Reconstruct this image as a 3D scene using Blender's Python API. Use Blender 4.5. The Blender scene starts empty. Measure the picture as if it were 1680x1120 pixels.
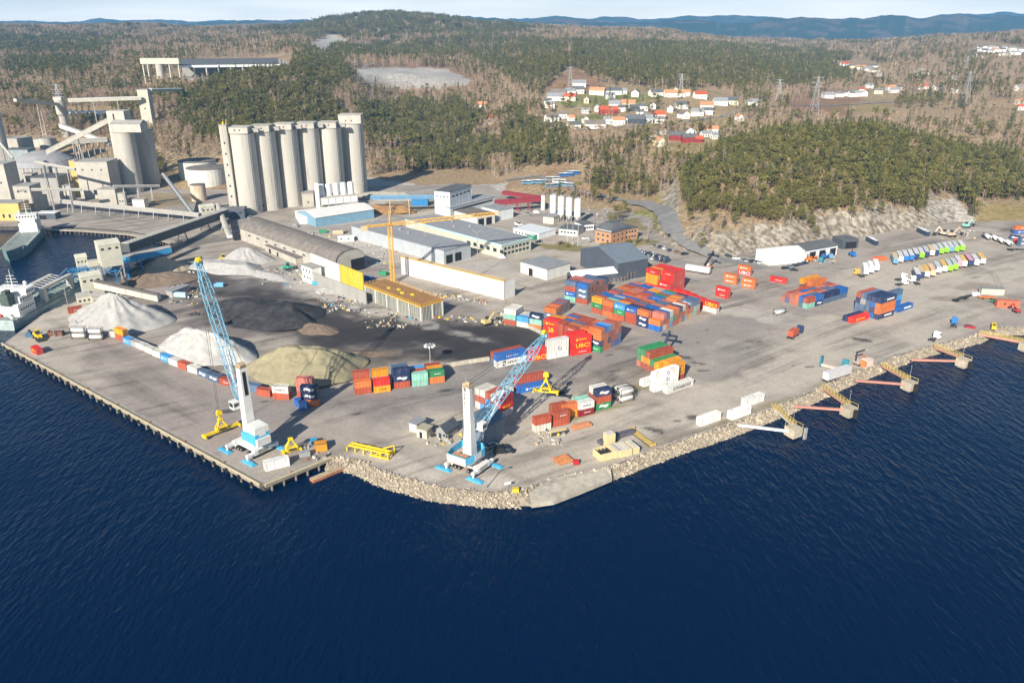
import bpy, math, random
import numpy as np
from mathutils import Vector, Matrix
random.seed(7)
rng = np.random.default_rng(11)
D = bpy.data
SC = bpy.context.scene
COL = SC.collection
PI = math.pi

# ------------------------------------------------------------------ camera, sky, sun, exposure
F_PX, HORIZON, CAM_H = 1280.0, 48.0, 125.0
PITCH = math.atan((560 - HORIZON) / F_PX)
cam_d = D.cameras.new('camera'); cam = D.objects.new('camera', cam_d); COL.objects.link(cam)
cam_d.sensor_width = 36; cam_d.lens = 36 * F_PX / 1680; cam_d.clip_start = 1; cam_d.clip_end = 60000
cam.location = (0, 0, CAM_H); cam.rotation_euler = (PI / 2 - PITCH, 0, 0)
SC.camera = cam
SUN_EL, SUN_DIR = math.radians(29), math.radians(67)      # shadows run towards SUN_DIR (from +X, counter-clockwise)
wd = D.worlds.new('World'); SC.world = wd; wd.use_nodes = True
wn = wd.node_tree.nodes; wl = wd.node_tree.links
sky = wn.new('ShaderNodeTexSky'); sky.sky_type = 'NISHITA'; sky.sun_disc = False
sky.sun_elevation = SUN_EL; sky.sun_rotation = math.radians(90) - (SUN_DIR + PI)
sky.air_density = 1.0; sky.dust_density = 0.2; sky.ozone_density = 3.0
tc = wn.new('ShaderNodeTexCoord'); mp = wn.new('ShaderNodeMapping'); mp.inputs['Scale'].default_value = (3, 3, 26)
ns = wn.new('ShaderNodeTexNoise'); ns.inputs['Scale'].default_value = 1.3; ns.inputs['Detail'].default_value = 6
rp = wn.new('ShaderNodeValToRGB'); rp.color_ramp.elements[0].position = .38; rp.color_ramp.elements[1].position = .7
rp.color_ramp.elements[0].color = (.55, .55, .55, 1); rp.color_ramp.elements[1].color = (.97, .97, .97, 1)
mx = wn.new('ShaderNodeMix'); mx.data_type = 'RGBA'; mx.inputs[7].default_value = (20.5, 18.6, 16.2, 1)
wl.new(tc.outputs['Generated'], mp.inputs['Vector']); wl.new(mp.outputs['Vector'], ns.inputs['Vector'])
wl.new(ns.outputs['Fac'], rp.inputs['Fac'])
# thin cloud veil only in the low sky band; blue sky overhead
sxyz = wn.new('ShaderNodeSeparateXYZ'); wl.new(tc.outputs['Generated'], sxyz.inputs['Vector'])
mr = wn.new('ShaderNodeMapRange'); mr.inputs['From Min'].default_value = 0.015; mr.inputs['From Max'].default_value = .10
mr.inputs['To Min'].default_value = 1; mr.inputs['To Max'].default_value = .02
wl.new(sxyz.outputs['Z'], mr.inputs['Value'])
mm = wn.new('ShaderNodeMath'); mm.operation = 'MULTIPLY'
wl.new(rp.outputs['Color'], mm.inputs[0]); wl.new(mr.outputs['Result'], mm.inputs[1])
wl.new(mm.outputs['Value'], mx.inputs[0]); wl.new(sky.outputs['Color'], mx.inputs[6])
bg = wn['Background']; bg.inputs['Strength'].default_value = 0.062
wl.new(mx.outputs[2], bg.inputs['Color'])
sun_d = D.lights.new('sun', 'SUN'); sun_d.energy = 5.0; sun_d.angle = math.radians(.55); sun_d.color = (1, .93, .81)
sun = D.objects.new('sun', sun_d); COL.objects.link(sun)
sv = Vector((math.cos(SUN_DIR) * math.cos(SUN_EL), math.sin(SUN_DIR) * math.cos(SUN_EL), -math.sin(SUN_EL)))
sun.rotation_euler = sv.to_track_quat('-Z', 'Y').to_euler(); sun.location = (-300, -300, 400)
vs = SC.view_settings; vs.view_transform = 'Standard'; vs.look = 'None'; vs.gamma = 1; vs.use_curve_mapping = False
vs.exposure = 0.74

# ------------------------------------------------------------------ pixel <-> place
CP, SP = math.cos(PITCH), math.sin(PITCH)
def ray(px, py):
    u = (px - 840) / F_PX; v = (560 - py) / F_PX
    return u, CP + v * SP, -SP + v * CP
def G(px, py, z=0.0):
    dx, dy, dz = ray(px, py); t = (z - CAM_H) / dz
    return Vector((dx * t, dy * t, z))
def Hz(px, py, p):
    dx, dy, dz = ray(px, py); return CAM_H + dz / dy * p[1]
def RY(px, py, Y):
    dx, dy, dz = ray(px, py); return Vector((dx / dy * Y, Y, CAM_H + dz / dy * Y))
def proj(x, y, z):
    zz = z - CAM_H
    d = y * CP - zz * SP; v = y * SP + zz * CP
    d = np.maximum(d, 1e-3)
    return 840 + F_PX * x / d, 560 - F_PX * v / d
def inpoly(px, py, poly):
    px = np.asarray(px, float); py = np.asarray(py, float); c = np.zeros(px.shape, bool)
    n = len(poly); j = n - 1
    for i in range(n):
        xi, yi = poly[i][0], poly[i][1]; xj, yj = poly[j][0], poly[j][1]
        if yi != yj:
            c ^= ((yi > py) != (yj > py)) & (px < (xj - xi) * (py - yi) / (yj - yi) + xi)
        j = i
    return c
def _h(ix, iy, s):
    n = (ix * 374761393 + iy * 668265263 + s * 974634777) & 0x7fffffff
    n = ((n ^ (n >> 13)) * 1274126177) & 0x7fffffff
    return ((n ^ (n >> 16)) & 0xffff) / 65535.0
def vnoise(x, y, s=0):
    x = np.asarray(x, float); y = np.asarray(y, float)
    ix = np.floor(x).astype(np.int64); iy = np.floor(y).astype(np.int64); fx = x - ix; fy = y - iy
    fx = fx * fx * (3 - 2 * fx); fy = fy * fy * (3 - 2 * fy)
    return (_h(ix, iy, s) * (1 - fx) + _h(ix + 1, iy, s) * fx) * (1 - fy) + (_h(ix, iy + 1, s) * (1 - fx) + _h(ix + 1, iy + 1, s) * fx) * fy
def fbm(x, y, s=0, o=4):
    r = 0; a = .5; t = 0
    for k in range(o):
        r = r + a * vnoise(x, y, s + k * 17); t += a; x = x * 2.03 + 5.1; y = y * 2.03 + 1.7; a *= .5
    return r / t

# ------------------------------------------------------------------ materials
MATS = {}
def mat(name, rgb, rough=.75, var=.14, scale=.6, metal=0.0, rnd=.08, stretch=None, bump=0, dirt=None, attr=None, spec=.3):
    if name in MATS: return MATS[name]
    m = D.materials.new(name); m.use_nodes = True; nt = m.node_tree; N = nt.nodes; L = nt.links
    b = N['Principled BSDF']; b.inputs['Roughness'].default_value = rough; b.inputs['Metallic'].default_value = metal
    b.inputs['Specular IOR Level'].default_value = spec
    co = N.new('ShaderNodeTexCoord'); mpn = N.new('ShaderNodeMapping'); L.new(co.outputs['Object'], mpn.inputs['Vector'])
    if stretch: mpn.inputs['Scale'].default_value = stretch
    oi = N.new('ShaderNodeObjectInfo')
    ad = N.new('ShaderNodeVectorMath'); ad.operation = 'ADD'
    L.new(mpn.outputs['Vector'], ad.inputs[0])
    cmb = N.new('ShaderNodeVectorMath'); cmb.operation = 'SCALE'; cmb.inputs[0].default_value = (31, 17, 23)
    L.new(oi.outputs['Random'], cmb.inputs['Scale']); L.new(cmb.outputs['Vector'], ad.inputs[1])
    n1 = N.new('ShaderNodeTexNoise'); n1.inputs['Scale'].default_value = scale; n1.inputs['Detail'].default_value = 5; n1.inputs['Roughness'].default_value = .62
    L.new(ad.outputs['Vector'], n1.inputs['Vector'])
    r1 = N.new('ShaderNodeMapRange'); r1.inputs['From Min'].default_value = .25; r1.inputs['From Max'].default_value = .75
    r1.inputs['To Min'].default_value = 1 - var * 1.6; r1.inputs['To Max'].default_value = 1 + var
    L.new(n1.outputs['Fac'], r1.inputs['Value'])
    r2 = N.new('ShaderNodeMapRange'); r2.inputs['To Min'].default_value = 1 - rnd; r2.inputs['To Max'].default_value = 1 + rnd
    L.new(oi.outputs['Random'], r2.inputs['Value'])
    mu = N.new('ShaderNodeMath'); mu.operation = 'MULTIPLY'; L.new(r1.outputs['Result'], mu.inputs[0]); L.new(r2.outputs['Result'], mu.inputs[1])
    sc = N.new('ShaderNodeVectorMath'); sc.operation = 'SCALE'
    if attr:
        at = N.new('ShaderNodeAttribute'); at.attribute_name = attr; L.new(at.outputs['Color'], sc.inputs[0])
    else: sc.inputs[0].default_value = rgb
    L.new(mu.outputs['Value'], sc.inputs['Scale'])
    out = sc.outputs['Vector']
    if dirt:                                                    # dirt = (rgb, amount, scale)
        n2 = N.new('ShaderNodeTexNoise'); n2.inputs['Scale'].default_value = dirt[2]; n2.inputs['Detail'].default_value = 8; n2.inputs['Roughness'].default_value = .7
        L.new(ad.outputs['Vector'], n2.inputs['Vector'])
        r3 = N.new('ShaderNodeMapRange'); r3.inputs['From Min'].default_value = .5; r3.inputs['From Max'].default_value = .72; r3.inputs['To Max'].default_value = dirt[1]
        L.new(n2.outputs['Fac'], r3.inputs['Value'])
        mxx = N.new('ShaderNodeMix'); mxx.data_type = 'RGBA'; L.new(r3.outputs['Result'], mxx.inputs[0]); L.new(out, mxx.inputs[6]); mxx.inputs[7].default_value = (*dirt[0], 1)
        out = mxx.outputs[2]
    L.new(out, b.inputs['Base Color'])
    if bump:
        bp = N.new('ShaderNodeBump'); bp.inputs['Strength'].default_value = bump; bp.inputs['Distance'].default_value = .3
        L.new(n1.outputs['Fac'], bp.inputs['Height']); L.new(bp.outputs['Normal'], b.inputs['Normal'])
    MATS[name] = m; return m

# ------------------------------------------------------------------ mesh builder
class MB:
    def __init__(s): s.v = []; s.f = []; s.m = []
    def add(s, vs, fs, m=0):
        o = len(s.v); s.v += [tuple(a) for a in vs]; s.f += [tuple(i + o for i in f) for f in fs]; s.m += [m] * len(fs); return s
    def hexa(s, b, t, m=0):
        return s.add(list(b) + list(t), [(3, 2, 1, 0), (4, 5, 6, 7), (0, 1, 5, 4), (1, 2, 6, 5), (2, 3, 7, 6), (3, 0, 4, 7)], m)
    def box(s, x0, x1, y0, y1, z0, z1, m=0):
        return s.hexa([(x0, y0, z0), (x1, y0, z0), (x1, y1, z0), (x0, y1, z0)], [(x0, y0, z1), (x1, y0, z1), (x1, y1, z1), (x0, y1, z1)], m)
    def beam(s, p, q, w, h=None, m=0, up=(0, 0, 1)):
        h = h or w; p = Vector(p); q = Vector(q); d = (q - p)
        if d.length < 1e-6: return s
        d.normalize(); u = Vector(up)
        if abs(d.dot(u)) > .95: u = Vector((1, 0, 0)) if abs(d.x) < .9 else Vector((0, 1, 0))
        a = d.cross(u).normalized() * w / 2; b = a.normalized().cross(d).normalized() * h / 2
        c = lambda o: [o - a - b, o + a - b, o + a + b, o - a + b]
        return s.hexa(c(p), c(q), m)
    def cyl(s, p, q, r1, r2=None, n=10, m=0, caps=True):
        r2 = r1 if r2 is None else r2; p = Vector(p); q = Vector(q); d = (q - p).normalized()
        u = Vector((0, 0, 1)) if abs(d.z) < .9 else Vector((1, 0, 0))
        a = d.cross(u).normalized(); b = d.cross(a).normalized(); o = len(s.v)
        vs = []
        for c, r in ((p, r1), (q, r2)):
            for k in range(n):
                t = 2 * PI * k / n; vs.append(c + a * math.cos(t) * r + b * math.sin(t) * r)
        fs = [(k, (k + 1) % n, n + (k + 1) % n, n + k) for k in range(n)]
        if caps: fs += [tuple(range(n - 1, -1, -1)), tuple(range(n, 2 * n))]
        return s.add(vs, fs, m)
    def lathe(s, prof, n=16, m=0, cx=0, cy=0, caps=True):                   # prof: (r, z) upwards
        vs = []; fs = []
        for r, z in prof:
            for k in range(n):
                t = 2 * PI * k / n; vs.append((cx + r * math.cos(t), cy + r * math.sin(t), z))
        for i in range(len(prof) - 1):
            for k in range(n): fs.append((i * n + k, i * n + (k + 1) % n, (i + 1) * n + (k + 1) % n, (i + 1) * n + k))
        if caps: fs.append(tuple(range(n - 1, -1, -1))); fs.append(tuple((len(prof) - 1) * n + k for k in range(n)))
        return s.add(vs, fs, m)
    def prism(s, poly, z0, z1, m=0):
        n = len(poly); vs = [(p[0], p[1], z0) for p in poly] + [(p[0], p[1], z1) for p in poly]
        a = sum(poly[i][0] * poly[(i + 1) % n][1] - poly[(i + 1) % n][0] * poly[i][1] for i in range(n))
        o = list(range(n)) if a > 0 else list(range(n - 1, -1, -1))
        fs = [tuple(n + i for i in o), tuple(reversed(o))]
        for i in range(n):
            i0, i1 = o[i], o[(i + 1) % n]; fs.append((i0, i1, n + i1, n + i0))
        return s.add(vs, fs, m)
    def extr(s, prof, y0, y1, m=0):                               # profile in x,z pulled along y
        n = len(prof); vs = [(x, y0, z) for x, z in prof] + [(x, y1, z) for x, z in prof]
        fs = [tuple(range(n)), tuple(range(2 * n - 1, n - 1, -1))] + [(i, n + i, n + (i + 1) % n, (i + 1) % n) for i in range(n)]
        return s.add(vs, fs, m)
    def mesh(s, name, mats, smooth=False):
        me = D.meshes.new(name); me.from_pydata(s.v, [], s.f)
        for a in (mats if isinstance(mats, (list, tuple)) else [mats]): me.materials.append(a)
        if any(s.m): me.polygons.foreach_set('material_index', s.m)
        if smooth: me.polygons.foreach_set('use_smooth', [True] * len(s.f))
        me.update(); return me
    def build(s, name, mats, parent=None, smooth=False):
        return obj(name, s.mesh(name, mats, smooth), parent)
def obj(name, data, parent=None, loc=None, rz=None):
    o = D.objects.new(name, data); COL.objects.link(o)
    if parent: o.parent = parent
    if loc is not None: o.location = loc
    if rz is not None: o.rotation_euler = (0, 0, rz)
    return o
def tag(o, label, cat, group=None, kind=None):
    if label: o['label'] = label
    if cat: o['category'] = cat
    if group: o['group'] = group
    if kind: o['kind'] = kind
    return o
def thing(name, label, cat, loc=(0, 0, 0), rz=0, group=None):
    return tag(obj(name, None, None, loc, rz), label, cat, group)
def npmesh(name, verts, faces, mats, smooth=True):
    me = D.meshes.new(name); nv = len(verts); nf, k = faces.shape
    me.vertices.add(nv); me.vertices.foreach_set('co', np.asarray(verts, np.float32).ravel())
    me.loops.add(nf * k); me.loops.foreach_set('vertex_index', faces.astype(np.int32).ravel())
    me.polygons.add(nf); me.polygons.foreach_set('loop_start', np.arange(0, nf * k, k, dtype=np.int32))
    me.update(calc_edges=True)
    me.polygons.foreach_set('use_smooth', [smooth] * nf)
    for m in mats: me.materials.append(m)
    return me
def setcol(me, name, rgb):
    a = me.attributes.new(name, 'FLOAT_COLOR', 'POINT'); c = np.ones((len(rgb), 4), np.float32); c[:, :3] = rgb
    a.data.foreach_set('color', c.ravel())
TEXT = {}
def text_mesh(s, h, m, depth=.04):
    k = (s, h, m.name)
    if k not in TEXT:
        cu = D.curves.new('lettering', 'FONT'); cu.body = s; cu.size = h / .69; cu.align_x = 'CENTER'; cu.extrude = depth; cu.offset = h * .022; cu.resolution_u = 2
        o = D.objects.new('lettering', cu); COL.objects.link(o)
        dg = bpy.context.evaluated_depsgraph_get(); me = D.meshes.new_from_object(o.evaluated_get(dg))
        D.objects.remove(o); D.curves.remove(cu); me.materials.clear(); me.materials.append(m); TEXT[k] = me
    return TEXT[k]
# ------------------------------------------------------------------ water
WZ = -2.8
def water():
    n = D.materials.new('sea_water'); n.use_nodes = True; N = n.node_tree.nodes; L = n.node_tree.links; b = N['Principled BSDF']
    b.inputs['Base Color'].default_value = (.0001, .0090, .0370, 1); b.inputs['Roughness'].default_value = .10; b.inputs['Specular IOR Level'].default_value = .24; b.inputs['Specular Tint'].default_value = (.22, .70, 1, 1); b.inputs['IOR'].default_value = 1.33
    co = N.new('ShaderNodeTexCoord'); hs = []
    for rot, sc, s, d, w in ((.5, (.42, .15, 1), 1.0, 4, .8), (1.0, (.9, .38, 1), 1.0, 3, .45), (.1, (.012, .006, 1), 1, 2, 3.2)):
        mp_ = N.new('ShaderNodeMapping'); mp_.inputs['Rotation'].default_value = (0, 0, rot); mp_.inputs['Scale'].default_value = sc
        L.new(co.outputs['Object'], mp_.inputs['Vector'])
        t = N.new('ShaderNodeTexNoise'); t.inputs['Scale'].default_value = s; t.inputs['Detail'].default_value = d; L.new(mp_.outputs['Vector'], t.inputs['Vector'])
        q = N.new('ShaderNodeMath'); q.operation = 'MULTIPLY'; q.inputs[1].default_value = w; L.new(t.outputs['Fac'], q.inputs[0]); hs.append(q)
    a1 = N.new('ShaderNodeMath'); L.new(hs[0].outputs[0], a1.inputs[0]); L.new(hs[1].outputs[0], a1.inputs[1])
    a2 = N.new('ShaderNodeMath'); L.new(a1.outputs[0], a2.inputs[0]); L.new(hs[2].outputs[0], a2.inputs[1])
    bp = N.new('ShaderNodeBump'); bp.inputs['Strength'].default_value = .55; bp.inputs['Distance'].default_value = 1.15
    wn_ = N.new('ShaderNodeTexNoise'); wn_.inputs['Scale'].default_value = .011; wn_.inputs['Detail'].default_value = 4; L.new(co.outputs['Object'], wn_.inputs['Vector'])
    wr = N.new('ShaderNodeMapRange'); wr.inputs['From Min'].default_value = .35; wr.inputs['From Max'].default_value = .65; wr.inputs['To Min'].default_value = .5; wr.inputs['To Max'].default_value = 1.0; L.new(wn_.outputs['Fac'], wr.inputs['Value']); L.new(wr.outputs['Result'], bp.inputs['Strength'])
    L.new(a2.outputs[0], bp.inputs['Height']); L.new(bp.outputs['Normal'], b.inputs['Normal'])
    me = MB().add([(-2500, -600, 0), (2500, -600, 0), (2500, 900, 0), (-2500, 900, 0)], [(0, 1, 2, 3)]).mesh('sea_water', n)
    tag(obj('sea_water', me, None, (0, 0, WZ)), 'dark blue rippled fjord water in front of the quays', 'water', kind='structure')
water()

# ------------------------------------------------------------------ terrain
COLS = {
 -500: [(600, -.5), (720, 4), (900, 34), (1150, 60), (1600, 74), (2200, 95), (2800, 122), (4000, 60)],
 0: [(640, -.5), (720, 3), (850, 34), (1100, 52), (1500, 70), (2000, 90), (2600, 124), (3000, 126), (4000, 60)],
 200: [(655, -.5), (760, 4), (900, 36), (1150, 62), (1600, 78), (2200, 101), (2800, 127), (3100, 126), (4000, 60)],
 320: [(650, -.5), (720, 5), (820, 26), (950, 50), (1080, 66), (1180, 67), (1500, 76), (2200, 101), (2800, 126), (4000, 60)],
 400: [(650, -.5), (700, 4), (800, 28), (900, 50), (990, 67), (1050, 70), (1180, 68), (1500, 78), (2200, 104), (2800, 126), (4000, 60)],
 480: [(650, -.5), (720, 4), (820, 30), (920, 50), (1050, 70), (1150, 76), (1250, 80), (1500, 86), (2200, 108), (3000, 130), (4000, 60)],
 560: [(650, -.5), (760, 3), (850, 18), (950, 36), (1080, 52), (1200, 66), (1450, 76), (1800, 84), (2000, 84), (2500, 130), (2900, 156), (3100, 154), (3600, 110), (4500, 60)],
 640: [(650, -.5), (770, 2), (850, 6), (1000, 18), (1150, 34), (1240, 40), (1300, 58), (1420, 64), (1700, 76), (1900, 74), (2100, 92), (2600, 152), (2900, 172), (3100, 170), (3600, 110), (4500, 60)],
 720: [(650, -.5), (800, 2), (880, 6), (1000, 16), (1150, 30), (1240, 36), (1300, 54), (1420, 62), (1700, 76), (1900, 76), (2100, 92), (2600, 146), (2900, 164), (3100, 162), (3600, 110), (4500, 60)],
 800: [(650, -.5), (830, 3), (900, 11), (1000, 20), (1150, 32), (1250, 40), (1350, 52), (1700, 74), (1900, 78), (2300, 108), (2800, 134), (3100, 136), (3600, 110), (4500, 60)],
 900: [(585, -.5), (640, 3), (780, 18), (900, 26), (1020, 37), (1100, 46), (1300, 66), (1600, 79), (2000, 97), (2600, 118), (3200, 128), (4200, 80)],
 1050: [(560, -.5), (640, 5), (760, 19), (870, 27), (1020, 40), (1120, 48), (1350, 63), (1700, 77), (2200, 95), (2800, 110), (3500, 119), (4500, 60)],
 1095: [(505, -.5), (560, 3), (620, 9), (700, 15), (780, 20), (870, 27), (1020, 39), (1120, 46), (1350, 61), (1700, 75), (2200, 92), (2800, 106), (3500, 112), (4500, 60)],
 1135: [(466, -.5), (485, 7), (530, 13), (600, 16), (680, 17), (780, 19), (870, 26), (1020, 37), (1120, 44), (1350, 58), (1700, 71), (2200, 85), (2800, 96), (4500, 55)],
 1200: [(442, -.5), (464, 11), (515, 17), (600, 22), (680, 25), (760, 20), (850, 24), (1000, 34), (1150, 42), (1350, 56), (1700, 66), (2200, 76), (3000, 86), (4500, 50)],
 1300: [(463, -.5), (482, 12), (530, 21), (600, 29), (680, 37), (740, 32), (850, 21), (1000, 28), (1200, 30), (1400, 44), (1700, 54), (2200, 66), (3000, 78), (4500, 50)],
 1450: [(494, -.5), (512, 12), (548, 22), (600, 31), (680, 39), (740, 34), (850, 20), (1000, 25), (1300, 32), (1600, 47), (1900, 54), (2600, 86), (3200, 70), (4500, 50)],
 1530: [(513, -.5), (530, 10), (560, 17), (600, 23), (680, 29), (740, 24), (850, 17), (1000, 21), (1250, 34), (1600, 56), (1900, 68), (2600, 96), (3200, 80), (4500, 50)],
 1620: [(536, -.5), (552, 5), (590, 10), (660, 15), (720, 14), (850, 14), (1000, 18), (1200, 34), (1500, 62), (1800, 78), (2200, 104), (2800, 98), (4500, 50)],
 1700: [(535, -.5), (580, 3), (700, 12), (850, 15), (1100, 29), (1500, 62), (2000, 92), (2600, 120), (3200, 90), (4500, 50)],
 2200: [(535, -.5), (580, 3), (700, 12), (850, 16), (1100, 32), (1500, 64), (2000, 92), (2600, 122), (3200, 90), (4500, 50)],
}
CK = sorted(COLS); CA = np.array([(k - 840) / (F_PX / CP * .985) for k in CK])
def terrain_base(x, y):
    x = np.asarray(x, float); y = np.asarray(y, float); a = x / y
    i = np.clip(np.searchsorted(CA, a) - 1, 0, len(CK) - 2)
    t = np.clip((a - CA[i]) / (CA[i + 1] - CA[i]), 0, 1); t = t * t * (3 - 2 * t) * .5 + t * .5
    zs = []
    for k in CK:
        P = COLS[k]; Y = np.array([q[0] for q in P], float); Z = np.array([q[1] for q in P], float)
        z = np.interp(y, Y, Z); z = np.where(y < Y[0], np.maximum(-.5 - (Y[0] - y) * .5, -9), z)
        zs.append(z)
    zs = np.array(zs)
    ii = np.arange(x.size).reshape(x.shape)
    zf = zs.reshape(len(CK), -1); r = ii.ravel(); iv = i.ravel(); tv = t.ravel()
    return (zf[iv, r] * (1 - tv) + zf[iv + 1, r] * tv).reshape(x.shape)
SKA = [(-500, 36), (0, 36), (120, 38), (250, 40), (420, 38), (490, 35), (540, 38), (650, 37), (730, 31), (770, 29), (820, 34), (860, 38), (920, 35), (1000, 40), (1060, 40), (1120, 35), (1180, 40), (1280, 34), (1300, 31), (1400, 33), (1450, 27), (1500, 31), (1560, 27), (1640, 29), (1700, 27), (2200, 30)]
SKB = [(-500, 30), (0, 38), (240, 35), (330, 39), (480, 33), (560, 40), (740, 33), (840, 33), (910, 30), (1000, 33), (1070, 33), (1140, 30), (1200, 30), (1260, 33), (1330, 35), (1500, 34), (1590, 26), (1680, 24), (2200, 28)]
def terrain(x, y):
    x = np.asarray(x, float); y = np.asarray(y, float)
    z = terrain_base(x, y); px = 840 + x / y * (F_PX / CP) * .985
    rough = np.clip((y - 470) / 200, 0, 1)
    z = z + (fbm(x / 60, y / 60, 3) - .5) * 7 * rough * np.clip(z / 12, 0, 1) + (fbm(x / 9, y / 9, 5) - .5) * 2.2 * np.clip(z / 5, 0, 1) * np.clip((900 - y) / 300, .15, 1)
    z = z + (fbm(x / 260, y / 260, 9) - .5) * 24 * np.clip((y - 1700) / 900, 0, 1) * np.clip((5000 - y) / 1500, 0, 1)
    def ridge(z, tab, Y0, w0, w1, s):
        py = np.interp(px, [q[0] for q in tab], [q[1] for q in tab])
        crest = CAM_H + (HORIZON - py) / F_PX * Y0 + (fbm(px / 34, px * 0, s) - .5) * Y0 * .0065 + (fbm(px / 9, px * 0, s + 1) - .5) * Y0 * .0009
        t = np.where(y < Y0, np.clip(1 - (Y0 - y) / w0, 0, 1), np.clip(1 - (y - Y0) / w1, 0, 1)); t = t * t * (3 - 2 * t)
        return np.where(y > 4300, np.maximum(z, 20 + (crest - 20) * t), z)
    z = ridge(z, SKA, 5600, 1300, 900, 21); z = ridge(z, SKB, 7800, 1500, 1200, 23)
    return z
def T(x, y): return max(0.0, float(terrain(np.array([x]), np.array([y]))[0]))
def TP(px, py, y0=200, y1=5000):
    dx, dy, dz = ray(px, py); Y = np.concatenate([np.arange(y0, 1200, 2.0), np.arange(1200, y1, 10.0)])
    z = CAM_H + dz / dy * Y; g = np.maximum(terrain(dx / dy * Y, Y), 0)
    k = np.argmax(z <= g)
    if not (z[k] <= g[k]): k = len(Y) - 1
    return Vector((dx / dy * Y[k], Y[k], g[k]))
# cover colours painted by place (outline given as seen, looked up on the ground)
FIELD = (.30, .23, .10); BRACK = (.27, .165, .095); GRASS = (.19, .19, .06); ROCK = (.46, .42, .36); GREY = (.40, .37, .33); LITTER = (.28, .20, .12); SCRUB = (.33, .245, .135)
COVER = [
 ([(880, 235), (870, 190), (900, 140), (1050, 138), (1200, 150), (1240, 175), (1180, 240), (1080, 250), (960, 225)], SCRUB),
 ([(905, 165), (980, 150), (1100, 158), (1000, 178), (930, 175)], GRASS), ([(935, 190), (1010, 186), (1000, 205), (920, 210)], GRASS),
 ([(1060, 238), (1180, 232), (1160, 262), (1050, 262)], FIELD), ([(1070, 320), (1115, 300), (1110, 340), (1075, 345)], FIELD),
 ([(1040, 345), (1090, 345), (1080, 400), (1040, 390)], GRASS),
 ([(470, 150), (520, 105), (600, 98), (780, 100), (830, 130), (800, 150), (650, 160), (520, 175)], BRACK),
 ([(580, 112), (640, 110), (730, 113), (775, 132), (770, 142), (690, 147), (600, 142)], GREY),
 ([(890, 140), (940, 112), (990, 135), (1000, 150), (900, 155)], BRACK), ([(1280, 165), (1330, 140), (1420, 150), (1400, 190), (1290, 195)], BRACK),
 ([(1360, 100), (1400, 98), (1390, 104), (1360, 104)], FIELD), ([(1400, 168), (1470, 172), (1440, 186), (1380, 180)], FIELD),
 ([(1600, 235), (1680, 230), (1680, 285), (1610, 270)], FIELD), ([(1600, 335), (1700, 335), (1700, 370), (1600, 365)], FIELD),
 ([(1520, 330), (1570, 325), (1600, 365), (1530, 385)], ROCK),
 ([(500, 75), (545, 55), (570, 65), (540, 90), (510, 95)], GREY), ([(290, 130), (330, 105), (470, 98), (470, 112), (330, 130)], GREY),
 ([(195, 120), (210, 120), (205, 165), (196, 165)], GREY), ([(610, 312), (700, 308), (830, 300), (830, 325), (660, 325)], GREY), ([(595, 290), (680, 300), (690, 330), (600, 330)], ROCK),
 ([(60, 300), (330, 250), (350, 340), (200, 340)], SCRUB),
]
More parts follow.
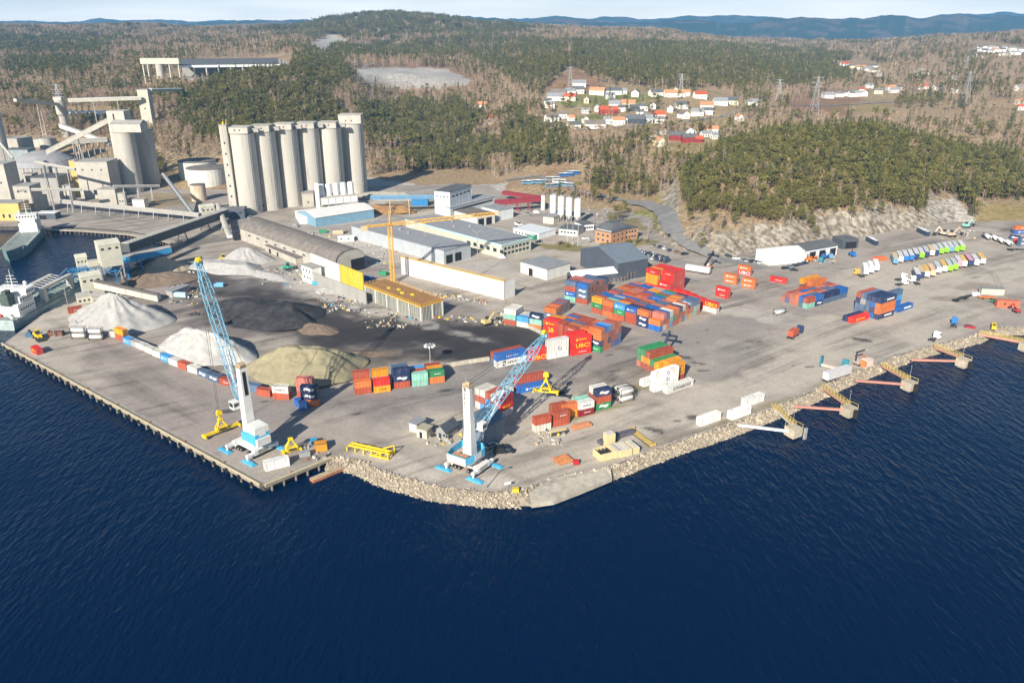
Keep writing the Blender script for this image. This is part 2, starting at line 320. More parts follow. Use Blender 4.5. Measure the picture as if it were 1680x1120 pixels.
def make_terrain():
    ys = np.concatenate([np.linspace(430, 760, 130), np.geomspace(764, 3300, 190), np.geomspace(3360, 8700, 110)])
    As = np.linspace(CA[0], CA[-1], 620); A, Y = np.meshgrid(As, ys); X = A * Y; Z = terrain(X, Y)
    nr, nc = X.shape; idx = np.arange(nr * nc).reshape(nr, nc)
    f = np.stack([idx[:-1, :-1], idx[:-1, 1:], idx[1:, 1:], idx[1:, :-1]], -1).reshape(-1, 4)
    V = np.stack([X, Y, Z], -1).reshape(-1, 3)
    px, py = proj(V[:, 0], V[:, 1], V[:, 2]); n1 = fbm(V[:, 0] / 35, V[:, 1] / 35, 31)[:, None]; n2 = fbm(V[:, 0] / 120, V[:, 1] / 120, 37)[:, None]
    c = np.array(LITTER) * (1 - n2) * 1.2 + np.array(SCRUB) * n2 * 1.0
    c = c * (1 - np.clip((n1 - .5) * 3, 0, 1) * .6) + np.array(BRACK) * np.clip((n1 - .5) * 3, 0, 1) * .6
    jx = (fbm(V[:, 0] / 14, V[:, 1] / 14, 41) - .5) * 14; jy = (fbm(V[:, 0] / 14, V[:, 1] / 14, 43) - .5) * 8
    for poly, col in COVER:
        k = inpoly(px + jx, py + jy, poly); c[k] = np.array(col) * (.8 + .4 * n1[k])
    far = np.clip((V[:, 1] - 3000) / 800, 0, 1)[:, None]
    c = c * (1 - far) + far * (np.array((.045, .065, .045)) * (n2 > .40) + np.array((.12, .10, .08)) * (n2 <= .40))
    m = D.materials.new('hillside_ground'); m.use_nodes = True; N = m.node_tree.nodes; L = m.node_tree.links; b = N['Principled BSDF']
    b.inputs['Roughness'].default_value = .95; b.inputs['Specular IOR Level'].default_value = .1
    at = N.new('ShaderNodeAttribute'); at.attribute_name = 'cover'
    ge = N.new('ShaderNodeNewGeometry'); sx = N.new('ShaderNodeSeparateXYZ'); L.new(ge.outputs['True Normal'], sx.inputs['Vector'])
    co = N.new('ShaderNodeTexCoord'); n_ = N.new('ShaderNodeTexNoise'); n_.inputs['Scale'].default_value = .22; n_.inputs['Detail'].default_value = 8; n_.inputs['Roughness'].default_value = .7
    L.new(co.outputs['Object'], n_.inputs['Vector'])
    ad = N.new('ShaderNodeMath'); ad.operation = 'MULTIPLY_ADD'; ad.inputs[1].default_value = .45; L.new(n_.outputs['Fac'], ad.inputs[0]); L.new(sx.outputs['Z'], ad.inputs[2])
    st = N.new('ShaderNodeMapRange'); st.inputs['From Min'].default_value = 1.10; st.inputs['From Max'].default_value = 1.18; st.inputs['To Min'].default_value = .85; st.inputs['To Max'].default_value = 0
    L.new(ad.outputs['Value'], st.inputs['Value'])
    rr = N.new('ShaderNodeValToRGB'); rr.color_ramp.elements[0].color = (.16, .135, .105, 1); rr.color_ramp.elements[1].color = (.36, .325, .275, 1); rr.color_ramp.elements[0].position = .35; rr.color_ramp.elements[1].position = .62
    n3 = N.new('ShaderNodeTexNoise'); n3.inputs['Scale'].default_value = .3; n3.inputs['Detail'].default_value = 7; L.new(co.outputs['Object'], n3.inputs['Vector']); L.new(n3.outputs['Fac'], rr.inputs['Fac'])
    mxx = N.new('ShaderNodeMix'); mxx.data_type = 'RGBA'; L.new(st.outputs['Result'], mxx.inputs[0]); L.new(at.outputs['Color'], mxx.inputs[6]); L.new(rr.outputs['Color'], mxx.inputs[7])
    vr = N.new('ShaderNodeMapRange'); vr.inputs['From Min'].default_value = .3; vr.inputs['From Max'].default_value = .7; vr.inputs['To Min'].default_value = .72; vr.inputs['To Max'].default_value = 1.25; L.new(n3.outputs['Fac'], vr.inputs['Value'])
    sc = N.new('ShaderNodeVectorMath'); sc.operation = 'SCALE'; L.new(mxx.outputs[2], sc.inputs[0]); L.new(vr.outputs['Result'], sc.inputs['Scale'])
    L.new(sc.outputs['Vector'], b.inputs['Base Color'])
    bp = N.new('ShaderNodeBump'); bp.inputs['Strength'].default_value = .8; bp.inputs['Distance'].default_value = 1.5; L.new(n3.outputs['Fac'], bp.inputs['Height']); L.new(bp.outputs['Normal'], b.inputs['Normal'])
    me = npmesh('hills', V, f, [m]); setcol(me, 'cover', c)
    tag(obj('hills', me), 'wooded hills and valley behind the port fading to blue ridges', 'hills', kind='structure')
make_terrain()

# ------------------------------------------------------------------ yard (apron) with its stains and surfaces
COAST = [(8, 562), (432, 792), (540, 748), (585, 752), (640, 776), (720, 797), (800, 806), (855, 806), (905, 785), (1000, 765), (1100, 728), (1215, 690), (1300, 656), (1400, 611), (1500, 574), (1600, 549), (1632, 536), (1720, 536), (2000, 560)]
BASIN = [(-260, 371), (40, 371), (130, 373), (210, 379), (262, 388), (296, 404), (240, 434), (196, 446), (150, 462), (130, 470)]
YARD = [G(*q) for q in BASIN] + [G(*q) for q in COAST] + [Vector((520, 330, 0)), Vector((620, 560, 0)), Vector((600, 640, 0)), Vector((-60, 690, 0)), Vector((-640, 690, 0)), Vector((-640, 520, 0))]
def blob(X, Y, c, rx, ry, ang):
    dx = X - c[0]; dy = Y - c[1]; ca, sa = math.cos(ang), math.sin(ang)
    u = (dx * ca + dy * sa) / rx; v = (-dx * sa + dy * ca) / ry
    return np.sqrt(u * u + v * v)
CON = (.49, .43, .355); ASPH = (.38, .33, .28); COAL = (.055, .05, .05); DUST = (.50, .46, .41); DIRT = (.25, .20, .15); LILAC = (.335, .285, .25); ROADC = (.22, .21, .205); PALE = (.56, .50, .42)
GRASSC = (.24, .20, .075)
GROUND = [  # px, py, rx m, ry m, angle deg, colour, strength
 (230, 640, 90, 34, -38, LILAC, .95), (60, 570, 60, 16, -38, CON, .8), (300, 480, 70, 40, -30, LILAC, .9), (480, 460, 60, 26, -30, DUST, .7), (130, 500, 40, 40, 45, PALE, .7),
 (440, 510, 44, 36, -20, COAL, .95), (560, 540, 40, 24, -28, COAL, .8), (700, 560, 60, 20, -20, COAL, .97), (800, 555, 38, 15, -28, COAL, .97), (845, 549, 26, 11, -28, COAL, .95), (690, 575, 44, 12, -10, COAL, .9), (620, 590, 40, 10, 10, COAL, .55), (390, 470, 34, 16, -20, COAL, .7),
 (530, 505, 30, 7, -30, LILAC, .5), (560, 580, 38, 10, -5, DIRT, .45), (640, 570, 26, 9, 0, (.2, .18, .165), .5), (300, 450, 34, 26, 45, COAL, .75), (270, 460, 30, 18, 40, (.10, .09, .085), .9), (330, 540, 24, 14, -35, LILAC, .5),  # dark blobs by the basin conveyors: conveyor shade painted in with the coal
 (640, 650, 60, 18, 14, (.285, .255, .235), .85), (820, 690, 40, 18, 20, CON, .8), (760, 620, 70, 12, 28, (.27, .245, .225), .7), (960, 600, 60, 9, 30, (.25, .225, .205), .7), (1100, 560, 60, 18, 30, (.285, .255, .23), .8),
 (1250, 590, 70, 16, 33, (.30, .27, .24), .7), (1250, 530, 70, 9, 33, (.30, .265, .235), .6), (1350, 560, 70, 5, 33, DIRT, .45), (1200, 640, 80, 16, 34, CON, .9), (1450, 540, 80, 26, 33, CON, .9), (1550, 450, 80, 40, 30, CON, .9), (1180, 500, 40, 14, -40, PALE, .6),
 (1030, 690, 60, 12, 30, CON, .9), (920, 760, 40, 16, 25, CON, .9), (700, 770, 30, 7, -20, PALE, .6), (1020, 640, 22, 2.6, 30, GRASSC, .7), (960, 680, 22, 2.4, 28, GRASSC, .7), (1110, 716, 30, 2.0, 32, DIRT, .6), (1250, 672, 30, 2.5, 32, GRASSC, .5), (1400, 610, 30, 2.5, 32, GRASSC, .5),
 (700, 430, 80, 30, -40, DUST, .6), (560, 400, 50, 14, -45, DUST, .6), (650, 380, 50, 20, -45, LILAC, .6), (900, 400, 60, 50, -30, CON, .6), (820, 470, 40, 20, -30, CON, .7), (1000, 470, 60, 26, -30, ASPH, .5), (620, 345, 60, 50, 0, DUST, .7), (800, 340, 70, 50, 0, CON, .7),
 (925, 405, 17, 9, -20, GRASSC, .95), (1040, 400, 20, 7, 20, GRASSC, .9), (880, 425, 14, 5, 20, GRASSC, .8), (1040, 370, 14, 22, 0, GRASSC, .8), (950, 335, 26, 30, -30, SCRUB, .5), (1110, 430, 20, 6, -35, ROADC, .4),
 (100, 340, 120, 40, 0, (.30, .275, .25), .8), (260, 330, 28, 40, 0, SCRUB, .8), (300, 330, 24, 20, 0, (.22, .19, .12), .7), (360, 360, 30, 40, 30, (.3, .27, .24), .8), (300, 400, 40, 12, 40, (.12, .11, .10), .7), (660, 340, 26, 26, 0, (.32, .22, .10), .7),  # dark blob at the basin corner also carries conveyor shade as colour
 (640, 516, 70, 5, -36, DUST, .6), (560, 490, 40, 8, -36, DUST, .8), (770, 500, 40, 7, -15, DUST, .4), (1560, 490, 10, 5, 20, DIRT, .6), (1600, 470, 14, 6, 20, DIRT, .6), (1640, 395, 50, 40, 0, CON, .7),
]
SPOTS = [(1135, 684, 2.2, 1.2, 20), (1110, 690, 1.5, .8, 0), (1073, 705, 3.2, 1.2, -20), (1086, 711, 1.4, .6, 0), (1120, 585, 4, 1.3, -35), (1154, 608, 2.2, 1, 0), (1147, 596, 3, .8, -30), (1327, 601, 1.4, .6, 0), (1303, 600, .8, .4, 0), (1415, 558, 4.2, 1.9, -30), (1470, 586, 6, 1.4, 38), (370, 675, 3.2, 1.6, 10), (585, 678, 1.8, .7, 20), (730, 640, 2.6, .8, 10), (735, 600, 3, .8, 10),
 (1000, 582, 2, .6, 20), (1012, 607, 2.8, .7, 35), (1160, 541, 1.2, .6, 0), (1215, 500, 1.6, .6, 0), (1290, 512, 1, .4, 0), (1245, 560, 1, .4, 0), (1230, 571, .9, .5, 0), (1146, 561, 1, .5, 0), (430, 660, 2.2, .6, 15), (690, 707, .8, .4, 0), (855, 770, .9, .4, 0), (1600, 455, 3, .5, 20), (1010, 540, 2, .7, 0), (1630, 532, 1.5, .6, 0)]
LINES = [([(700, 702), (790, 668), (900, 640), (1000, 606), (1090, 574)], .9, .35), ([(860, 712), (930, 672), (1000, 640), (1060, 610)], .8, .4), ([(950, 655), (1010, 615)], 1.2, .5), ([(1010, 690), (1130, 640), (1290, 575), (1400, 530)], .9, .3), ([(1180, 600), (1300, 556), (1420, 512)], 1.0, .35), ([(1200, 640), (1330, 585), (1450, 545), (1560, 500)], .9, .28), ([(520, 700), (640, 660), (760, 640), (880, 600)], 1.0, .3),
 ([(470, 690), (560, 660), (680, 650)], .9, .3), ([(880, 740), (960, 712), (1060, 690)], .8, .3), ([(868, 722), (900, 735), (960, 722), (1030, 690)], .8, .4), ([(1590, 430), (1630, 450), (1640, 470), (1600, 490)], .8, .35), ([(1500, 470), (1590, 450), (1660, 440)], .9, .3), ([(130, 580), (240, 640), (330, 690)], .8, .3), ([(180, 570), (300, 640), (380, 690)], .8, .25), ([(410, 400), (480, 470), (560, 520)], .9, .3), ([(860, 480), (940, 440), (1040, 425)], .8, .25), ([(640, 430), (760, 470), (850, 480)], .9, .3), ([(900, 410), (860, 400), (870, 375)], .8, .25), ([(1110, 470), (1230, 440), (1400, 440), (1460, 400)], .9, .3)]
def yard():
    st = 1.25; gx = np.arange(-440, 600, st); gy = np.arange(184, 692, st); X, Y = np.meshgrid(gx, gy)
    poly = [(p.x, p.y) for p in YARD]
    ins = inpoly(X, Y, poly)
    ok = ins[:-1, :-1] & ins[1:, :-1] & ins[:-1, 1:] & ins[1:, 1:]
    nr, nc = X.shape; idx = np.arange(nr * nc).reshape(nr, nc)
    f = np.stack([idx[:-1, :-1], idx[:-1, 1:], idx[1:, 1:], idx[1:, :-1]], -1)[ok]
    used = np.unique(f); re = -np.ones(nr * nc, int); re[used] = np.arange(len(used)); f = re[f]
    x = X.ravel()[used]; y = Y.ravel()[used]
    n1 = fbm(x / 26, y / 26, 51); n2 = fbm(x / 7, y / 7, 53); n3 = fbm(x / 2.6, y / 2.6, 57, 3)
    c = np.array(ASPH) * (.86 + .28 * n2)[:, None]
    wx = (fbm(x / 16, y / 16, 61) - .5) * 26; wy = (fbm(x / 16, y / 16, 67) - .5) * 26
    for px, py, rx, ry, a, col, s in GROUND:
        w0 = min(1, ry / 14)
        d = blob(x + wx * w0, y + wy * w0, G(px, py), rx, ry, math.radians(a)) + (n2 - .5) * .5
        k = np.clip((1.12 - d) / .45, 0, 1); k = (k * k * (3 - 2 * k) * s)[:, None]
        c = c * (1 - k) + np.array(col) * k
    # coal smear streaks and tyre streaks following the yard lanes
    for ang, wl_, lo, amt, s in ((33, 3.0, .56, .30, 71), (28, 7, .55, .22, 73), (-38, 5, .58, .22, 79)):
        ca, sa = math.cos(math.radians(ang)), math.sin(math.radians(ang))
        u = (x * ca + y * sa) / 60; v = (-x * sa + y * ca) / wl_
        t = fbm(u, v, s, 3); k = np.clip((t - lo) / .12, 0, 1) * amt * np.clip((n1 - .3) * 3, 0, 1); c = c * (1 - k[:, None])
    # clumped coal dust blotches inside the dark field
    dk = np.clip((.75 - blob(x, y, G(640, 540), 130, 45, math.radians(-24))) / .3, 0, 1) * np.clip((n2 - .47) / .1, 0, 1)
    c = c * (1 - .75 * dk[:, None]) + np.array((.045, .04, .042)) * .75 * dk[:, None]
    for pts, w_, am in LINES:
        P = [G(*q) for q in pts]
        for off in (-1.1, 1.1):
            for p, q in zip(P, P[1:]):
                vx, vy = q.x - p.x, q.y - p.y; L_ = math.hypot(vx, vy); ox, oy = -vy / L_ * off, vx / L_ * off; t = np.clip(((x - p.x - ox) * vx + (y - p.y - oy) * vy) / L_ ** 2, 0, 1)
                d = np.hypot(x - p.x - ox - t * vx, y - p.y - oy - t * vy) + (n3 - .5) * .6; k = np.clip(1.2 - d / w_, 0, 1) * am * np.clip((n1 - .2) * 2.2, .1, 1); c = c * (1 - k[:, None])
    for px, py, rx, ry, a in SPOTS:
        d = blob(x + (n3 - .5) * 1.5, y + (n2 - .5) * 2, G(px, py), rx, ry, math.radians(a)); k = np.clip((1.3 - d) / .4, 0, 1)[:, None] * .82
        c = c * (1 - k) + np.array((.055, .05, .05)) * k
    c *= (.9 + .2 * n3)[:, None]
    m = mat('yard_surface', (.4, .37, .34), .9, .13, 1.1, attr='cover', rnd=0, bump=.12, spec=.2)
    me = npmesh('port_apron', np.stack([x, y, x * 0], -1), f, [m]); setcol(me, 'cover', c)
    ap = tag(obj('port_apron', me), 'grey asphalt and concrete port apron with coal dust and tyre marks', 'ground', kind='structure')
    mb = MB(); n = len(poly); a2 = sum(poly[i][0] * poly[(i + 1) % n][1] - poly[(i + 1) % n][0] * poly[i][1] for i in range(n))
    o = list(range(n)) if a2 > 0 else list(range(n - 1, -1, -1))
    mb.add([(p[0], p[1], -.012) for p in poly], [tuple(o)])
    for i in range(n):
        p, q = poly[o[i]], poly[o[(i + 1) % n]]
        mb.add([(p[0], p[1], -.012), (q[0], q[1], -.012), (q[0], q[1], -7), (p[0], p[1], -7)], [(0, 3, 2, 1)], 1)
    tag(mb.build('ground_slab', [mat('apron_edge', (.36, .325, .29), .9, .2, .4, rnd=0), mat('shaded_quay_wall', (.09, .08, .07), .8, .4, .5, rnd=0)]), 'concrete ground slab and quay face under the port apron', 'ground', kind='structure')  # dark second material puts the shade under the quay deck into the colour
yard()
# ------------------------------------------------------------------ trees
PINE = mat('pine_needles', (.188, .172, .050), .9, .4, .9, rnd=.22, spec=.1); SPRUCE = mat('spruce_needles', (.115, .118, .04), .9, .4, .9, rnd=.2, spec=.1)
BARK = mat('pine_bark', (.20, .125, .085), .95, .3, 2, spec=.1); BIRCH = mat('birch_bark', (.44, .37, .31), .9, .3, 1.5, spec=.1)
TWIG = mat('bare_twigs', (.45, .315, .21), .95, .3, .4, rnd=.25, spec=.05); TWIG2 = mat('bare_twigs_ochre', (.33, .25, .125), .95, .3, .4, rnd=.2, spec=.05)
def tris(mb, c, r, n, size, R, flat=.7, m=0):
    for _ in range(n):
        d = Vector((R.gauss(0, 1), R.gauss(0, 1), R.gauss(0, 1))); d.normalize(); p = c + Vector((d.x * r, d.y * r, d.z * r * flat)) * (R.random() ** .45)
        a = Vector((R.gauss(0, 1), R.gauss(0, 1), R.gauss(0, .55))).normalized(); b = a.cross(Vector((R.gauss(0, 1), R.gauss(0, 1), R.gauss(0, 1)))).normalized()
        s = size * R.uniform(.6, 1.25)
        mb.add([p - a * s * .55, p + a * s * .55, p + b * s * .8 + Vector((0, 0, -.1 * s))], [(0, 1, 2)], m)
def pine_meshes(i, full):
    R = random.Random(100 + i); h = R.uniform(10, 12.5); t = MB(); c = MB(); lean = Vector((R.uniform(-.6, .6), R.uniform(-.6, .6), 0))
    pts = [Vector((0, 0, -.6)), Vector((0, 0, h * .3)) + lean * .4, Vector((0, 0, h * .65)) + lean * .8, Vector((0, 0, h * .97)) + lean]
    for k, (r0, r1) in enumerate(((.24, .19), (.19, .13), (.13, .04))): t.cyl(pts[k], pts[k + 1], r0, r1, 6, 0, k == 2)
    nc = 15 if full else 13
    for k in range(nc):
        f = R.uniform(.42, 1.0); z = h * f; rad = math.sqrt(max(0, 1 - ((f - .70) / .34) ** 2)) * R.uniform(1.5, 2.9) + .3; a = R.uniform(0, 2 * PI)
        p = Vector((math.cos(a) * rad * .8, math.sin(a) * rad * .8, z)) + lean * f
        st = Vector((lean.x * f, lean.y * f, z - .7)); t.cyl(st, p, .06, .025, 3, 0, False)
        tris(c, p, R.uniform(1.0, 1.6), 34 if full else 18, .58 if full else .85, R, .62)
    tris(c, Vector((lean.x, lean.y, h * .97)), 1.0, 26 if full else 14, .6, R, .8)
    return t, c
def spruce_meshes(i, full):
    R = random.Random(300 + i); h = R.uniform(13, 16); t = MB(); c = MB(); t.cyl((0, 0, -.6), (0, 0, h * .96), .22, .03, 6)
    for k in range(13):
        f = .12 + .86 * k / 12; rad = (1 - f) * 2.9 + .25; n = max(4, int(8 * (1 - f) + 3))
        for j in range(n):
            a = 2 * PI * j / n + R.uniform(-.4, .4) + k; rr = rad * R.uniform(.75, 1.15); p = Vector((math.cos(a) * rr * .62, math.sin(a) * rr * .62, h * f - rr * .18))
            tris(c, p, rr * .42 + .2, 8 if full else 4, .6 if full else .85, R, .4)
    return t, c
def bare_meshes(i, full):
    R = random.Random(500 + i); h = R.uniform(11, 14); t = MB(); c = MB(); lean = Vector((R.uniform(-.7, .7), R.uniform(-.7, .7), 0))
    pts = [Vector((0, 0, -.6)), Vector((0, 0, h * .4)) + lean * .4, Vector((0, 0, h * .75)) + lean * .8, Vector((0, 0, h)) + lean]
    for k, (r0, r1) in enumerate(((.17, .13), (.13, .08), (.08, .02))): t.cyl(pts[k], pts[k + 1], r0, r1, 5, 0, False)
    nb = 15 if full else 11
    for k in range(nb):
        f = R.uniform(.3, .95); a = R.uniform(0, 2 * PI); ln = (1.15 - f) * h * R.uniform(.25, .42) + .5; p = Vector((0, 0, h * f)) + lean * f
        q = p + Vector((math.cos(a) * .62, math.sin(a) * .62, .9)).normalized() * ln; t.cyl(p, q, .055, .02, 3, 0, False)
        for _ in range(24 if full else 14):
            s = p.lerp(q, R.uniform(.25, 1.05)); d = Vector((R.gauss(0, .7) + math.cos(a) * .4, R.gauss(0, .7) + math.sin(a) * .4, R.uniform(.1, 1.2))).normalized(); L_ = R.uniform(.7, 1.9)
            w = d.cross(Vector((R.gauss(0, 1), R.gauss(0, 1), R.gauss(0, 1)))).normalized() * R.uniform(.035, .075) * (1 if full else 1.5)
            c.add([s - w, s + w, s + d * L_], [(0, 1, 2)])
    return t, c
def join(parts):
    o = MB()
    for mb, m in parts: o.add(mb.v, mb.f, m)
    return o
PV = [pine_meshes(i, True) for i in range(4)]; SV = [spruce_meshes(i, True) for i in range(2)]; BV = [bare_meshes(i, True) for i in range(4)]
def tmesh(pair, tm, cm, nm): return pair[0].mesh(nm + '_trunk', tm), pair[1].mesh(nm + '_crown', cm)
PM = [tmesh(p, BARK, PINE, 'pine') for p in PV] + [tmesh(p, BARK, SPRUCE, 'spruce') for p in SV]
BM = [tmesh(p, BIRCH, TWIG if i < 3 else TWIG2, 'bare') for i, p in enumerate(BV)]
TEMPL = D.collections.new('tree_templates')                          # never linked into the scene: source meshes of the forest masses
def templ(name, mb, mats):
    o = D.objects.new(name, mb.mesh(name, mats)); TEMPL_[name[0:2]].objects.link(o); return o
TEMPL_ = {k: D.collections.new('templ_' + k) for k in ('pi', 'ba', 'gp', 'gb')}
for i in range(3):
    a = pine_meshes(20 + i, False); templ('pi_%d' % i, join([(a[0], 0), (a[1], 1)]), [BARK, PINE])
a = spruce_meshes(22, False); templ('pi_s', join([(a[0], 0), (a[1], 1)]), [BARK, SPRUCE])
for i in range(3):
    a = bare_meshes(20 + i, False); templ('ba_%d' % i, join([(a[0], 0), (a[1], 1)]), [BIRCH, TWIG if i < 2 else TWIG2])
def grove(seed, kinds, n, rad):
    R = random.Random(seed); g = MB()
    for _ in range(n):
        k = R.choice(kinds); a = (pine_meshes if k == 0 else spruce_meshes if k == 1 else bare_meshes)(R.randint(30, 36), False)
        r = rad * math.sqrt(R.random()); t = R.uniform(0, 2 * PI); s = R.uniform(.75, 1.15); d = Vector((r * math.cos(t), r * math.sin(t), 0))
        for mb, m in ((a[0], 0 if k < 2 else 2), (a[1], 1 if k == 0 else 3 if k == 1 else 4)):
            g.add([(v[0] * s + d.x, v[1] * s + d.y, v[2] * s) for v in mb.v], mb.f, m)
    return g
for i in range(3):
    templ('gp_%d' % i, grove(i, [0, 0, 0, 1], 9, 11), [BARK, PINE, BIRCH, SPRUCE, TWIG]); templ('gb_%d' % i, grove(50 + i, [2, 2, 2, 0], 9, 11), [BARK, PINE, BIRCH, SPRUCE, TWIG])
# where trees stand: outlines as seen, looked up on the ground
CLEAR = [  # no trees
 [(1105, 362), (1180, 350), (1250, 370), (1400, 370), (1520, 345), (1525, 402), (1250, 428), (1105, 405)],
 [(1290, 158), (1480, 150), (1690, 165), (1690, 222), (1560, 200), (1300, 188)],
 [(885, 205), (890, 150), (985, 140), (1190, 148), (1215, 168), (1185, 205), (1090, 215), (960, 225)], [(575, 115), (640, 108), (735, 112), (782, 132), (772, 146), (690, 150), (600, 146)],
 [(930, 112), (945, 112), (985, 140), (890, 152)], [(225, 135), (330, 98), (480, 92), (480, 116), (330, 136)], [(1300, 175), (1400, 140), (1460, 152), (1470, 185), (1340, 195), (1300, 190)], [(1600, 330), (1700, 330), (1700, 380), (1600, 375)],
 [(1060, 235), (1180, 218), (1175, 262), (1055, 264)], [(92, 176), (190, 176), (190, 200), (92, 200)], [(-100, 228), (240, 228), (240, 420), (-100, 420)], [(500, 76), (545, 56), (572, 66), (530, 92)], [(1590, 65), (1680, 75), (1680, 100), (1600, 92)],
 [(850, 275), (960, 272), (960, 320), (850, 320)], [(1040, 345), (1060, 330), (1115, 300), (1120, 345), (1090, 400), (1040, 400)], [(1360, 100), (1440, 100), (1440, 122), (1380, 112)], [(600, 312), (690, 306), (830, 298), (860, 285), (860, 335), (600, 335)], [(1518, 322), (1570, 322), (1600, 370), (1525, 390)], [(370, 270), (600, 270), (600, 330), (370, 330)], [(270, 262), (370, 262), (370, 330), (270, 330)]]
PINEA = [[(1110, 350), (1105, 310), (1160, 255), (1260, 195), (1330, 180), (1480, 183), (1560, 215), (1690, 300), (1690, 345), (1540, 352), (1250, 372), (1180, 375)], [(280, 200), (300, 165), (380, 120), (560, 100), (580, 130), (540, 160), (590, 220), (400, 250), (330, 235)],
 [(470, 105), (520, 80), (800, 62), (930, 75), (935, 140), (880, 165), (830, 130), (780, 98), (600, 96), (520, 110)], [(935, 112), (940, 70), (1200, 75), (1390, 92), (1395, 135), (1300, 150), (1200, 148), (985, 136)], [(420, 55), (500, 30), (640, 18), (780, 20), (900, 38), (860, 60), (700, 60), (520, 66)],
 [(590, 175), (700, 172), (800, 180), (770, 240), (620, 248), (560, 235)], [(1450, 165), (1520, 155), (1600, 172), (1560, 190), (1460, 190)], [(830, 205), (920, 200), (950, 300), (860, 300), (820, 250)], [(640, 262), (760, 240), (830, 235), (830, 262), (700, 290)], [(-60, 60), (200, 62), (160, 95), (-60, 90)], [(20, 100), (180, 100), (140, 130), (0, 125)]]
TRACKS = [[(590, 258), (680, 247), (760, 232), (830, 221), (900, 212), (1000, 212), (1090, 206), (1180, 192), (1260, 176), (1330, 173), (1400, 172), (1470, 168)],
 [(1030, 332), (1060, 337), (1084, 348), (1096, 366), (1108, 386)], [(830, 296), (880, 290), (960, 318), (1030, 332)], [(1360, 108), (1440, 130)]]
def fan(n, y0, y1):
    y = np.sqrt(rng.uniform(y0 * y0, y1 * y1, n)); a = rng.uniform(-.70, .69, n); return a * y, y
def sel(n, y0, y1, thin):
    x, y = fan(n, y0, y1); z = terrain(x, y); px, py = proj(x, y, z)
    k = (z > 1.2) & (px > -110) & (px < 1790)
    for q, c in enumerate(CLEAR): k &= ~(inpoly(px, py, c) & (rng.random(n) < (.86 if q == 0 else .72 if q == 1 else .93 if q in (2, 6, 8) else 1)))
    for tr in TRACKS:
        tp = [TP(*q) for q in tr]
        for p, q in zip(tp, tp[1:]):
            vx, vy = q.x - p.x, q.y - p.y; t = np.clip(((x - p.x) * vx + (y - p.y) * vy) / (vx * vx + vy * vy), 0, 1)
            k &= np.hypot(x - p.x - t * vx, y - p.y - t * vy) > 11
    back = (px > 1120) & (y > 742) & (y < 1080); k &= ~(back & (rng.random(n) < .72))
    # steep cliff foot of the knoll keeps clear
    sl = terrain(x, y + 3) - terrain(x, y - 3); k &= ~((sl > 3.4) & (y < 640) & (rng.random(n) < .85))
    x, y, z, px, py, back = x[k], y[k], z[k], px[k], py[k], back[k]
    n1 = fbm(x / 70, y / 70, 91); n2 = fbm(x / 22, y / 22, 93)
    pa = np.zeros(len(x), bool)
    for c in PINEA: pa |= inpoly(px, py, c)
    pa &= ~back
    edge = (n1 - .5) * .9 + (n2 - .5) * .7
    pine = np.where(pa, rng.random(len(x)) < .95 - np.clip(-edge * 1.4, 0, .5), rng.random(len(x)) < np.clip(.20 + edge * 1.6, .03, .8))
    k2 = rng.random(len(x)) < np.where(pine, 1, .8) * thin * np.clip(1.15 - np.abs(n2 - .5) * .6, 0, 1)
    return x[k2], y[k2], z[k2], pine[k2], px[k2], py[k2]
nx, ny, nz, npn, npx, npy = sel(38000, 440, 1010, 1)
mx_, my_, mz_, mpn, _, _ = sel(40000, 1010, 1800, 1)
fx_, fy_, fz_, fpn, _, _ = sel(15000, 1800, 3600, 1)
def pick(mask, n, m0):
    i = np.nonzero(mask & (npx > 0) & (npx < 1680))[0]; i = i[np.argsort(ny[i])]; return i[:n]
ip = pick(npn, 290, 0); ib = pick(~npn, 290, 0)
def region(px, py):
    if px > 1100: return 'knoll1' if px < 1240 else 'knoll2' if px < 1400 else 'knoll3' if px < 1520 else 'knoll4'
    if px > 600: return 'valley'
    return 'plant'
PL = {'knoll': ('green pine tree among the pines of the wooded knoll behind the container yard', 'pine trees on the knoll behind the yard'),
      'valley': ('green conifer standing between the factory halls and the valley road', 'conifers behind the factory halls'),
      'plant': ('green conifer on the slope behind the tall silos and the cement works', 'conifers on the slope behind the silos')}
BL = {'knoll': ('leafless grey brown tree at the rim of the wooded knoll behind the yard', 'bare trees around the knoll'),
      'valley': ('leafless tree with pale trunk between the factory halls and the valley road', 'bare trees behind the factory halls'),
      'plant': ('leafless brown tree on the slope behind the silos and cement works', 'bare trees on the slope behind the silos')}
for q_, w_ in (('1', 'on the western flank of the knoll above the road'), ('2', 'on the knoll above the white hall'), ('3', 'on the knoll above the parked buses'), ('4', 'at the east end of the knoll')):
    PL['knoll' + q_] = ('green pine tree %s behind the yard' % w_, 'pines ' + w_); BL['knoll' + q_] = ('leafless brown tree %s behind the yard' % w_, 'bare trees ' + w_)
def plant(name, cat, x, y, z, ms, lab, s, a):
    t = thing(name, lab[0], cat, (x, y, z), a, lab[1]); t.scale = (s, s, s)
    obj('trunk', ms[0], t); obj('crown', ms[1], t)
for i in ip: plant('pine_tree', 'tree', nx[i], ny[i], nz[i], PM[random.choice([0, 1, 2, 3, 0, 1, 2, 3, 0, 1, 2, 3, 4])], PL[region(npx[i], npy[i])], random.uniform(.6, 1.0), random.uniform(0, 6.3))
for i in ib: plant('bare_tree', 'tree', nx[i], ny[i], nz[i], BM[random.choice([0, 1, 2, 0, 1, 2, 3])], BL[region(npx[i], npy[i])], random.uniform(.55, .95), random.uniform(0, 6.3))
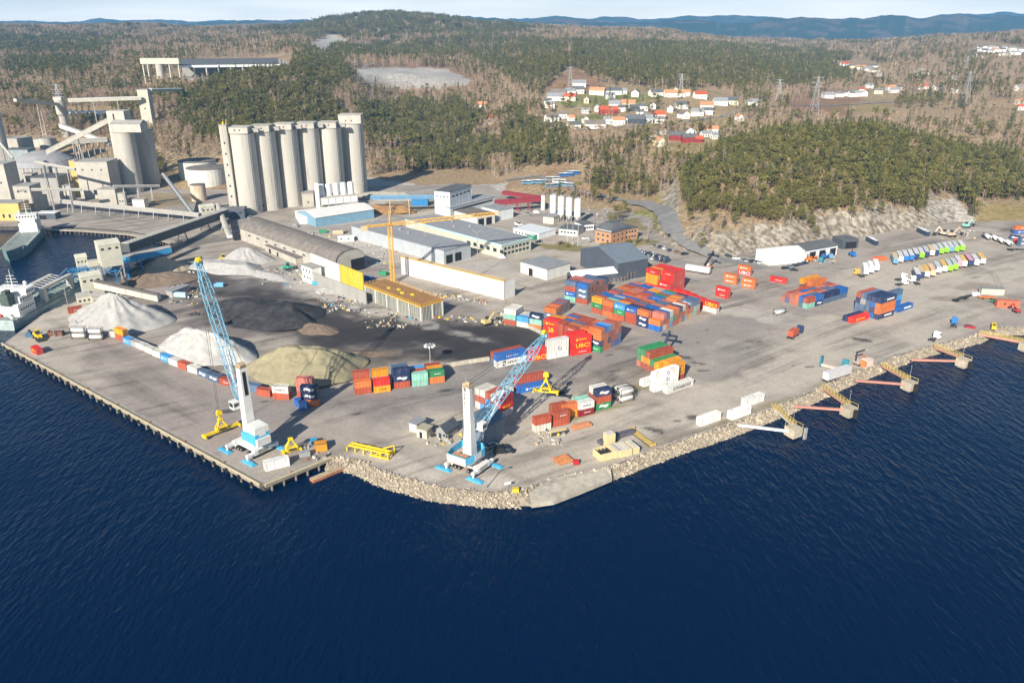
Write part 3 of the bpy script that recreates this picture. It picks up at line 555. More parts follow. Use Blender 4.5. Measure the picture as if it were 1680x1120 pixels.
def scatter(name, label, key, x, y, z, s0, s1):
    n = len(x); me = D.meshes.new(name); me.vertices.add(n); me.vertices.foreach_set('co', np.stack([x, y, z], -1).astype(np.float32).ravel())
    a = me.attributes.new('size', 'FLOAT', 'POINT'); a.data.foreach_set('value', rng.uniform(s0, s1, n).astype(np.float32))
    o = obj(name, me); tag(o, label, 'forest', kind='stuff')
    ng = D.node_groups.new(name + '_nodes', 'GeometryNodeTree'); ng.interface.new_socket('Geometry', in_out='INPUT', socket_type='NodeSocketGeometry'); ng.interface.new_socket('Geometry', in_out='OUTPUT', socket_type='NodeSocketGeometry')
    N = ng.nodes; L = ng.links; gi = N.new('NodeGroupInput'); go = N.new('NodeGroupOutput'); ip_ = N.new('GeometryNodeInstanceOnPoints'); ci = N.new('GeometryNodeCollectionInfo')
    ci.inputs['Collection'].default_value = TEMPL_[key]; ci.inputs['Separate Children'].default_value = True; ci.inputs['Reset Children'].default_value = True
    ip_.inputs['Pick Instance'].default_value = True
    rv = N.new('FunctionNodeRandomValue'); rv.data_type = 'FLOAT_VECTOR'; rv.inputs[0].default_value = (-.05, -.05, 0); rv.inputs[1].default_value = (.05, .05, 6.28)
    at = N.new('GeometryNodeInputNamedAttribute'); at.data_type = 'FLOAT'; at.inputs['Name'].default_value = 'size'
    L.new(gi.outputs[0], ip_.inputs['Points']); L.new(ci.outputs[0], ip_.inputs['Instance']); L.new(rv.outputs[0], ip_.inputs['Rotation']); L.new(at.outputs[0], ip_.inputs['Scale']); L.new(ip_.outputs[0], go.inputs[0])
    md = o.modifiers.new('scatter', 'NODES'); md.node_group = ng
    return o
kp = npn.copy(); kp[ip] = False; kb = ~npn; kb[ib] = False
def cat2(a, b): return np.concatenate([a, b])
scatter('conifer_forest', 'dense green pine and spruce forest covering the hills behind the port', 'pi', cat2(nx[kp], mx_[mpn]), cat2(ny[kp], my_[mpn]), cat2(nz[kp], mz_[mpn]), .7, 1.2)
scatter('bare_forest', 'leafless brown birch and aspen woods on the hills and valley behind the port', 'ba', cat2(nx[kb], mx_[~mpn]), cat2(ny[kb], my_[~mpn]), cat2(nz[kb], mz_[~mpn]), .55, 1.1)
scatter('far_conifer_forest', 'far conifer woods along the skyline hills', 'gp', fx_[fpn], fy_[fpn], fz_[fpn], .8, 1.2)
scatter('far_bare_forest', 'far leafless brown woods on the distant hills', 'gb', fx_[~fpn], fy_[~fpn], fz_[~fpn], .75, 1.1)
print('TREES', len(nx), len(mx_), len(fx_), npn.sum())
# tracks over the hills
TRK = mat('valley_road', (.235, .225, .215), .9, .15, .3, rnd=0)
def road(name, label, pts, w, lift=.35):
    P = [TP(*q) for q in pts]; Q = []
    for p, q in zip(P, P[1:]):
        n = max(2, int((q - p).length / 8))
        Q += [p.lerp(q, k / n) for k in range(n)]
    Q.append(P[-1]); mb = MB(); vs = []
    for i, p in enumerate(Q):
        d = (Q[min(i + 1, len(Q) - 1)] - Q[max(i - 1, 0)]); s = Vector((-d.y, d.x, 0)).normalized() * w / 2
        for e in (1, -1): v = p + s * e; vs.append((v.x, v.y, max(T(v.x, v.y), T(p.x, p.y)) + lift))
    mb.add(vs, [(2 * i, 2 * i + 1, 2 * i + 3, 2 * i + 2) for i in range(len(Q) - 1)])
    tag(mb.build(name, TRK), label, 'road', kind='structure')
road('port_road', 'grey road sweeping from the bend into the port past the car park', [(1104, 382), (1116, 396), (1136, 410), (1165, 422), (1205, 431), (1255, 440)], 8, .02)
for i, tr in enumerate(TRACKS): road('valley_road', ['grey valley road running behind the factory halls and below the houses', 'two lane road curving around the wooded knoll', 'access road to the bus yard behind the factories', 'far road to the distant valley'][i], tr, [8, 11, 7, 7][i])
# ------------------------------------------------------------------ haze
def haze():
    m = D.materials.new('haze'); m.use_nodes = True; N = m.node_tree.nodes; N.remove(N['Principled BSDF'])
    v = N.new('ShaderNodeVolumePrincipled'); v.inputs['Color'].default_value = (.20, .55, 1, 1); v.inputs['Density'].default_value = 1.0e-4; v.inputs['Anisotropy'].default_value = 0
    m.node_tree.links.new(v.outputs[0], N['Material Output'].inputs['Volume'])
    me = MB().box(-8000, 8000, -900, 8900, -11, 420).mesh('haze', m); tag(obj('haze', me), 'thin blue air haze over the fjord and hills', 'haze', kind='stuff')
haze()
# ------------------------------------------------------------------ freight containers
CC = {'rust': ((.40, .085, .045), 'rust red'), 'red': ((.66, .035, .025), 'bright red'), 'dred': ((.27, .022, .028), 'dark red'), 'orange': ((.60, .17, .05), 'orange'), 'amber': ((.76, .31, .025), 'yellow orange'),
      'blue': ((.025, .13, .42), 'blue'), 'navy': ((.022, .04, .11), 'navy blue'), 'sky': ((.07, .30, .60), 'light blue'), 'grey': ((.40, .40, .40), 'grey'), 'white': ((.74, .725, .69), 'white'), 'cream': ((.62, .59, .52), 'cream'),
      'green': ((.035, .24, .09), 'green'), 'mint': ((.26, .52, .42), 'mint green'), 'slate': ((.10, .155, .25), 'slate blue'), 'pink': ((.50, .17, .13), 'faded red')}
def cmat(c): return mat('container_' + c, CC[c][0], .5, .16, .5, rnd=.16, stretch=(1, 1, .35), dirt=((.22, .15, .11), .5, .55))
STEEL = mat('dark_steel', (.075, .07, .068), .6, .3, 1, metal=.3); LOCK = mat('lock_rods', (.34, .33, .32), .5, .2, 2, metal=.4); TYRE = mat('tyre_rubber', (.02, .02, .021), .85, .2, 2)
WHITEP = mat('white_paint', (.74, .73, .70), .5, .06, .7, rnd=.03); YELP = mat('yellow_print', (.85, .52, .02), .5, .05, 1); BLACKP = mat('black_print', (.02, .02, .025), .6, .1, 1); GREYM = mat('grey_metal', (.36, .36, .36), .55, .15, .6, metal=.2)
CW = 2.44
CACHE = {}
def body_mb(L, H):
    n = max(9, int(L / .56)); pts = []; e = .05
    xs = np.linspace(-L / 2 + .16, L / 2 - .10, n * 2)
    for i, x in enumerate(xs): pts.append((x, -CW / 2 + (.02 if (i // 2) % 2 == 0 else .085)))
    for i, x in reversed(list(enumerate(xs))): pts.append((x, CW / 2 - (.02 if (i // 2) % 2 == 0 else .085)))
    b = MB(); b.prism(pts, .14, H - .10)
    for sy in (-1, 1):                                               # rails and posts stand proud
        b.box(-L / 2, L / 2, sy * CW / 2 - .07, sy * CW / 2 + .0, 0.02, .15) if sy > 0 else b.box(-L / 2, L / 2, -CW / 2, -CW / 2 + .07, .02, .15)
        b.box(-L / 2, L / 2, (CW / 2 - .07) if sy > 0 else -CW / 2, (CW / 2) if sy > 0 else -CW / 2 + .07, H - .12, H)
        for sx in (-1, 1):
            x0 = -L / 2 if sx < 0 else L / 2 - .16; y0 = CW / 2 - .14 if sy > 0 else -CW / 2
            b.box(x0, x0 + .16, y0, y0 + .14, .15, H - .12)
    b.box(-L / 2 + .01, -L / 2 + .15, -CW / 2 + .14, CW / 2 - .14, .03, H - .02)
    b.box(L / 2 - .15, L / 2 - .02, -CW / 2 + .08, CW / 2 - .08, H - .14, H - .01); b.box(L / 2 - .15, L / 2 - .02, -CW / 2 + .08, CW / 2 - .08, .03, .15)
    k = int(L / .7)
    for i in range(k):
        x = -L / 2 + .3 + (L - .6) * (i + .25) / k; b.box(x, x + (L - .6) / k * .5, -CW / 2 + .1, CW / 2 - .1, H - .11, H - .055)
    return b
def door_mb():
    d = MB(); d.box(0, .05, .015, 1.12, .16, 1)                       # scaled in z to the height by the builder
    return d
def cmeshes(L, H, c):
    k = (round(L, 2), H, c)
    if k not in CACHE:
        me = body_mb(L, H).mesh('container_body', cmat(c)); d = []
        for s in (0, 1):
            mb = MB(); y0 = -1.10 if s == 0 else .01; mb.box(L / 2 - .09, L / 2 - .03, y0, y0 + 1.09, .155, H - .145)
            for y in (y0 + .3, y0 + .8): mb.cyl((L / 2 + .0, y, .1), (L / 2 + .0, y, H - .06), .035, None, 5, 1)
            for z in (.55, 1.35, H - .5): mb.box(L / 2 - .03, L / 2 - .012, y0 + .06, y0 + 1.03, z, z + .07, 0)
            d.append(mb.mesh('container_door', [cmat(c), LOCK]))
        CACHE[k] = (me, d)
    return CACHE[k]
def mark_mesh(kind, L, H):
    k = ('mark', kind, round(L, 1), H)
    if k in CACHE: return CACHE[k]
    y = -CW / 2 - .012
    def txt(s, h, m, x=0, z=None, st=None):
        me = text_mesh(s, h, m).copy(); v = [w.co.copy() for w in me.vertices]
        z_ = (H - h) / 2 if z is None else z; w = max(p.x for p in v) - min(p.x for p in v); f = (st / w) if st else 1
        for w_ in me.vertices: w_.co = (w_.co.x * f + x, y - w_.co.z * .4, w_.co.y + z_)
        me.update(); return me
    mb = MB()
    if kind == 'UBC': me = txt('UBC!', 1.7, YELP, .5, None, 6.4)
    elif kind == 'COOLBOXX': me = txt('COOLBOXX', 1.25, BLACKP, .8, None, 9.6)
    elif kind == 'DFDS': me = None; t = txt('DFDS', .95, mat('grey_print', (.12, .13, .15), .6, .1, 1), .2, None, 4.2)
    if kind == 'DFDS':
        for a in t.vertices: mb.v.append(tuple(a.co))
        for f in t.polygons: mb.f.append(tuple(f.vertices)); mb.m.append(0)
        c = (-3.4, 1.3)
        for q in ([(-.9, -.95), (.35, -.95), (.15, -.6), (-.35, -.35), (-.62, .2)], [(.9, .95), (-.35, .95), (-.15, .6), (.35, .35), (.62, -.2)], [(-.62, .2), (-.4, .95), (-.35, .95), (-.15, .6), (-.3, .3)], [(.62, -.2), (.4, -.95), (.35, -.95), (.15, -.6), (.3, -.3)]):
            pts = [(c[0] + a, c[1] + b * .95) for a, b in q]; o = len(mb.v); mb.v += [(p[0], y - .01, p[1]) for p in pts]; mb.f.append(tuple(range(o, o + len(pts)))); mb.m.append(0)
        me = mb.mesh('lettering', BLACKP)
    elif kind == 'ring':
        o = []
        for i in range(20):
            a0, a1 = 2 * PI * i / 20, 2 * PI * (i + 1) / 20
            if i in (2, 3, 12, 13): continue
            q = [(r * math.cos(a), r * math.sin(a)) for a, r in ((a0, .85), (a1, .85), (a1, .5), (a0, .5))]; mb.add([(.6 + p[0], y, H / 2 + p[1]) for p in q], [(3, 2, 1, 0)])
        me = mb.mesh('emblem', mat('blue_print', (.06, .08, .16), .6, .1, 1))
    elif kind in ('ybar', 'wbar', 'wsw', 'wdisc', 'kbar'):
        m = YELP if kind == 'ybar' else BLACKP if kind == 'kbar' else WHITEP
        if kind == 'wsw':
            w = min(L * .62, 4.4)
            for x0, x1, z0, z1, s in ((-w / 2, w / 2, H * .42, H * .66, .25), (-w * .42, -w * .1, H * .68, H * .78, .1), (0, w * .4, H * .26, H * .38, .2)): mb.add([(x0, y, z0), (x1, y, z0), (x1 + s, y, z1), (x0 + s, y, z1)], [(0, 1, 2, 3)])
        else:
            w = L * .42 if kind != 'kbar' else L * .5; h = .28 if kind != 'ybar' else .42
            n = 7
            for i in range(n):
                x0 = -w / 2 + .4 + w * i / n; mb.add([(x0, y, H * .42), (x0 + w / n * .72, y, H * .42), (x0 + w / n * .72, y, H * .42 + h), (x0, y, H * .42 + h)], [(0, 1, 2, 3)])
            if kind in ('ybar', 'wdisc'): mb.add([(-w / 2 - .35 + .5 * math.cos(t), y, H * .47 + .5 * math.sin(t)) for t in [2 * PI * i / 14 for i in range(14)]], [tuple(range(14))])
        me = mb.mesh('emblem', m)
    elif kind == 'swb':
        for x0, x1, z0, z1 in ((-L * .12, L * .36, .9, 1.75),): mb.add([(x0, y, z0), (x1, y, z0), (x1, y, z1), (x0, y, z1)], [(0, 1, 2, 3)])
        me = mb.mesh('emblem', WHITEP)
    elif kind == 'CIRC':
        me = txt('20', 1.9, YELP, .2, .4)
    elif kind == 'TARROS': me = txt('TARROS', .55, mat('blue_print', (.06, .08, .16), .6, .1, 1), 0, 1.0, 3.6)
    CACHE[k] = me; return me
SPEC = []                                                            # every container waits here until the nearest 300 are chosen
def cput(x, y, z, ang, L, H, c, label, group, mark=None, inner=False, flip=False): SPEC.append((x, y, z, ang, L, H, c, label, group, mark, inner, flip))
TIER = {1: ['lone'], 2: ['lower', 'upper'], 3: ['bottom', 'middle', 'top'], 4: ['bottom', 'second', 'third', 'top'], 5: ['bottom', 'second', 'third', 'fourth', 'top']}
ORD = ['first', 'second', 'third', 'fourth', 'fifth', 'sixth', 'seventh', 'eighth', 'ninth', 'tenth', 'eleventh', 'twelfth', 'thirteenth', 'fourteenth', 'fifteenth']
def at_anchor(px, py, ang, L, right=False, z=0):
    a = math.radians(ang); g = G(px, py, z); ex = Vector((math.cos(a), math.sin(a), 0)); ey = Vector((-ex.y, ex.x, 0))
    return g + ex * (-L / 2 if right else L / 2) + ey * CW / 2, ex, ey
def rmark(c, R):
    t = R.random()
    if c in ('navy', 'slate'): return 'wsw' if t < .75 else None
    if c in ('blue', 'sky'): return 'wdisc' if t < .4 else 'wsw' if t < .6 else None
    if c == 'red': return 'ybar' if t < .6 else 'wbar' if t < .75 else None
    if c in ('green',): return 'wbar' if t < .6 else None
    if c == 'amber': return 'kbar' if t < .5 else None
    if c in ('mint', 'cream', 'white'): return None
    return 'wbar' if t < .15 else None
def stack(px, py, ang, cols, where, L=6.06, group='container stacks on the apron', marks=None, H=2.59, right=False, iy=0, gap=.35, flip=False):
    p, ex, ey = at_anchor(px, py, ang, L, right); p = p + ey * iy * (CW + gap); R = random.Random(px * 7 + py + iy)
    for t, c in enumerate(cols):
        if c is None: continue
        j = Vector((R.uniform(-.05, .05), R.uniform(-.05, .05), 0))
        mk = (marks or {}).get(t, rmark(c, R) if iy == 0 else None)
        n = len(cols); lab = '%s container, %s %s' % (CC[c][1], ('standing alone ' if n == 1 else TIER[n][t] + ' tier, '), where)
        cput(p.x + j.x, p.y + j.y, t * H + .02, math.radians(ang) + R.uniform(-.006, .006), L, H, c, ' '.join(lab.split()), group, mk, False, flip)
def grid(px, py, ang, nx, ny, hfun, cfun, where, L=6.06, right=True, gx=.45, gy=.12, H=2.59, group='containers of the big blocks', vis=(1, 0), marks=None, seed=0, flip=False, names=None):
    p, ex, ey = at_anchor(px, py, ang, L, right); R = random.Random(seed); hh = {}
    for ix in range(nx):
        for iy in range(ny): hh[ix, iy] = hfun(ix, iy)
    for ix in range(nx):
        for iy in range(ny):
            q = p + ex * (L + gx) * (-ix if right else ix) + ey * (CW + gy) * iy
            for t in range(hh[ix, iy]):
                nb = [hh.get((ix - 1, iy), 0), hh.get((ix, iy - 1), 0)]
                front = any(h <= t for h in nb)
                if not (front or t == hh[ix, iy] - 1): c_ = R.random(); continue
                c = cfun(ix, iy, t, R); mk = (marks or {}).get((ix, iy, t), rmark(c, R) if hh.get((ix, iy - 1), 0) <= t else None)
                n = hh[ix, iy]; tn = (TIER[n][t] + ' tier') if n > 1 else 'single tier'
                if names: lab = names(CC[c][1], tn, ix, iy)
                else: lab = '%s container, %s, stack %s of row %s, %s' % (CC[c][1], tn, ['one', 'two', 'three', 'four', 'five', 'six', 'seven'][ix], ['one', 'two', 'three', 'four', 'five', 'six', 'seven', 'eight', 'nine', 'ten', 'eleven', 'twelve', 'thirteen', 'fourteen'][iy], where)
                cput(q.x + R.uniform(-.05, .05), q.y + R.uniform(-.05, .05), t * H + .02, math.radians(ang), L, H, c, lab, group, mk, not front, flip)
def wch(*a):
    ks = [k for k, w in a]; ws = [w for k, w in a]
    return lambda ix, iy, t, R: R.choices(ks, ws)[0]
MIX = wch(('rust', 30), ('orange', 22), ('pink', 12), ('blue', 9), ('navy', 9), ('slate', 8), ('amber', 4), ('sky', 4), ('grey', 3), ('cream', 3), ('green', 2), ('mint', 2))
def fixed(tab, other):
    return lambda ix, iy, t, R: (lambda o: tab.get((ix, iy, t), o))(other(ix, iy, t, R))
# front row beside the coal field
FR = 'container row beside the coal field'
for px, py, rows, wh in ((583, 648, [['rust', 'orange'], ['blue', 'dred', 'rust']], 'at the west end of'), (614, 645, [['amber', 'red'], ['rust', 'grey', 'amber']], 'second from the west in'),
                         (647, 638, [['rust', 'navy', 'navy'], ['rust', 'slate', 'slate']], 'with navy boxes in'), (677, 635, [['mint', 'mint'], ['rust', 'rust'], ['sky', 'sky']], 'of mint boxes in'), (704, 630, [['orange', 'green'], ['amber', 'amber'], ['rust', 'rust']], 'at the east end of')):
    for iy, cols in enumerate(rows): stack(px, py, 18, cols, ['front rank %s the coal field row', 'middle rank %s the coal field row', 'back rank %s the coal field row'][iy] % wh, iy=iy, group=FR, marks={} if iy == 0 else None)
# line along the pier below the white heaps
PR = 'container line along the pier'
line = [(448, 655, -6, ['rust', 'cream'], {1: 'TARROS', 0: None}), (421, 648, -20, ['rust'], None), (403, 640, -22, ['slate'], None), (380, 635, -25, ['slate'], None), (360, 630, -25, ['rust'], {0: 'wbar'}), (341, 623, -30, ['slate'], None), (324, 616, -32, ['slate'], None), (308, 609, -33, ['cream'], None), (291, 602, -34, ['rust'], None), (277, 597, -34, ['white'], None), (263, 590, -35, ['sky'], None), (250, 583, -35, ['cream'], None), (237, 577, -35, ['cream'], None), (224, 571, -35, ['cream'], None), (212, 566, -36, ['grey'], None), (202, 562, -36, ['sky'], None), (190, 556, -32, ['rust', 'amber'], None), (178, 552, -20, ['cream'], None)]
for i, (px, py, a, cols, mk) in enumerate(line): stack(px, py, a, cols, 'number %s from the crane along the pier' % ['one', 'two', 'three', 'four', 'five', 'six', 'seven', 'eight', 'nine', 'ten', 'eleven', 'twelve', 'thirteen', 'fourteen', 'fifteen', 'sixteen', 'seventeen', 'eighteen'][i], group=PR, marks=mk)
stack(113, 515, 38, ['rust'], 'beside the ship on the quay'); stack(52, 577, -40, ['red'], 'at the pier edge by the ship stern', marks={0: 'ybar'})
stack(495, 666, -4, ['orange', 'navy', 'navy'], 'of the dark pair east of the tall pier crane', group=PR); stack(483, 664, -50, ['blue'], 'low beside the navy stack near the pier crane', group=PR); stack(488, 652, -4, ['rust', 'pink', 'pink'], 'behind the navy stack near the pier crane', group=PR)
# stacks behind the second crane
C2 = 'containers behind the second crane'
for iy, cols in enumerate((['cream', 'red', 'dred'], ['cream', 'rust', 'cream'], ['white', 'sky', 'rust'], ['sky', 'rust', 'cream'], ['cream', 'rust', 'cream'])): stack(822, 687, 46, cols, 'number %s from the east behind crane two' % ['one', 'two', 'three', 'four', 'five'][iy], iy=iy, gap=.2, group=C2, flip=True, marks={2: None} if iy == 0 else None)
stack(818, 652, 26, ['cream'], 'just behind the second crane boom', group=C2); stack(852, 646, 26, ['blue'], 'behind the hanging yellow spreader', L=12.19, group=C2, marks={0: 'wdisc'}); stack(852, 646, 26, ['rust', 'rust'], 'behind the blue box at the hanging spreader', L=12.19, iy=1, group=C2)
# middle row
MR = 'container row along the grass strip'
stack(878, 710, 26, ['cream', 'rust'], 'at the west end of the row along the grass strip', group=MR, marks={}); stack(909, 701, 26, ['rust', 'rust'], 'second in the row along the grass strip', group=MR, marks={}); stack(912, 694, 26, ['rust', 'rust'], 'behind the second stack along the grass strip', iy=1, group=MR); stack(930, 693, 26, ['amber', 'orange'], 'with the orange base along the grass strip', iy=1, group=MR)
stack(950, 684, 26, ['dred', 'white'], 'with white top along the grass strip', group=MR, marks={1: 'TARROS'}); stack(950, 684, 26, ['rust', 'mint'], 'with mint top along the grass strip', iy=1, group=MR); stack(978, 674, 26, ['green', 'rust', 'navy'], 'beside the white tanks along the grass strip', group=MR, marks={0: 'wsw', 2: 'wsw'}); stack(978, 674, 26, ['rust', 'rust', 'cream'], 'with cream top beside the tanks', iy=1, group=MR)
# cool box group
CB = 'white and orange containers around the white reefer'
for i, (px, py) in enumerate(((1150, 700), (1201, 690), (1224, 668))): stack(px, py, 33, ['white'], ['westernmost', 'middle', 'easternmost'][i] + ' of three white boxes near the rocks', L=9.4, H=2.9, group='white boxes on the quay', marks={0: None})
stack(436, 774, 29, ['white'], 'at the pier head corner', L=7.4, H=2.9, group='white boxes on the quay', marks={0: None})
stack(1095, 647, 35, ['white'], 'long reefer on the ground with black letters', L=13.7, H=2.7, marks={0: 'COOLBOXX'}, group=CB); stack(1073, 644, 34, ['white', 'white', 'white'], 'west of the reefer with black letters', L=12.19, marks={1: 'ring', 2: 'ring', 0: 'ring'}, group=CB); stack(1073, 644, 34, ['white'], 'low behind the white triple stack', L=12.19, iy=2, group=CB)
stack(1103, 629, 34, ['rust', 'amber', 'amber'], 'behind the reefer with black letters', L=6.06, marks={1: 'kbar', 2: 'kbar', 0: None}, group=CB); stack(1103, 629, 34, ['rust', 'amber', 'amber'], 'behind the orange triple stack', L=6.06, iy=1, group=CB); stack(1088, 622, 34, ['orange', 'amber'], 'between green block and white stack', L=12.19, iy=1, group=CB)
for iy, cols in enumerate((['rust', 'green'], ['rust', 'amber', 'rust'], ['rust', 'amber', 'green'], ['pink', 'green', 'green'])): stack(1072, 613, 32, cols, 'rank %s of the green block under the reach stacker' % ['one', 'two', 'three', 'four'][iy], L=12.19, iy=iy, gap=.15, group=CB, flip=True, marks={})
# red lettered group in front of block A
UG = 'red and white containers beside the coal field wall'
stack(938, 584, 24, ['red', 'red', 'red'], 'with big yellow letters in front', L=9.12, marks={0: 'wbar', 1: 'UBC', 2: 'ybar'}, H=2.7, group=UG); stack(934, 581, 24, ['red', 'red', 'red'], 'second rank behind the yellow letters', L=9.12, iy=1, H=2.7, group=UG)
stack(899, 590, 26, ['white', 'white', 'white'], 'beside the red stack with yellow letters', L=9.6, marks={1: 'ring'}, group=UG, H=2.7); stack(868, 594, 27, ['red', 'red'], 'partly hidden behind the second crane boom', L=8.6, marks={0: 'UBC', 1: None}, group=UG); stack(815, 604, 30, ['white', 'blue'], 'with black emblem at the coal field wall', L=13.7, marks={0: 'DFDS', 1: 'wbar'}, group=UG, H=2.75); stack(815, 604, 30, ['slate', 'rust'], 'behind the emblem container at the coal field', L=13.7, iy=1, group=UG, H=2.75)
for iy in range(3): stack(891, 553, -32, ['red', 'red', 'red'] if iy < 2 else ['red', 'red', 'amber'], 'rank %s of the red tower at the coal wall' % ['one', 'two', 'three'][iy], L=7.2, iy=iy, marks={0: None, 1: 'CIRC', 2: 'ybar'} if iy == 0 else {}, H=2.75, group=UG)
# blocks
grid(985, 579, -41, 4, 6, lambda x, y: [4, 3, 3, 3][x] if y > 0 else [4, 2, 3, 3][x], fixed({(0, 0, 0): 'green', (0, 0, 1): 'navy', (0, 0, 2): 'orange', (0, 0, 3): 'orange', (0, 1, 3): 'blue', (0, 2, 3): 'sky', (0, 2, 1): 'navy', (0, 4, 0): 'blue', (0, 5, 0): 'blue', (1, 0, 1): 'slate', (1, 1, 2): 'orange', (2, 0, 2): 'rust'}, wch(('rust', 50), ('orange', 30), ('blue', 8), ('pink', 8), ('slate', 5))), 'block nearest the crane', seed=3)
grid(1082, 545, -44, 6, 13, lambda x, y: 3 if (x + y) % 9 else 2, fixed({(0, 0, 0): 'blue', (0, 0, 1): 'orange', (0, 0, 2): 'orange', (1, 0, 0): 'navy', (1, 0, 1): 'navy', (1, 0, 2): 'orange', (2, 0, 0): 'rust', (2, 0, 1): 'rust', (2, 0, 2): 'blue', (3, 0, 0): 'rust', (3, 0, 1): 'green', (3, 0, 2): 'sky', (4, 0, 0): 'orange', (4, 0, 1): 'rust', (4, 0, 2): 'orange', (5, 0, 0): 'rust', (5, 0, 1): 'green', (5, 0, 2): 'amber', (0, 12, 2): 'slate', (0, 11, 2): 'slate', (0, 10, 2): 'slate', (1, 2, 2): 'blue', (1, 3, 2): 'blue', (2, 3, 2): 'slate', (3, 1, 2): 'amber'}, MIX), 'big mixed block', seed=5)
grid(963, 500, -33, 2, 9, lambda x, y: 4 if y < 4 else 3, fixed({(1, 0, 0): 'mint', (1, 0, 1): 'blue', (1, 0, 2): 'rust', (1, 0, 3): 'slate', (0, 0, 0): 'rust', (0, 0, 1): 'slate', (0, 0, 2): 'slate', (0, 0, 3): 'blue', (0, 8, 2): 'navy', (0, 7, 2): 'slate'}, wch(('rust', 40), ('pink', 20), ('slate', 14), ('navy', 6), ('orange', 16))), 'shed block', seed=8)
grid(888, 543, -29, 3, 3, lambda x, y: [3, 2, 3][x] if y == 0 else [1, 2, 3][x], fixed({(0, 0, 0): 'orange', (0, 0, 1): 'mint', (0, 0, 2): 'navy', (1, 0, 0): 'cream', (1, 0, 1): 'sky', (2, 0, 0): 'rust', (2, 0, 1): 'mint', (2, 0, 2): 'cream'}, wch(('cream', 60), ('rust', 20))), 'wall corner block', seed=9, H=2.5)
grid(912, 524, -29, 1, 6, lambda x, y: 2, wch(('rust', 50), ('slate', 30), ('orange', 20)), 'block behind the wall corner', seed=10)
grid(1098, 482, -47, 2, 5, lambda x, y: 4 if y > 0 else [2, 4][x], fixed({(1, 1, 3): 'amber', (1, 0, 1): 'amber', (1, 0, 2): 'amber', (0, 3, 1): 'orange'}, wch(('red', 100),)), 'tall red block', seed=12, L=7.4, H=2.6)
RD = 'red boxes in line east of the red block'
for i, (px, py, cols, L) in enumerate(((1103, 489, ['red', 'red'], 9), (1122, 496, ['cream', 'red'], 6), (1136, 502, ['red', 'red'], 6), (1153, 509, ['cream', 'red'], 7.4))): stack(px, py, -48, cols, 'number %s in the line east of the red block' % ['one', 'two', 'three', 'four'][i], L=L, group=RD, marks={1: 'UBC' if i == 3 else None, 0: None})
RE = 'small red stacks on the open apron'
stack(1173, 485, -46, ['red', 'red'], 'alone south of the small red group', L=7.2, group=RE, marks={0: 'wbar', 1: 'ybar'}); stack(1187, 463, -42, ['orange', 'orange'], 'west of the small red group', L=7.2, group=RE, marks={0: 'ybar', 1: 'ybar'}); stack(1216, 470, -42, ['orange', 'orange'], 'east of the small red group', L=7.2, group=RE, marks={0: 'ybar', 1: 'ybar'}); stack(1210, 449, -42, ['red', 'orange'], 'behind the small red group', L=7.2, group=RE, marks={0: 'UBC', 1: 'ybar'}); stack(1262, 461, -36, ['red'], 'beside the small red stacks facing the white hall', L=9, group=RE, marks={0: 'wbar'})
grid(1323, 507, 34, 5, 6, lambda x, y: 2 if (x, y) not in ((0, 5), (1, 5)) else 1, fixed({(0, 0, 0): 'mint', (0, 0, 1): 'rust', (1, 0, 0): 'navy', (1, 0, 1): 'blue', (2, 0, 0): 'slate', (2, 0, 1): 'navy', (3, 0, 0): 'slate', (3, 0, 1): 'navy', (4, 0, 0): 'slate', (4, 0, 1): 'blue'}, wch(('slate', 30), ('rust', 22), ('pink', 12), ('blue', 14), ('orange', 12), ('grey', 8))), 'low block', right=False, seed=14, flip=True, group='containers of the low block')
stack(1336, 489, 33, [None, None, 'orange'], 'on the low block at its front', L=12.19, H=2.59, group='containers of the low block', iy=1); stack(1331, 487, 33, [None, None, 'amber'], 'on the low block at its back', L=12.19, group='containers of the low block', iy=2)
HB = 'containers of the tower stack by the quay'
for iy, cols in enumerate((['navy', 'orange', 'orange', 'navy'], ['blue', 'navy', 'blue', 'navy'], ['rust', 'slate', 'slate', 'navy'], ['slate', 'slate', 'grey', 'slate'], ['slate', 'slate', 'navy', 'rust'])): stack(1440, 525, 33, cols, 'rank %s of the tower stack by the quay' % ['one', 'two', 'three', 'four', 'five'][iy], L=12.19, iy=iy, gap=.12, group=HB, flip=True, marks={0: 'swb', 3: 'swb', 1: None, 2: None} if iy == 0 else {})
stack(1473, 513, 33, ['blue'], 'east of the tower stack by the quay', L=12.19, group=HB, marks={0: 'swb'}); stack(1468, 507, 33, ['blue', 'sky', 'slate'], 'behind the east end of the tower stack', L=9.1, iy=1, group=HB); stack(1398, 531, 32, ['red'], 'low in front of the tower stack', L=12.19, group=HB); stack(1398, 531, 32, ['navy'], 'low beside the red one before the tower stack', L=12.19, iy=1, group=HB)
EB = 'containers at the far east edge'
stack(1664, 384, 6, ['blue', 'orange'], 'at the far east edge of the yard', L=12.19, group=EB); stack(1655, 392, -42, ['navy'], 'beside the tank trailers', group=EB); stack(1663, 398, -42, ['red'], 'beside the navy one near the tank trailers', group=EB); stack(1672, 404, 10, ['slate', 'slate'], 'by the tank trailers at the east edge', group=EB)
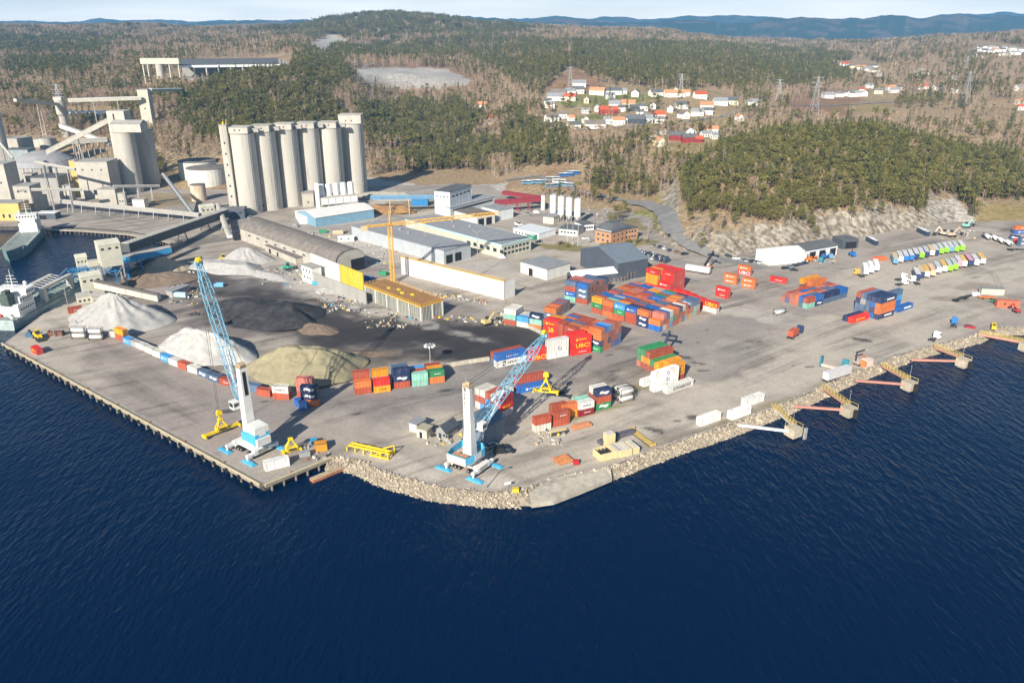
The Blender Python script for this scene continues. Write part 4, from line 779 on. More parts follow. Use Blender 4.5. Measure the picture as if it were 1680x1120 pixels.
def build_containers():
    order = sorted(range(len(SPEC)), key=lambda i: SPEC[i][1] + (150 if SPEC[i][10] else 0)); near = set(order[:300]); rest = MB(); mats = [cmat(c) for c in CC] + [LOCK, WHITEP]; ci = {c: i for i, c in enumerate(CC)}; seen = set()
    for i, (x, y, z, ang, L, H, c, label, group, mark, inner, flip) in enumerate(SPEC):
        a = ang + (PI if flip else 0)
        if i in near:
            t = thing('freight_container', label, 'container', (x, y, z), a, group); bm, ds = cmeshes(L, H, c); obj('body', bm, t)
            for d in ds: obj('door', d, t)
            if mark:
                o = obj('lettering' if mark in ('UBC', 'DFDS', 'COOLBOXX', 'CIRC', 'TARROS') else 'emblem', mark_mesh(mark, L, H), t)
                if flip: o.rotation_euler = (0, 0, PI)
        else:
            b = body_mb(L, H); ca, sa = math.cos(a), math.sin(a)
            for s in (-1.10, .01):
                b.box(L / 2 - .09, L / 2 - .03, s, s + 1.09, .155, H - .145)
            k = len(b.f)
            for yy in (-.8, -.3, .3, .8): b.box(L / 2 - .03, L / 2 + .02, yy, yy + .06, .1, H - .06)
            mm_ = [ci[c]] * k + [len(CC)] * (len(b.f) - k); o = len(rest.v)
            rest.v += [(v[0] * ca - v[1] * sa + x, v[0] * sa + v[1] * ca + y, v[2] + z) for v in b.v]; rest.f += [tuple(q + o for q in f) for f in b.f]; rest.m += mm_
            if mark and not flip:
                me = mark_mesh(mark, L, H); o = len(rest.v)
                for v in me.vertices: rest.v.append((v.co.x * ca - v.co.y * sa + x, v.co.x * sa + v.co.y * ca + y, v.co.z + z))
                mi = len(CC) + 1
                for f in me.polygons: rest.f.append(tuple(q + o for q in f.vertices)); rest.m.append(mi)
    tag(rest.build('container_stacks', mats), 'rest of the stacked freight containers deeper in the far blocks', 'containers', kind='stuff')
    print('CONTAINERS', len(SPEC), len(near))
build_containers()
# tank containers: a steel frame round a white tank
TANKW = mat('tank_white', (.74, .71, .66), .45, .1, .6, dirt=((.25, .18, .12), .3, .7)); TANKT = mat('tank_tan', (.55, .44, .33), .5, .15, .6)
def tank_container(px, py, ang, tiers, label, iy=0, m=None, right=False, fm=None):
    p, ex, ey = at_anchor(px, py, ang, 6.06, right); p = p + ey * iy * 2.8
    for t in range(tiers):
        r = thing('tank_container', label % (TIER[tiers][t] + ' one' if tiers > 1 else 'lone'), 'tank container', (p.x, p.y, t * 2.6 + .02), math.radians(ang), 'white tank containers')
        f = MB()
        for sx in (-3.03, 2.91):
            for sy in (-1.22, 1.10): f.box(sx, sx + .12, sy, sy + .12, 0, 2.58)
            f.box(sx, sx + .12, -1.1, 1.1, 0, .13); f.box(sx, sx + .12, -1.1, 1.1, 2.46, 2.58); f.beam((sx + .06, -1.1, .1), (sx + .06, 1.1, 2.4), .06); f.beam((sx + .06, 1.1, .1), (sx + .06, -1.1, 2.4), .06)
        for sy in (-1.22, 1.10): f.box(-2.91, 2.91, sy, sy + .12, 0, .12)
        for sy in (-1.22, 1.10): f.box(-2.91, 2.91, sy, sy + .12, 2.48, 2.58)
        f.build('frame', fm or STEEL, r)
        k = MB(); prof = [(-2.85, .3), (-2.7, .8), (-2.5, 1.08), (2.5, 1.08), (2.7, .8), (2.85, .3)]; n = 16; vs = []; fs = []
        for x, rr in prof:
            for j in range(n): a = 2 * PI * j / n; vs.append((x, rr * math.cos(a), 1.3 + rr * math.sin(a)))
        for i in range(len(prof) - 1):
            for j in range(n): fs.append((i * n + j, i * n + (j + 1) % n, (i + 1) * n + (j + 1) % n, (i + 1) * n + j))
        fs += [tuple(range(n)), tuple(range(5 * n + n - 1, 5 * n - 1, -1))]; k.add(vs, [tuple(reversed(f_)) for f_ in fs]); k.build('tank', m or TANKW, r, True)
        w = MB(); w.box(-2.2, 2.2, -.28, .28, 2.39, 2.44); w.build('walkway', GREYM, r)
tank_container(117, 556, 1, 2, 'white tank container, %s of the west pair below the white heap'); tank_container(145, 558, 1, 2, 'tank container, %s of the east pair below the white heap', m=None)
tank_container(1018, 662, 27, 2, 'white tank container, %s of the front pair beside the navy stack'); tank_container(1018, 662, 27, 2, 'white tank container, %s of the rear pair beside the navy stack', iy=1)
tank_container(1274, 518, 30, 1, 'small white tank container, %s on the open apron', m=WHITEP)
# ------------------------------------------------------------------ buildings and industrial plant
CONC = mat('concrete', (.47, .44, .38), .9, .13, .18, dirt=((.25, .22, .18), .35, .12)); CONC2 = mat('silo_concrete', (.49, .462, .405), .9, .13, .09, stretch=(1, 1, .07), dirt=((.25, .215, .165), .7, .35), rnd=.05)
CONCG = mat('grey_concrete', (.36, .345, .32), .9, .16, .2, dirt=((.16, .14, .12), .4, .2)); PRECAST = mat('precast_wall', (.60, .59, .555), .85, .08, .3, rnd=.06)
CLAD_B = mat('blue_grey_cladding', (.20, .35, .46), .6, .08, .4); CLAD_G = mat('grey_cladding', (.42, .45, .47), .6, .08, .3); CLAD_D = mat('dark_grey_cladding', (.085, .10, .125), .6, .12, .3); CLAD_W = mat('white_cladding', (.68, .70, .70), .6, .06, .3); BEIGE = mat('beige_cladding', (.54, .52, .42), .7, .1, .25, dirt=((.3, .26, .2), .4, .3))
ROOF_G = mat('grey_roofing', (.27, .275, .285), .8, .1, .3); ROOF_D = mat('dark_roofing', (.12, .125, .13), .85, .15, .3); ROOF_B = mat('brown_roofing', (.20, .175, .155), .9, .2, .3); ROOF_W = mat('white_roofing', (.74, .70, .66), .6, .08, .2)
ROOF_R = mat('red_tiles', (.50, .10, .045), .85, .15, 1); ROOF_O = mat('orange_tiles', (.55, .26, .13), .85, .15, 1); BRICK = mat('orange_brick', (.52, .27, .14), .9, .15, .8); WALLW = mat('house_white', (.78, .76, .71), .7, .05, .5); WALLR = mat('house_red', (.28, .035, .03), .8, .1, .5); WALLY = mat('house_cream', (.66, .60, .45), .8, .05, .5); WALLD = mat('house_dark', (.07, .08, .09), .8, .1, .5); YELW = mat('ochre_wall', (.62, .42, .14), .85, .12, .3)
GLASS = mat('window_glass', (.035, .045, .055), .12, .1, .5, spec=.6); DARK = mat('dark_opening', (.02, .02, .022), .9, .2, .5); WOOD = mat('plywood_deck', (.36, .19, .07), .85, .18, .3); FORM_Y = mat('yellow_formwork', (.66, .50, .06), .7, .12, .6); CRANE_Y = mat('crane_yellow', (.76, .42, .05), .55, .08, .6); BLUE_S = mat('blue_steel', (.04, .22, .48), .5, .12, .6); RED_S = mat('red_steel', (.27, .04, .05), .6, .15, .6); BRIGHT_Y = mat('bright_yellow', (.80, .56, .03), .5, .1, .8); RUST = mat('rusted_steel', (.38, .13, .04), .85, .3, .5, dirt=((.55, .42, .28), .5, .3))
def foot(A, B, C):
    a = G(*A) if len(A) == 2 else Vector(A); b = G(*B) if len(B) == 2 else Vector(B); c = G(*C) if len(C) == 2 else Vector(C)
    ex = (b - a).normalized(); ey = Vector((-ex.y, ex.x, 0)); W = (c - a).dot(ey); L = (b - a).length
    if W < 0: a, ex = b, -ex; W = -W
    return (a.x, a.y, a.z), math.atan2(ex.y, ex.x), L, W
def ring(mb, L, W, z0, z1, t=.25, m=0):
    mb.box(0, L, 0, t, z0, z1, m); mb.box(0, L, W - t, W, z0, z1, m); mb.box(0, t, t, W - t, z0, z1, m); mb.box(L - t, L, t, W - t, z0, z1, m)
def windows(t, side, L, W, n, z, w, h, x0=None, x1=None, m=None, name='window', fm=None):
    S = L if side in 'sn' else W; x0 = S * .06 if x0 is None else x0; x1 = S * .94 if x1 is None else x1; me = None
    for i in range(n):
        c = x0 + (x1 - x0) * (i + .5) / n
        mb = MB(); mb.box(-w / 2, w / 2, -.07, .02, 0, h)
        if me is None:
            mb.add([(-w / 2 - .06, -.05, -.06), (w / 2 + .06, -.05, -.06), (w / 2 + .06, -.05, h + .06), (-w / 2 - .06, -.05, h + .06)], [(0, 1, 2, 3)], 1); me = mb.mesh(name, [m or GLASS, fm or WHITEP])
        o = obj(name, me, t)
        o.location = {'s': (c, 0, z), 'n': (c, W, z), 'w': (0, c, z), 'e': (L, c, z)}[side]; o.rotation_euler = (0, 0, {'s': 0, 'n': PI, 'w': -PI / 2, 'e': PI / 2}[side])
def ribs(mb, L, W, z0, z1, step, m=0, sides='sewn', d=.06, w=.12):
    for s in sides:
        S = L if s in 'sn' else W; n = max(1, int(S / step))
        for i in range(n + 1):
            c = min(max(S * i / n, w), S - w)
            if s == 's': mb.box(c - w / 2, c + w / 2, -d, .01, z0, z1, m)
            elif s == 'n': mb.box(c - w / 2, c + w / 2, W - .01, W + d, z0, z1, m)
            elif s == 'w': mb.box(-d, .01, c - w / 2, c + w / 2, z0, z1, m)
            else: mb.box(L - .01, L + d, c - w / 2, c + w / 2, z0, z1, m)
def hall(label, cat, A, B, C, h, roof, wm, rm, rise=0, over=.3, wins=(), doors=(), name='industrial_hall', z0=0, group=None, band=None, seam=4.0, vents=0, rm2=None):
    loc, rz, L, W = foot(A, B, C); t = thing(name, label, cat, (loc[0], loc[1], z0), rz, group); w = MB(); w.box(0, L, 0, W, -.3, h)
    if roof == 'gable': w.extr([(0, 0)], 0, 0) if False else None
    ribs(w, L, W, 0, h, seam, 0)
    r = MB()
    if roof == 'flat':
        r.box(-over, L + over, -over, W + over, h + .002, h + .35)
        if band: r.m = [0] * len(r.f); r.box(-over - .04, L + over + .04, -over - .06, -over + .001, h - .75, h + .42, 1); r.box(-over - .06, -over, -over, W + over, h - .75, h + .42, 1); r.box(L + over, L + over + .06, -over, W + over, h - .75, h + .42, 1); r.box(-over, L + over, W + over, W + over + .06, h - .75, h + .42, 1)
        for i in range(int(L / 7)): r.box(3 + i * 7, 3.12 + i * 7, -over, W + over, h + .35, h + .41)
    elif roof in ('gable', 'gabley'):
        if roof == 'gable':                                           # ridge along x
            w.add([(0, 0, h), (0, W, h), (0, W / 2, h + rise)], [(0, 2, 1)]); w.add([(L, 0, h), (L, W, h), (L, W / 2, h + rise)], [(0, 1, 2)])
            s = rise / (W / 2); e = over
            for sg in (0, 1):
                f = (lambda y: y) if sg == 0 else (lambda y: W - y)
                a = [(-e, f(-e), h - s * e), (L + e, f(-e), h - s * e), (L + e, f(W / 2), h + rise), (-e, f(W / 2), h + rise)]; lo = a if sg == 0 else a[::-1]; r.hexa(lo, [(p[0], p[1], p[2] + .18) for p in lo])
                for i in range(int(L / 3)): x = 1.5 + i * 3; r.beam((x, f(-e), h - s * e + .2), (x, f(W / 2), h + rise + .2), .08, .1)
        else:
            w.add([(0, 0, h), (L, 0, h), (L / 2, 0, h + rise)], [(0, 1, 2)]); w.add([(0, W, h), (L, W, h), (L / 2, W, h + rise)], [(0, 2, 1)])
            s = rise / (L / 2); e = over
            for sg in (0, 1):
                f = (lambda x: x) if sg == 0 else (lambda x: L - x)
                a = [(f(-e), -e, h - s * e), (f(L / 2), -e, h + rise), (f(L / 2), W + e, h + rise), (f(-e), W + e, h - s * e)]; lo = a if sg == 0 else a[::-1]; r.hexa(lo, [(p[0], p[1], p[2] + .18) for p in lo])
                for i in range(int(W / 3)): y = 1.5 + i * 3; r.beam((f(-e), y, h - s * e + .2), (f(L / 2), y, h + rise + .2), .08, .1)
    elif roof == 'arch':                                              # barrel along x
        n = 12; pts = [(W / 2 - (W / 2 + over) * math.cos(PI * k / n), h + rise * math.sin(PI * k / n)) for k in range(n + 1)]
        for k in range(n):
            (y0, a0), (y1, a1) = pts[k], pts[k + 1]; r.hexa([(-over, y0, a0), (L + over, y0, a0), (L + over, y1, a1), (-over, y1, a1)], [(-over, y0, a0 + .2), (L + over, y0, a0 + .2), (L + over, y1, a1 + .2), (-over, y1, a1 + .2)])
            for i in range(int(L / 6) + 1): x = min(.1 + i * 6, L - .1); r.beam((x, y0, a0 + .26), (x, y1, a1 + .26), .35, .22)
        w.add([(0, p[0], p[1]) for p in pts], [tuple(range(n, -1, -1))]); w.add([(L, p[0], p[1]) for p in pts], [tuple(range(n + 1))])
    w.build('wall', wm, t); r.build('roof', [rm, band or rm], t)
    for a in wins: windows(t, a[0], L, W, *a[1:])
    for side, c, dw, dh in doors: windows(t, side, L, W, 1, 0, dw, dh, c - .1, c + .1, DARK, 'door', GREYM)
    R = random.Random(label)
    for i in range(vents):
        v = MB(); s = R.uniform(.6, 1.4); v.box(-s, s, -s * .7, s * .7, 0, .9); v.cyl((0, 0, .9), (0, 0, 1.3), .35, None, 8)
        o = v.build('vent', GREYM, t); o.location = (R.uniform(.15, .85) * L, R.uniform(.3, .7) * W, h + .34 + (rise * .55 if roof != 'flat' else 0))
    return t, L, W
def hpx(A, ytop, x=None): return Hz(A[0] if x is None else x, ytop, G(*A))
# long barrel-roofed warehouse and its low annexe
hall('long old warehouse with brown barrel roof of curved segments beside the silos', 'warehouse', (396, 394), (553, 452), (398, 372), 7.5, 'arch', CONC, ROOF_B, 5.5, .4, [('s', 9, 4.5, 3, 1)], [('e', 14, 9, 7), ('s', 100, 3, 3)], 'barrel_roof_warehouse', seam=8)
hall('low annexe with brown flat roof against the barrel roofed warehouse', 'annexe', (436, 412), (486, 434), (441, 406), 3.6, 'flat', CONC, ROOF_B, doors=[('s', 6, 2.5, 2.6), ('s', 16, 2, 2.4)], name='annexe')
hall('white roofed long hall with blue grey walls below the silos', 'hall', (519, 373), (614, 358), (512, 358), 6.5, 'gable', CLAD_B, ROOF_W, 2.2, .5, seam=5)
hall('small white lean-to at the west end of the blue walled hall', 'shed', (492, 368), (516, 366), (490, 356), 4.5, 'flat', CLAD_W, ROOF_W, name='shed')
hall('large flat grey roofed factory hall with open end bays', 'hall', (578, 391), (729, 434), (768, 421), 8, 'flat', CLAD_G, ROOF_G, doors=[('e', 4, 5, 5), ('e', 11, 5, 5), ('w', 8, 8, 6)], seam=6, vents=2)
hb_ = G(823, 424); ha_ = hb_ - Vector((math.cos(math.radians(-45.6)), math.sin(math.radians(-45.6)), 0)) * 92
hall('large factory hall with grey roof and pale turquoise fascia', 'hall', tuple(ha_), tuple(hb_), tuple(G(862, 409)), 8, 'flat', BEIGE, ROOF_G, band=mat('turquoise_fascia', (.40, .58, .60), .6, .06, .4), wins=[('e', 7, 4.5, 2.2, 1.6), ('e', 7, 1.6, 2.2, 1.6), ('s', 6, 3, 3, 2.2, 60, 95)], seam=6, vents=4)
T1, _, _ = hall('tall pale grey process tower block beside the factory halls', 'tower block', (714, 354), (739, 357), (724, 338), 18, 'flat', CLAD_W, ROOF_D, wins=[('e', 5, 14, 3.6, 1.1), ('e', 5, 4, 3.6, 1.1), ('s', 4, 14, 1.8, .8)], name='process_tower', seam=4)
hall('pale low factory wing with band of dark windows', 'factory wing', (739, 358), (812, 338), (728, 350), 7, 'flat', CLAD_W, ROOF_G, wins=[('s', 12, 4.3, 4, 1.4)], name='factory_wing')
hall('brown roofed hall with open front bays behind the tower crane jib', 'hall', (782, 372), (812, 366), (756, 360), 7, 'flat', PRECAST, ROOF_B, doors=[('s', 4, 5, 5), ('s', 11, 5, 5)], seam=5)
hall('pale workshop with bright red roller door', 'workshop', (818, 362), (842, 357), (806, 352), 7, 'flat', CLAD_W, ROOF_G, name='workshop', doors=())
o_ = hall('flat grey roofed white store beside the dark hall', 'store', (854, 447), (897, 460), (876, 432), 6.0, 'flat', PRECAST, ROOF_G, doors=[('s', 8, 3, 4)], name='storage_hall')
hall('big dark grey hall with pitched roof in the middle of the port', 'hall', (952, 436), (1013, 462), (984, 422), 10, 'gabley', CLAD_D, mat('blue_grey_roof', (.15, .18, .215), .6, .1, .3), 5.0, .3, seam=5, vents=1)
hall('narrow dark shed with white pitched roof in front of the dark hall', 'shed', (940, 470), (1012, 462), (936, 462), 5.0, 'gable', CLAD_D, mat('white_sheet_roof', (.80, .79, .76), .5, .05, .3), 2.2, .4, doors=[('w', 4, 6, 4.5)], name='white_roofed_shed')
hall('long white hall at the foot of the rock cut', 'hall', (1262, 436), (1318, 430), (1268, 423), 6.5, 'gable', CLAD_W, ROOF_W, 1.6, .3, seam=5, doors=[('e', 6, 4, 4)])
hall('dark roofed white workshop at the foot of the rock cut', 'workshop', (1318, 428), (1372, 418), (1316, 414), 6, 'gable', CLAD_W, ROOF_D, 1.8, .5, doors=[('s', 7, 5, 4.5), ('s', 15, 5, 4.5), ('s', 24, 5, 4.5)], name='workshop')
hall('small black open shed beside the bus at the rock cut', 'shed', (1381, 409), (1407, 407), (1379, 401), 5.5, 'flat', CLAD_D, ROOF_D, doors=[('s', 6, 8, 4.4)], name='black_shed')
hall('orange brick office with grey hipped roof beside the road', 'office', (976, 396), (1002, 402), (998, 386), 7.5, 'flat', BRICK, ROOF_D, wins=[('s', 3, 4.6, 1.6, 1.4), ('s', 3, 1.4, 1.6, 1.4), ('e', 4, 4.6, 1.4, 1.4), ('e', 4, 1.4, 1.4, 1.4)], name='brick_office')
hall('lower orange brick wing behind the hipped roof office', 'office wing', (1004, 399), (1046, 391), (1000, 388), 7, 'flat', BRICK, ROOF_D, wins=[('s', 8, 4.6, 1.5, 1.4), ('s', 8, 1.4, 1.5, 1.4)], name='office_wing')
def hip(label, A, B, C, z0, h, rm, name='hipped_roof_storey'):
    loc, rz, L, W = foot(A, B, C); t = thing(name, label, 'roof storey', (loc[0], loc[1], z0), rz); MB().box(.5, L - .5, .5, W - .5, 0, 1.2).build('wall', CLAD_G, t); r = MB(); r.hexa([(-.3, -.3, 1.2), (L + .3, -.3, 1.2), (L + .3, W + .3, 1.2), (-.3, W + .3, 1.2)], [(L * .2, W * .3, 1.2 + h), (L * .8, W * .3, 1.2 + h), (L * .8, W * .7, 1.2 + h), (L * .2, W * .7, 1.2 + h)]); r.build('roof', rm, t)
hip('grey hipped roof storey on top of the orange brick office', (976, 396), (1002, 402), (998, 386), 7.87, 3.2, ROOF_D)
hall('small white flat office with turquoise edge beside the brick office', 'office', (956, 379), (974, 377), (962, 371), 4, 'flat', CLAD_W, ROOF_D, wins=[('s', 4, 1.3, 1.5, 1.2)], name='small_office')
hall('white cabin with grey roof behind the flag poles', 'cabin', (917, 385), (947, 388), (922, 377), 4, 'flat', WALLW, ROOF_D, wins=[('s', 5, 1.5, 1.6, 1.2)], name='cabin')
hall('yellow walled low shed with grey roof beside the batch silos', 'shed', (891, 366), (908, 368), (906, 356), 4.5, 'flat', WALLY, ROOF_G, name='shed')
hall('pale cabin row with green roof edge on the factory yard', 'cabin row', (842, 384), (884, 393), (858, 374), 3.6, 'flat', CLAD_W, CLAD_W, wins=[('s', 7, 1.2, 1.3, 1.1)], name='cabin_row')
hall('green container cabin beside the pale cabin row', 'cabin', (876, 394), (892, 390), (872, 389), 3, 'flat', mat('green_cladding', (.06, .28, .16), .6, .1, .5), CLAD_W, name='cabin')
# houses and sheds on the quay by the second crane
hall('small grey harbour office with white gable windows by the second crane', 'harbour office', (716, 717), (731, 722), (736, 704), 3.2, 'gabley', mat('grey_boards', (.30, .29, .285), .8, .1, .6), mat('slate_roof', (.075, .085, .105), .8, .12, .5), 1.7, .5, [('s', 2, 1.1, .9, 1.1, 2.6, 5)], [('s', 1.6, .9, 2.0)], 'harbour_office', seam=30)
hall('tall blue grey store with pale roof edge behind the second crane', 'store', (760, 722), (797, 736), (783, 700), 7.5, 'gabley', mat('blue_grey_wall', (.16, .20, .25), .65, .08, .5), mat('slate_blue_roof', (.13, .17, .22), .6, .1, .5), 2.6, .3, name='quay_store', seam=4)
hall('cream transformer hut on the quay', 'hut', (684, 716), (700, 720), (694, 708), 2.9, 'flat', mat('hut_cream', (.62, .58, .45), .8, .08, .6), mat('hut_roof', (.42, .38, .28), .85, .12, .7), doors=[('s', 1.6, 1.0, 2.1)], name='hut', seam=30)
hall('cream hut with grey panel roof on the quay behind the transformer hut', 'hut', (672, 706), (684, 710), (690, 698), 2.9, 'flat', mat('hut_cream', (.62, .58, .45), .8, .08, .6), ROOF_G, name='hut', seam=30)
# construction site: walls, formwork building, deck
def wall_thing(label, A, B, h, t_, m, n, name='construction_wall', rail=None, gap=.03):
    a = G(*A); b = G(*B); d = b - a; r = thing(name, label, 'wall', a, math.atan2(d.y, d.x)); L = d.length; me = MB().box(0, L / n - gap, 0, t_, 0, h).mesh('wall_panel', m)
    for i in range(n): o = obj('wall_panel', me, r); o.location = (i * L / n, (i % 2) * .03, 0)
    if rail:
        q = MB(); q.box(0, L, -.1, t_ + .4, h + .002, h + .22); 
        for i in range(int(L / 1.6)): q.box(i * 1.6, i * 1.6 + .08, t_ + .25, t_ + .33, h + .22, h + 1.2)
        q.box(0, L, t_ + .26, t_ + .32, h + 1.1, h + 1.2); q.build('edge_rail', rail, r)
    return r
wall_thing('long white precast wall with orange edge boards on the building site', (659, 449), (827, 492), 9.5, .5, PRECAST, 10, rail=CRANE_Y)
wall_thing('short white return wall at the end of the long precast wall', (827.5, 491.5), (845, 486), 9, .5, PRECAST, 2)
wall_thing('white upper wall above the old arched facade on the building site', (512, 450), (559, 470), 12, .6, PRECAST, 3)
wall_thing('yellow panel formwork raised on the building site wall', (560, 470), (597, 486), 12, .7, FORM_Y, 12, gap=.35)
wall_thing('grey ribbed concrete wall below the yellow formwork', (506, 463), (601, 500), 6.5, .6, CONCG, 8)
hall('ruined white house shell with empty window holes at the building site', 'ruin', (497, 460), (513, 466), (504, 453), 8.5, 'flat', WALLW, CONCG, wins=[('s', 3, 5.6, 1.1, 1.5), ('s', 3, 2, 1.1, 1.5)], name='ruined_house', seam=40)
def formwork():
    loc, rz, L, W = foot((600, 490), (692, 527), (723, 519)); W = 12.5; h = 7.4
    t = thing('formwork_building', 'new concrete building with orange plywood deck and shoring on the building site', 'building under construction', loc, rz)
    me = MB()
    w = MB(); w.box(0, L, .4, W, 0, h - .6); w.build('core_wall', CONCG, t)
    d = MB(); d.box(-.3, L + .3, -.5, W + .5, h - .55, h); d.build('deck', WOOD, t)
    col = MB().box(-.35, .35, -.5, .1, 0, h - .56).mesh('column', PRECAST)
    for i in range(6): o = obj('column', col, t); o.location = (min(max(L * i / 5, .36), L - .36), .2, 0)
    for y in (W / 2, W - .3): o = obj('column', col, t); o.location = (L + .1, y, 0); o.rotation_euler = (0, 0, PI / 2)
    pr = MB().box(-.09, .09, -.09, .09, 0, h - .56).mesh('shoring_post', mat('shoring_steel', (.42, .42, .36), .6, .2, .5)); R = random.Random(4)
    for i in range(66):
        if i % 13 == 0: continue
        o = obj('shoring_post', pr, t); o.location = (L * i / 66 + .3, R.uniform(-.35, .2), 0)
    for i in range(15): o = obj('shoring_post', pr, t); o.location = (L + .25, W * (i + .5) / 15, 0)
    r = MB()
    for (x0, y0), (x1, y1) in (((-.3, -.5), (L + .3, -.5)), ((L + .3, -.5), (L + .3, W + .5)), ((-.3, W + .5), (L + .3, W + .5)), ((-.3, -.5), (-.3, W + .5))):
        n = int(max(abs(x1 - x0), abs(y1 - y0)) / 1.8)
        for z in (h + .55, h + 1.1): r.beam((x0, y0, z), (x1, y1, z), .07)
        r.beam((x0, y0, h - .3), (x1, y1, h - .3), .16, .5)
        for i in range(n + 1): f = i / n; r.box(x0 + (x1 - x0) * f - .05, x0 + (x1 - x0) * f + .05, y0 + (y1 - y0) * f - .05, y0 + (y1 - y0) * f + .05, h, h + 1.15)
    r.build('guard_rail', CRANE_Y, t)
    for k in range(4): mb = MB(); mb.box(-1, 1, -.6, .6, 0, .7); o = mb.build('timber_bundle', FORM_Y, t); o.location = (L * (.3 + .12 * k), W * .4 + k % 2 * 2, h + .002)
formwork()
# ------------------------------------------------------------------ silos
def silo_row():
    xs = [(430, 352), (452, 346), (484, 338), (514, 333), (552, 330), (584, 322)]
    spec = [(406, 352, 209, 193, 387, 427), (440, 346, 206, 201, 419, 458), (475, 340, 203, 204, 457, 496), (511, 334, 201, 203, 494, 531), (546, 330, 200, 201, 529, 566), (582, 323, 197, 206, 563, 600)]
    for i, (px, pb, ptop, _, x0, x1) in enumerate(spec):
        b = G(px, pb); r = (x1 - x0) / 2 / F_PX * (b.y * CP + CAM_H * SP) * .99; b = b + Vector((0, r, 0)); top = Hz(px - 6, ptop + 12, b - Vector((0, r, 0)))
        if i == 5: top += 2
        t = thing('storage_silo', 'tall round concrete silo, %s of the row of six' % ['westernmost', 'second from the west', 'third from the west', 'fourth from the west', 'fifth from the west', 'easternmost'][i], 'silo', b, 0, 'row of six tall concrete silos')
        m = MB(); m.lathe([(r, -.5), (r, top * .17), (r + .12, top * .172), (r + .12, top * .178), (r, top * .18)] + [q for k in range(1, 12) for q in ((r, top * (.18 + .82 * k / 12) - .12), (r - .05, top * (.18 + .82 * k / 12)))] + [(r, top)], 40); m.build('shaft', CONC2, t)
        c = MB(); c.lathe([(r + .25, top + .002), (r + .25, top + .6)], 40); c.build('cap', CONCG, t)
        h = MB(); hw = r * .78 if i < 5 else r * .98; h.box(-hw, hw, -r * .8, r * .55, top + .6, top + (4.6 if i != 5 else 7)); h.box(-hw - .1, hw + .1, -r * .85, r * .6, top + (4.6 if i != 5 else 7), top + (4.9 if i != 5 else 7.3)); o = h.build('head_house', CONC, t)
        for wx in (-.4, .1): MB().box(hw * wx, hw * wx + .9, -r * .8 - .05, -r * .8 + .01, top + 2.2, top + 3.2).build('window', DARK, o)
        g = MB(); g.box(-r - 1.2, -r + .6, -.9, .9, 0, top + 2.5); g.build('stair_shaft', CONC2, t)
        p = MB()
        for dx in (.72, .80): p.cyl((r * dx, -r * math.sqrt(1 - dx * dx) - .25, 2), (r * dx, -r * math.sqrt(1 - dx * dx) - .25, top), .14, None, 6)
        p.build('pipe', GREYM, t)
        if i < 5:
            q = MB(); q.box(r * .7, r * 1.45, -1.6, 1.6, top + .7, top + 3.2); q.build('gallery', CONCG, t)
    b = G(384, 352); top = Hz(376, 206, b); t = thing('lift_tower', 'slim square concrete lift tower at the west end of the tall silos', 'tower', b); m = MB(); m.box(-2.6, 2.6, 0, 6, -.5, top); m.build('shaft', CONC2, t); m = MB(); m.box(-2.8, 2.8, -.2, 6.2, top + .002, top + .5)
    for x in (-2.6, 2.5): m.box(x, x + .08, -.1, 0, top + .5, top + 2)
    m.build('roof', CONCG, t); m = MB(); m.cyl((2, 3, top + .5), (2, 3, top + 4), .25, None, 8); m.cyl((0, 2, top + .5), (0, 2, top + 2.6), .6, None, 8); m.build('vent', BRIGHT_Y, t)
    for k in range(7): MB().box(-.5, .5, -.06, .01, 5 + k * 7.5, 6.4 + k * 7.5).build('window', DARK, t)
silo_row()
hall('small square concrete house at the foot of the tall silos', 'pump house', (424, 346), (442, 346), (425, 340), 10, 'flat', CONC, CONCG, wins=[('s', 1, 3, 1.6, 2)], name='pump_house', seam=50)
hall('second small concrete house at the foot of the tall silos', 'pump house', (497, 340), (516, 339), (499, 334), 10, 'flat', CONC, CONCG, wins=[('s', 1, 3, 1.2, 1.2)], name='pump_house', seam=50)
def loading_silos():
    loc, rz, L, W = foot((528, 345), (588, 339), (524, 338)); t = thing('loading_station', 'white truck loading station with five small round silos', 'loading station', loc, rz); m = MB(); m.box(0, L, 0, W, 3.5, 9)
    for i in range(6):
        m.box(L * i / 5 - .3 if i else 0, L * i / 5 + .3 if i < 5 else L, 0, .6, 0, 3.5); m.box(L * i / 5 - .3 if i else 0, L * i / 5 + .3 if i < 5 else L, W - .6, W, 0, 3.5)
    m.build('frame', CONC, t); pm = MB().box(.35, L / 5 - .35, -.08, .01, 3.9, 8.5).mesh('panel', CLAD_W)
    for i in range(5):
        o = obj('panel', pm, t); o.location = (i * L / 5, 0, 0)
        s = MB(); r = L / 5 * .42; s.lathe([(r, 9.002), (r, 17), (r * .9, 17.5), (r * .3, 18)], 20, 0, L * (i + .5) / 5, W / 2); q = s.build('small_silo', CLAD_W, t, False); MB().lathe([(r + .15, 17.02), (r + .15, 17.1)], 12, 0, L * (i + .5) / 5, W / 2).build('rail', GREYM, q)
    MB().box(-3.2, -.8, .5, 3.5, 0, 20).build('lift_shaft', WHITEP, t)
loading_silos()
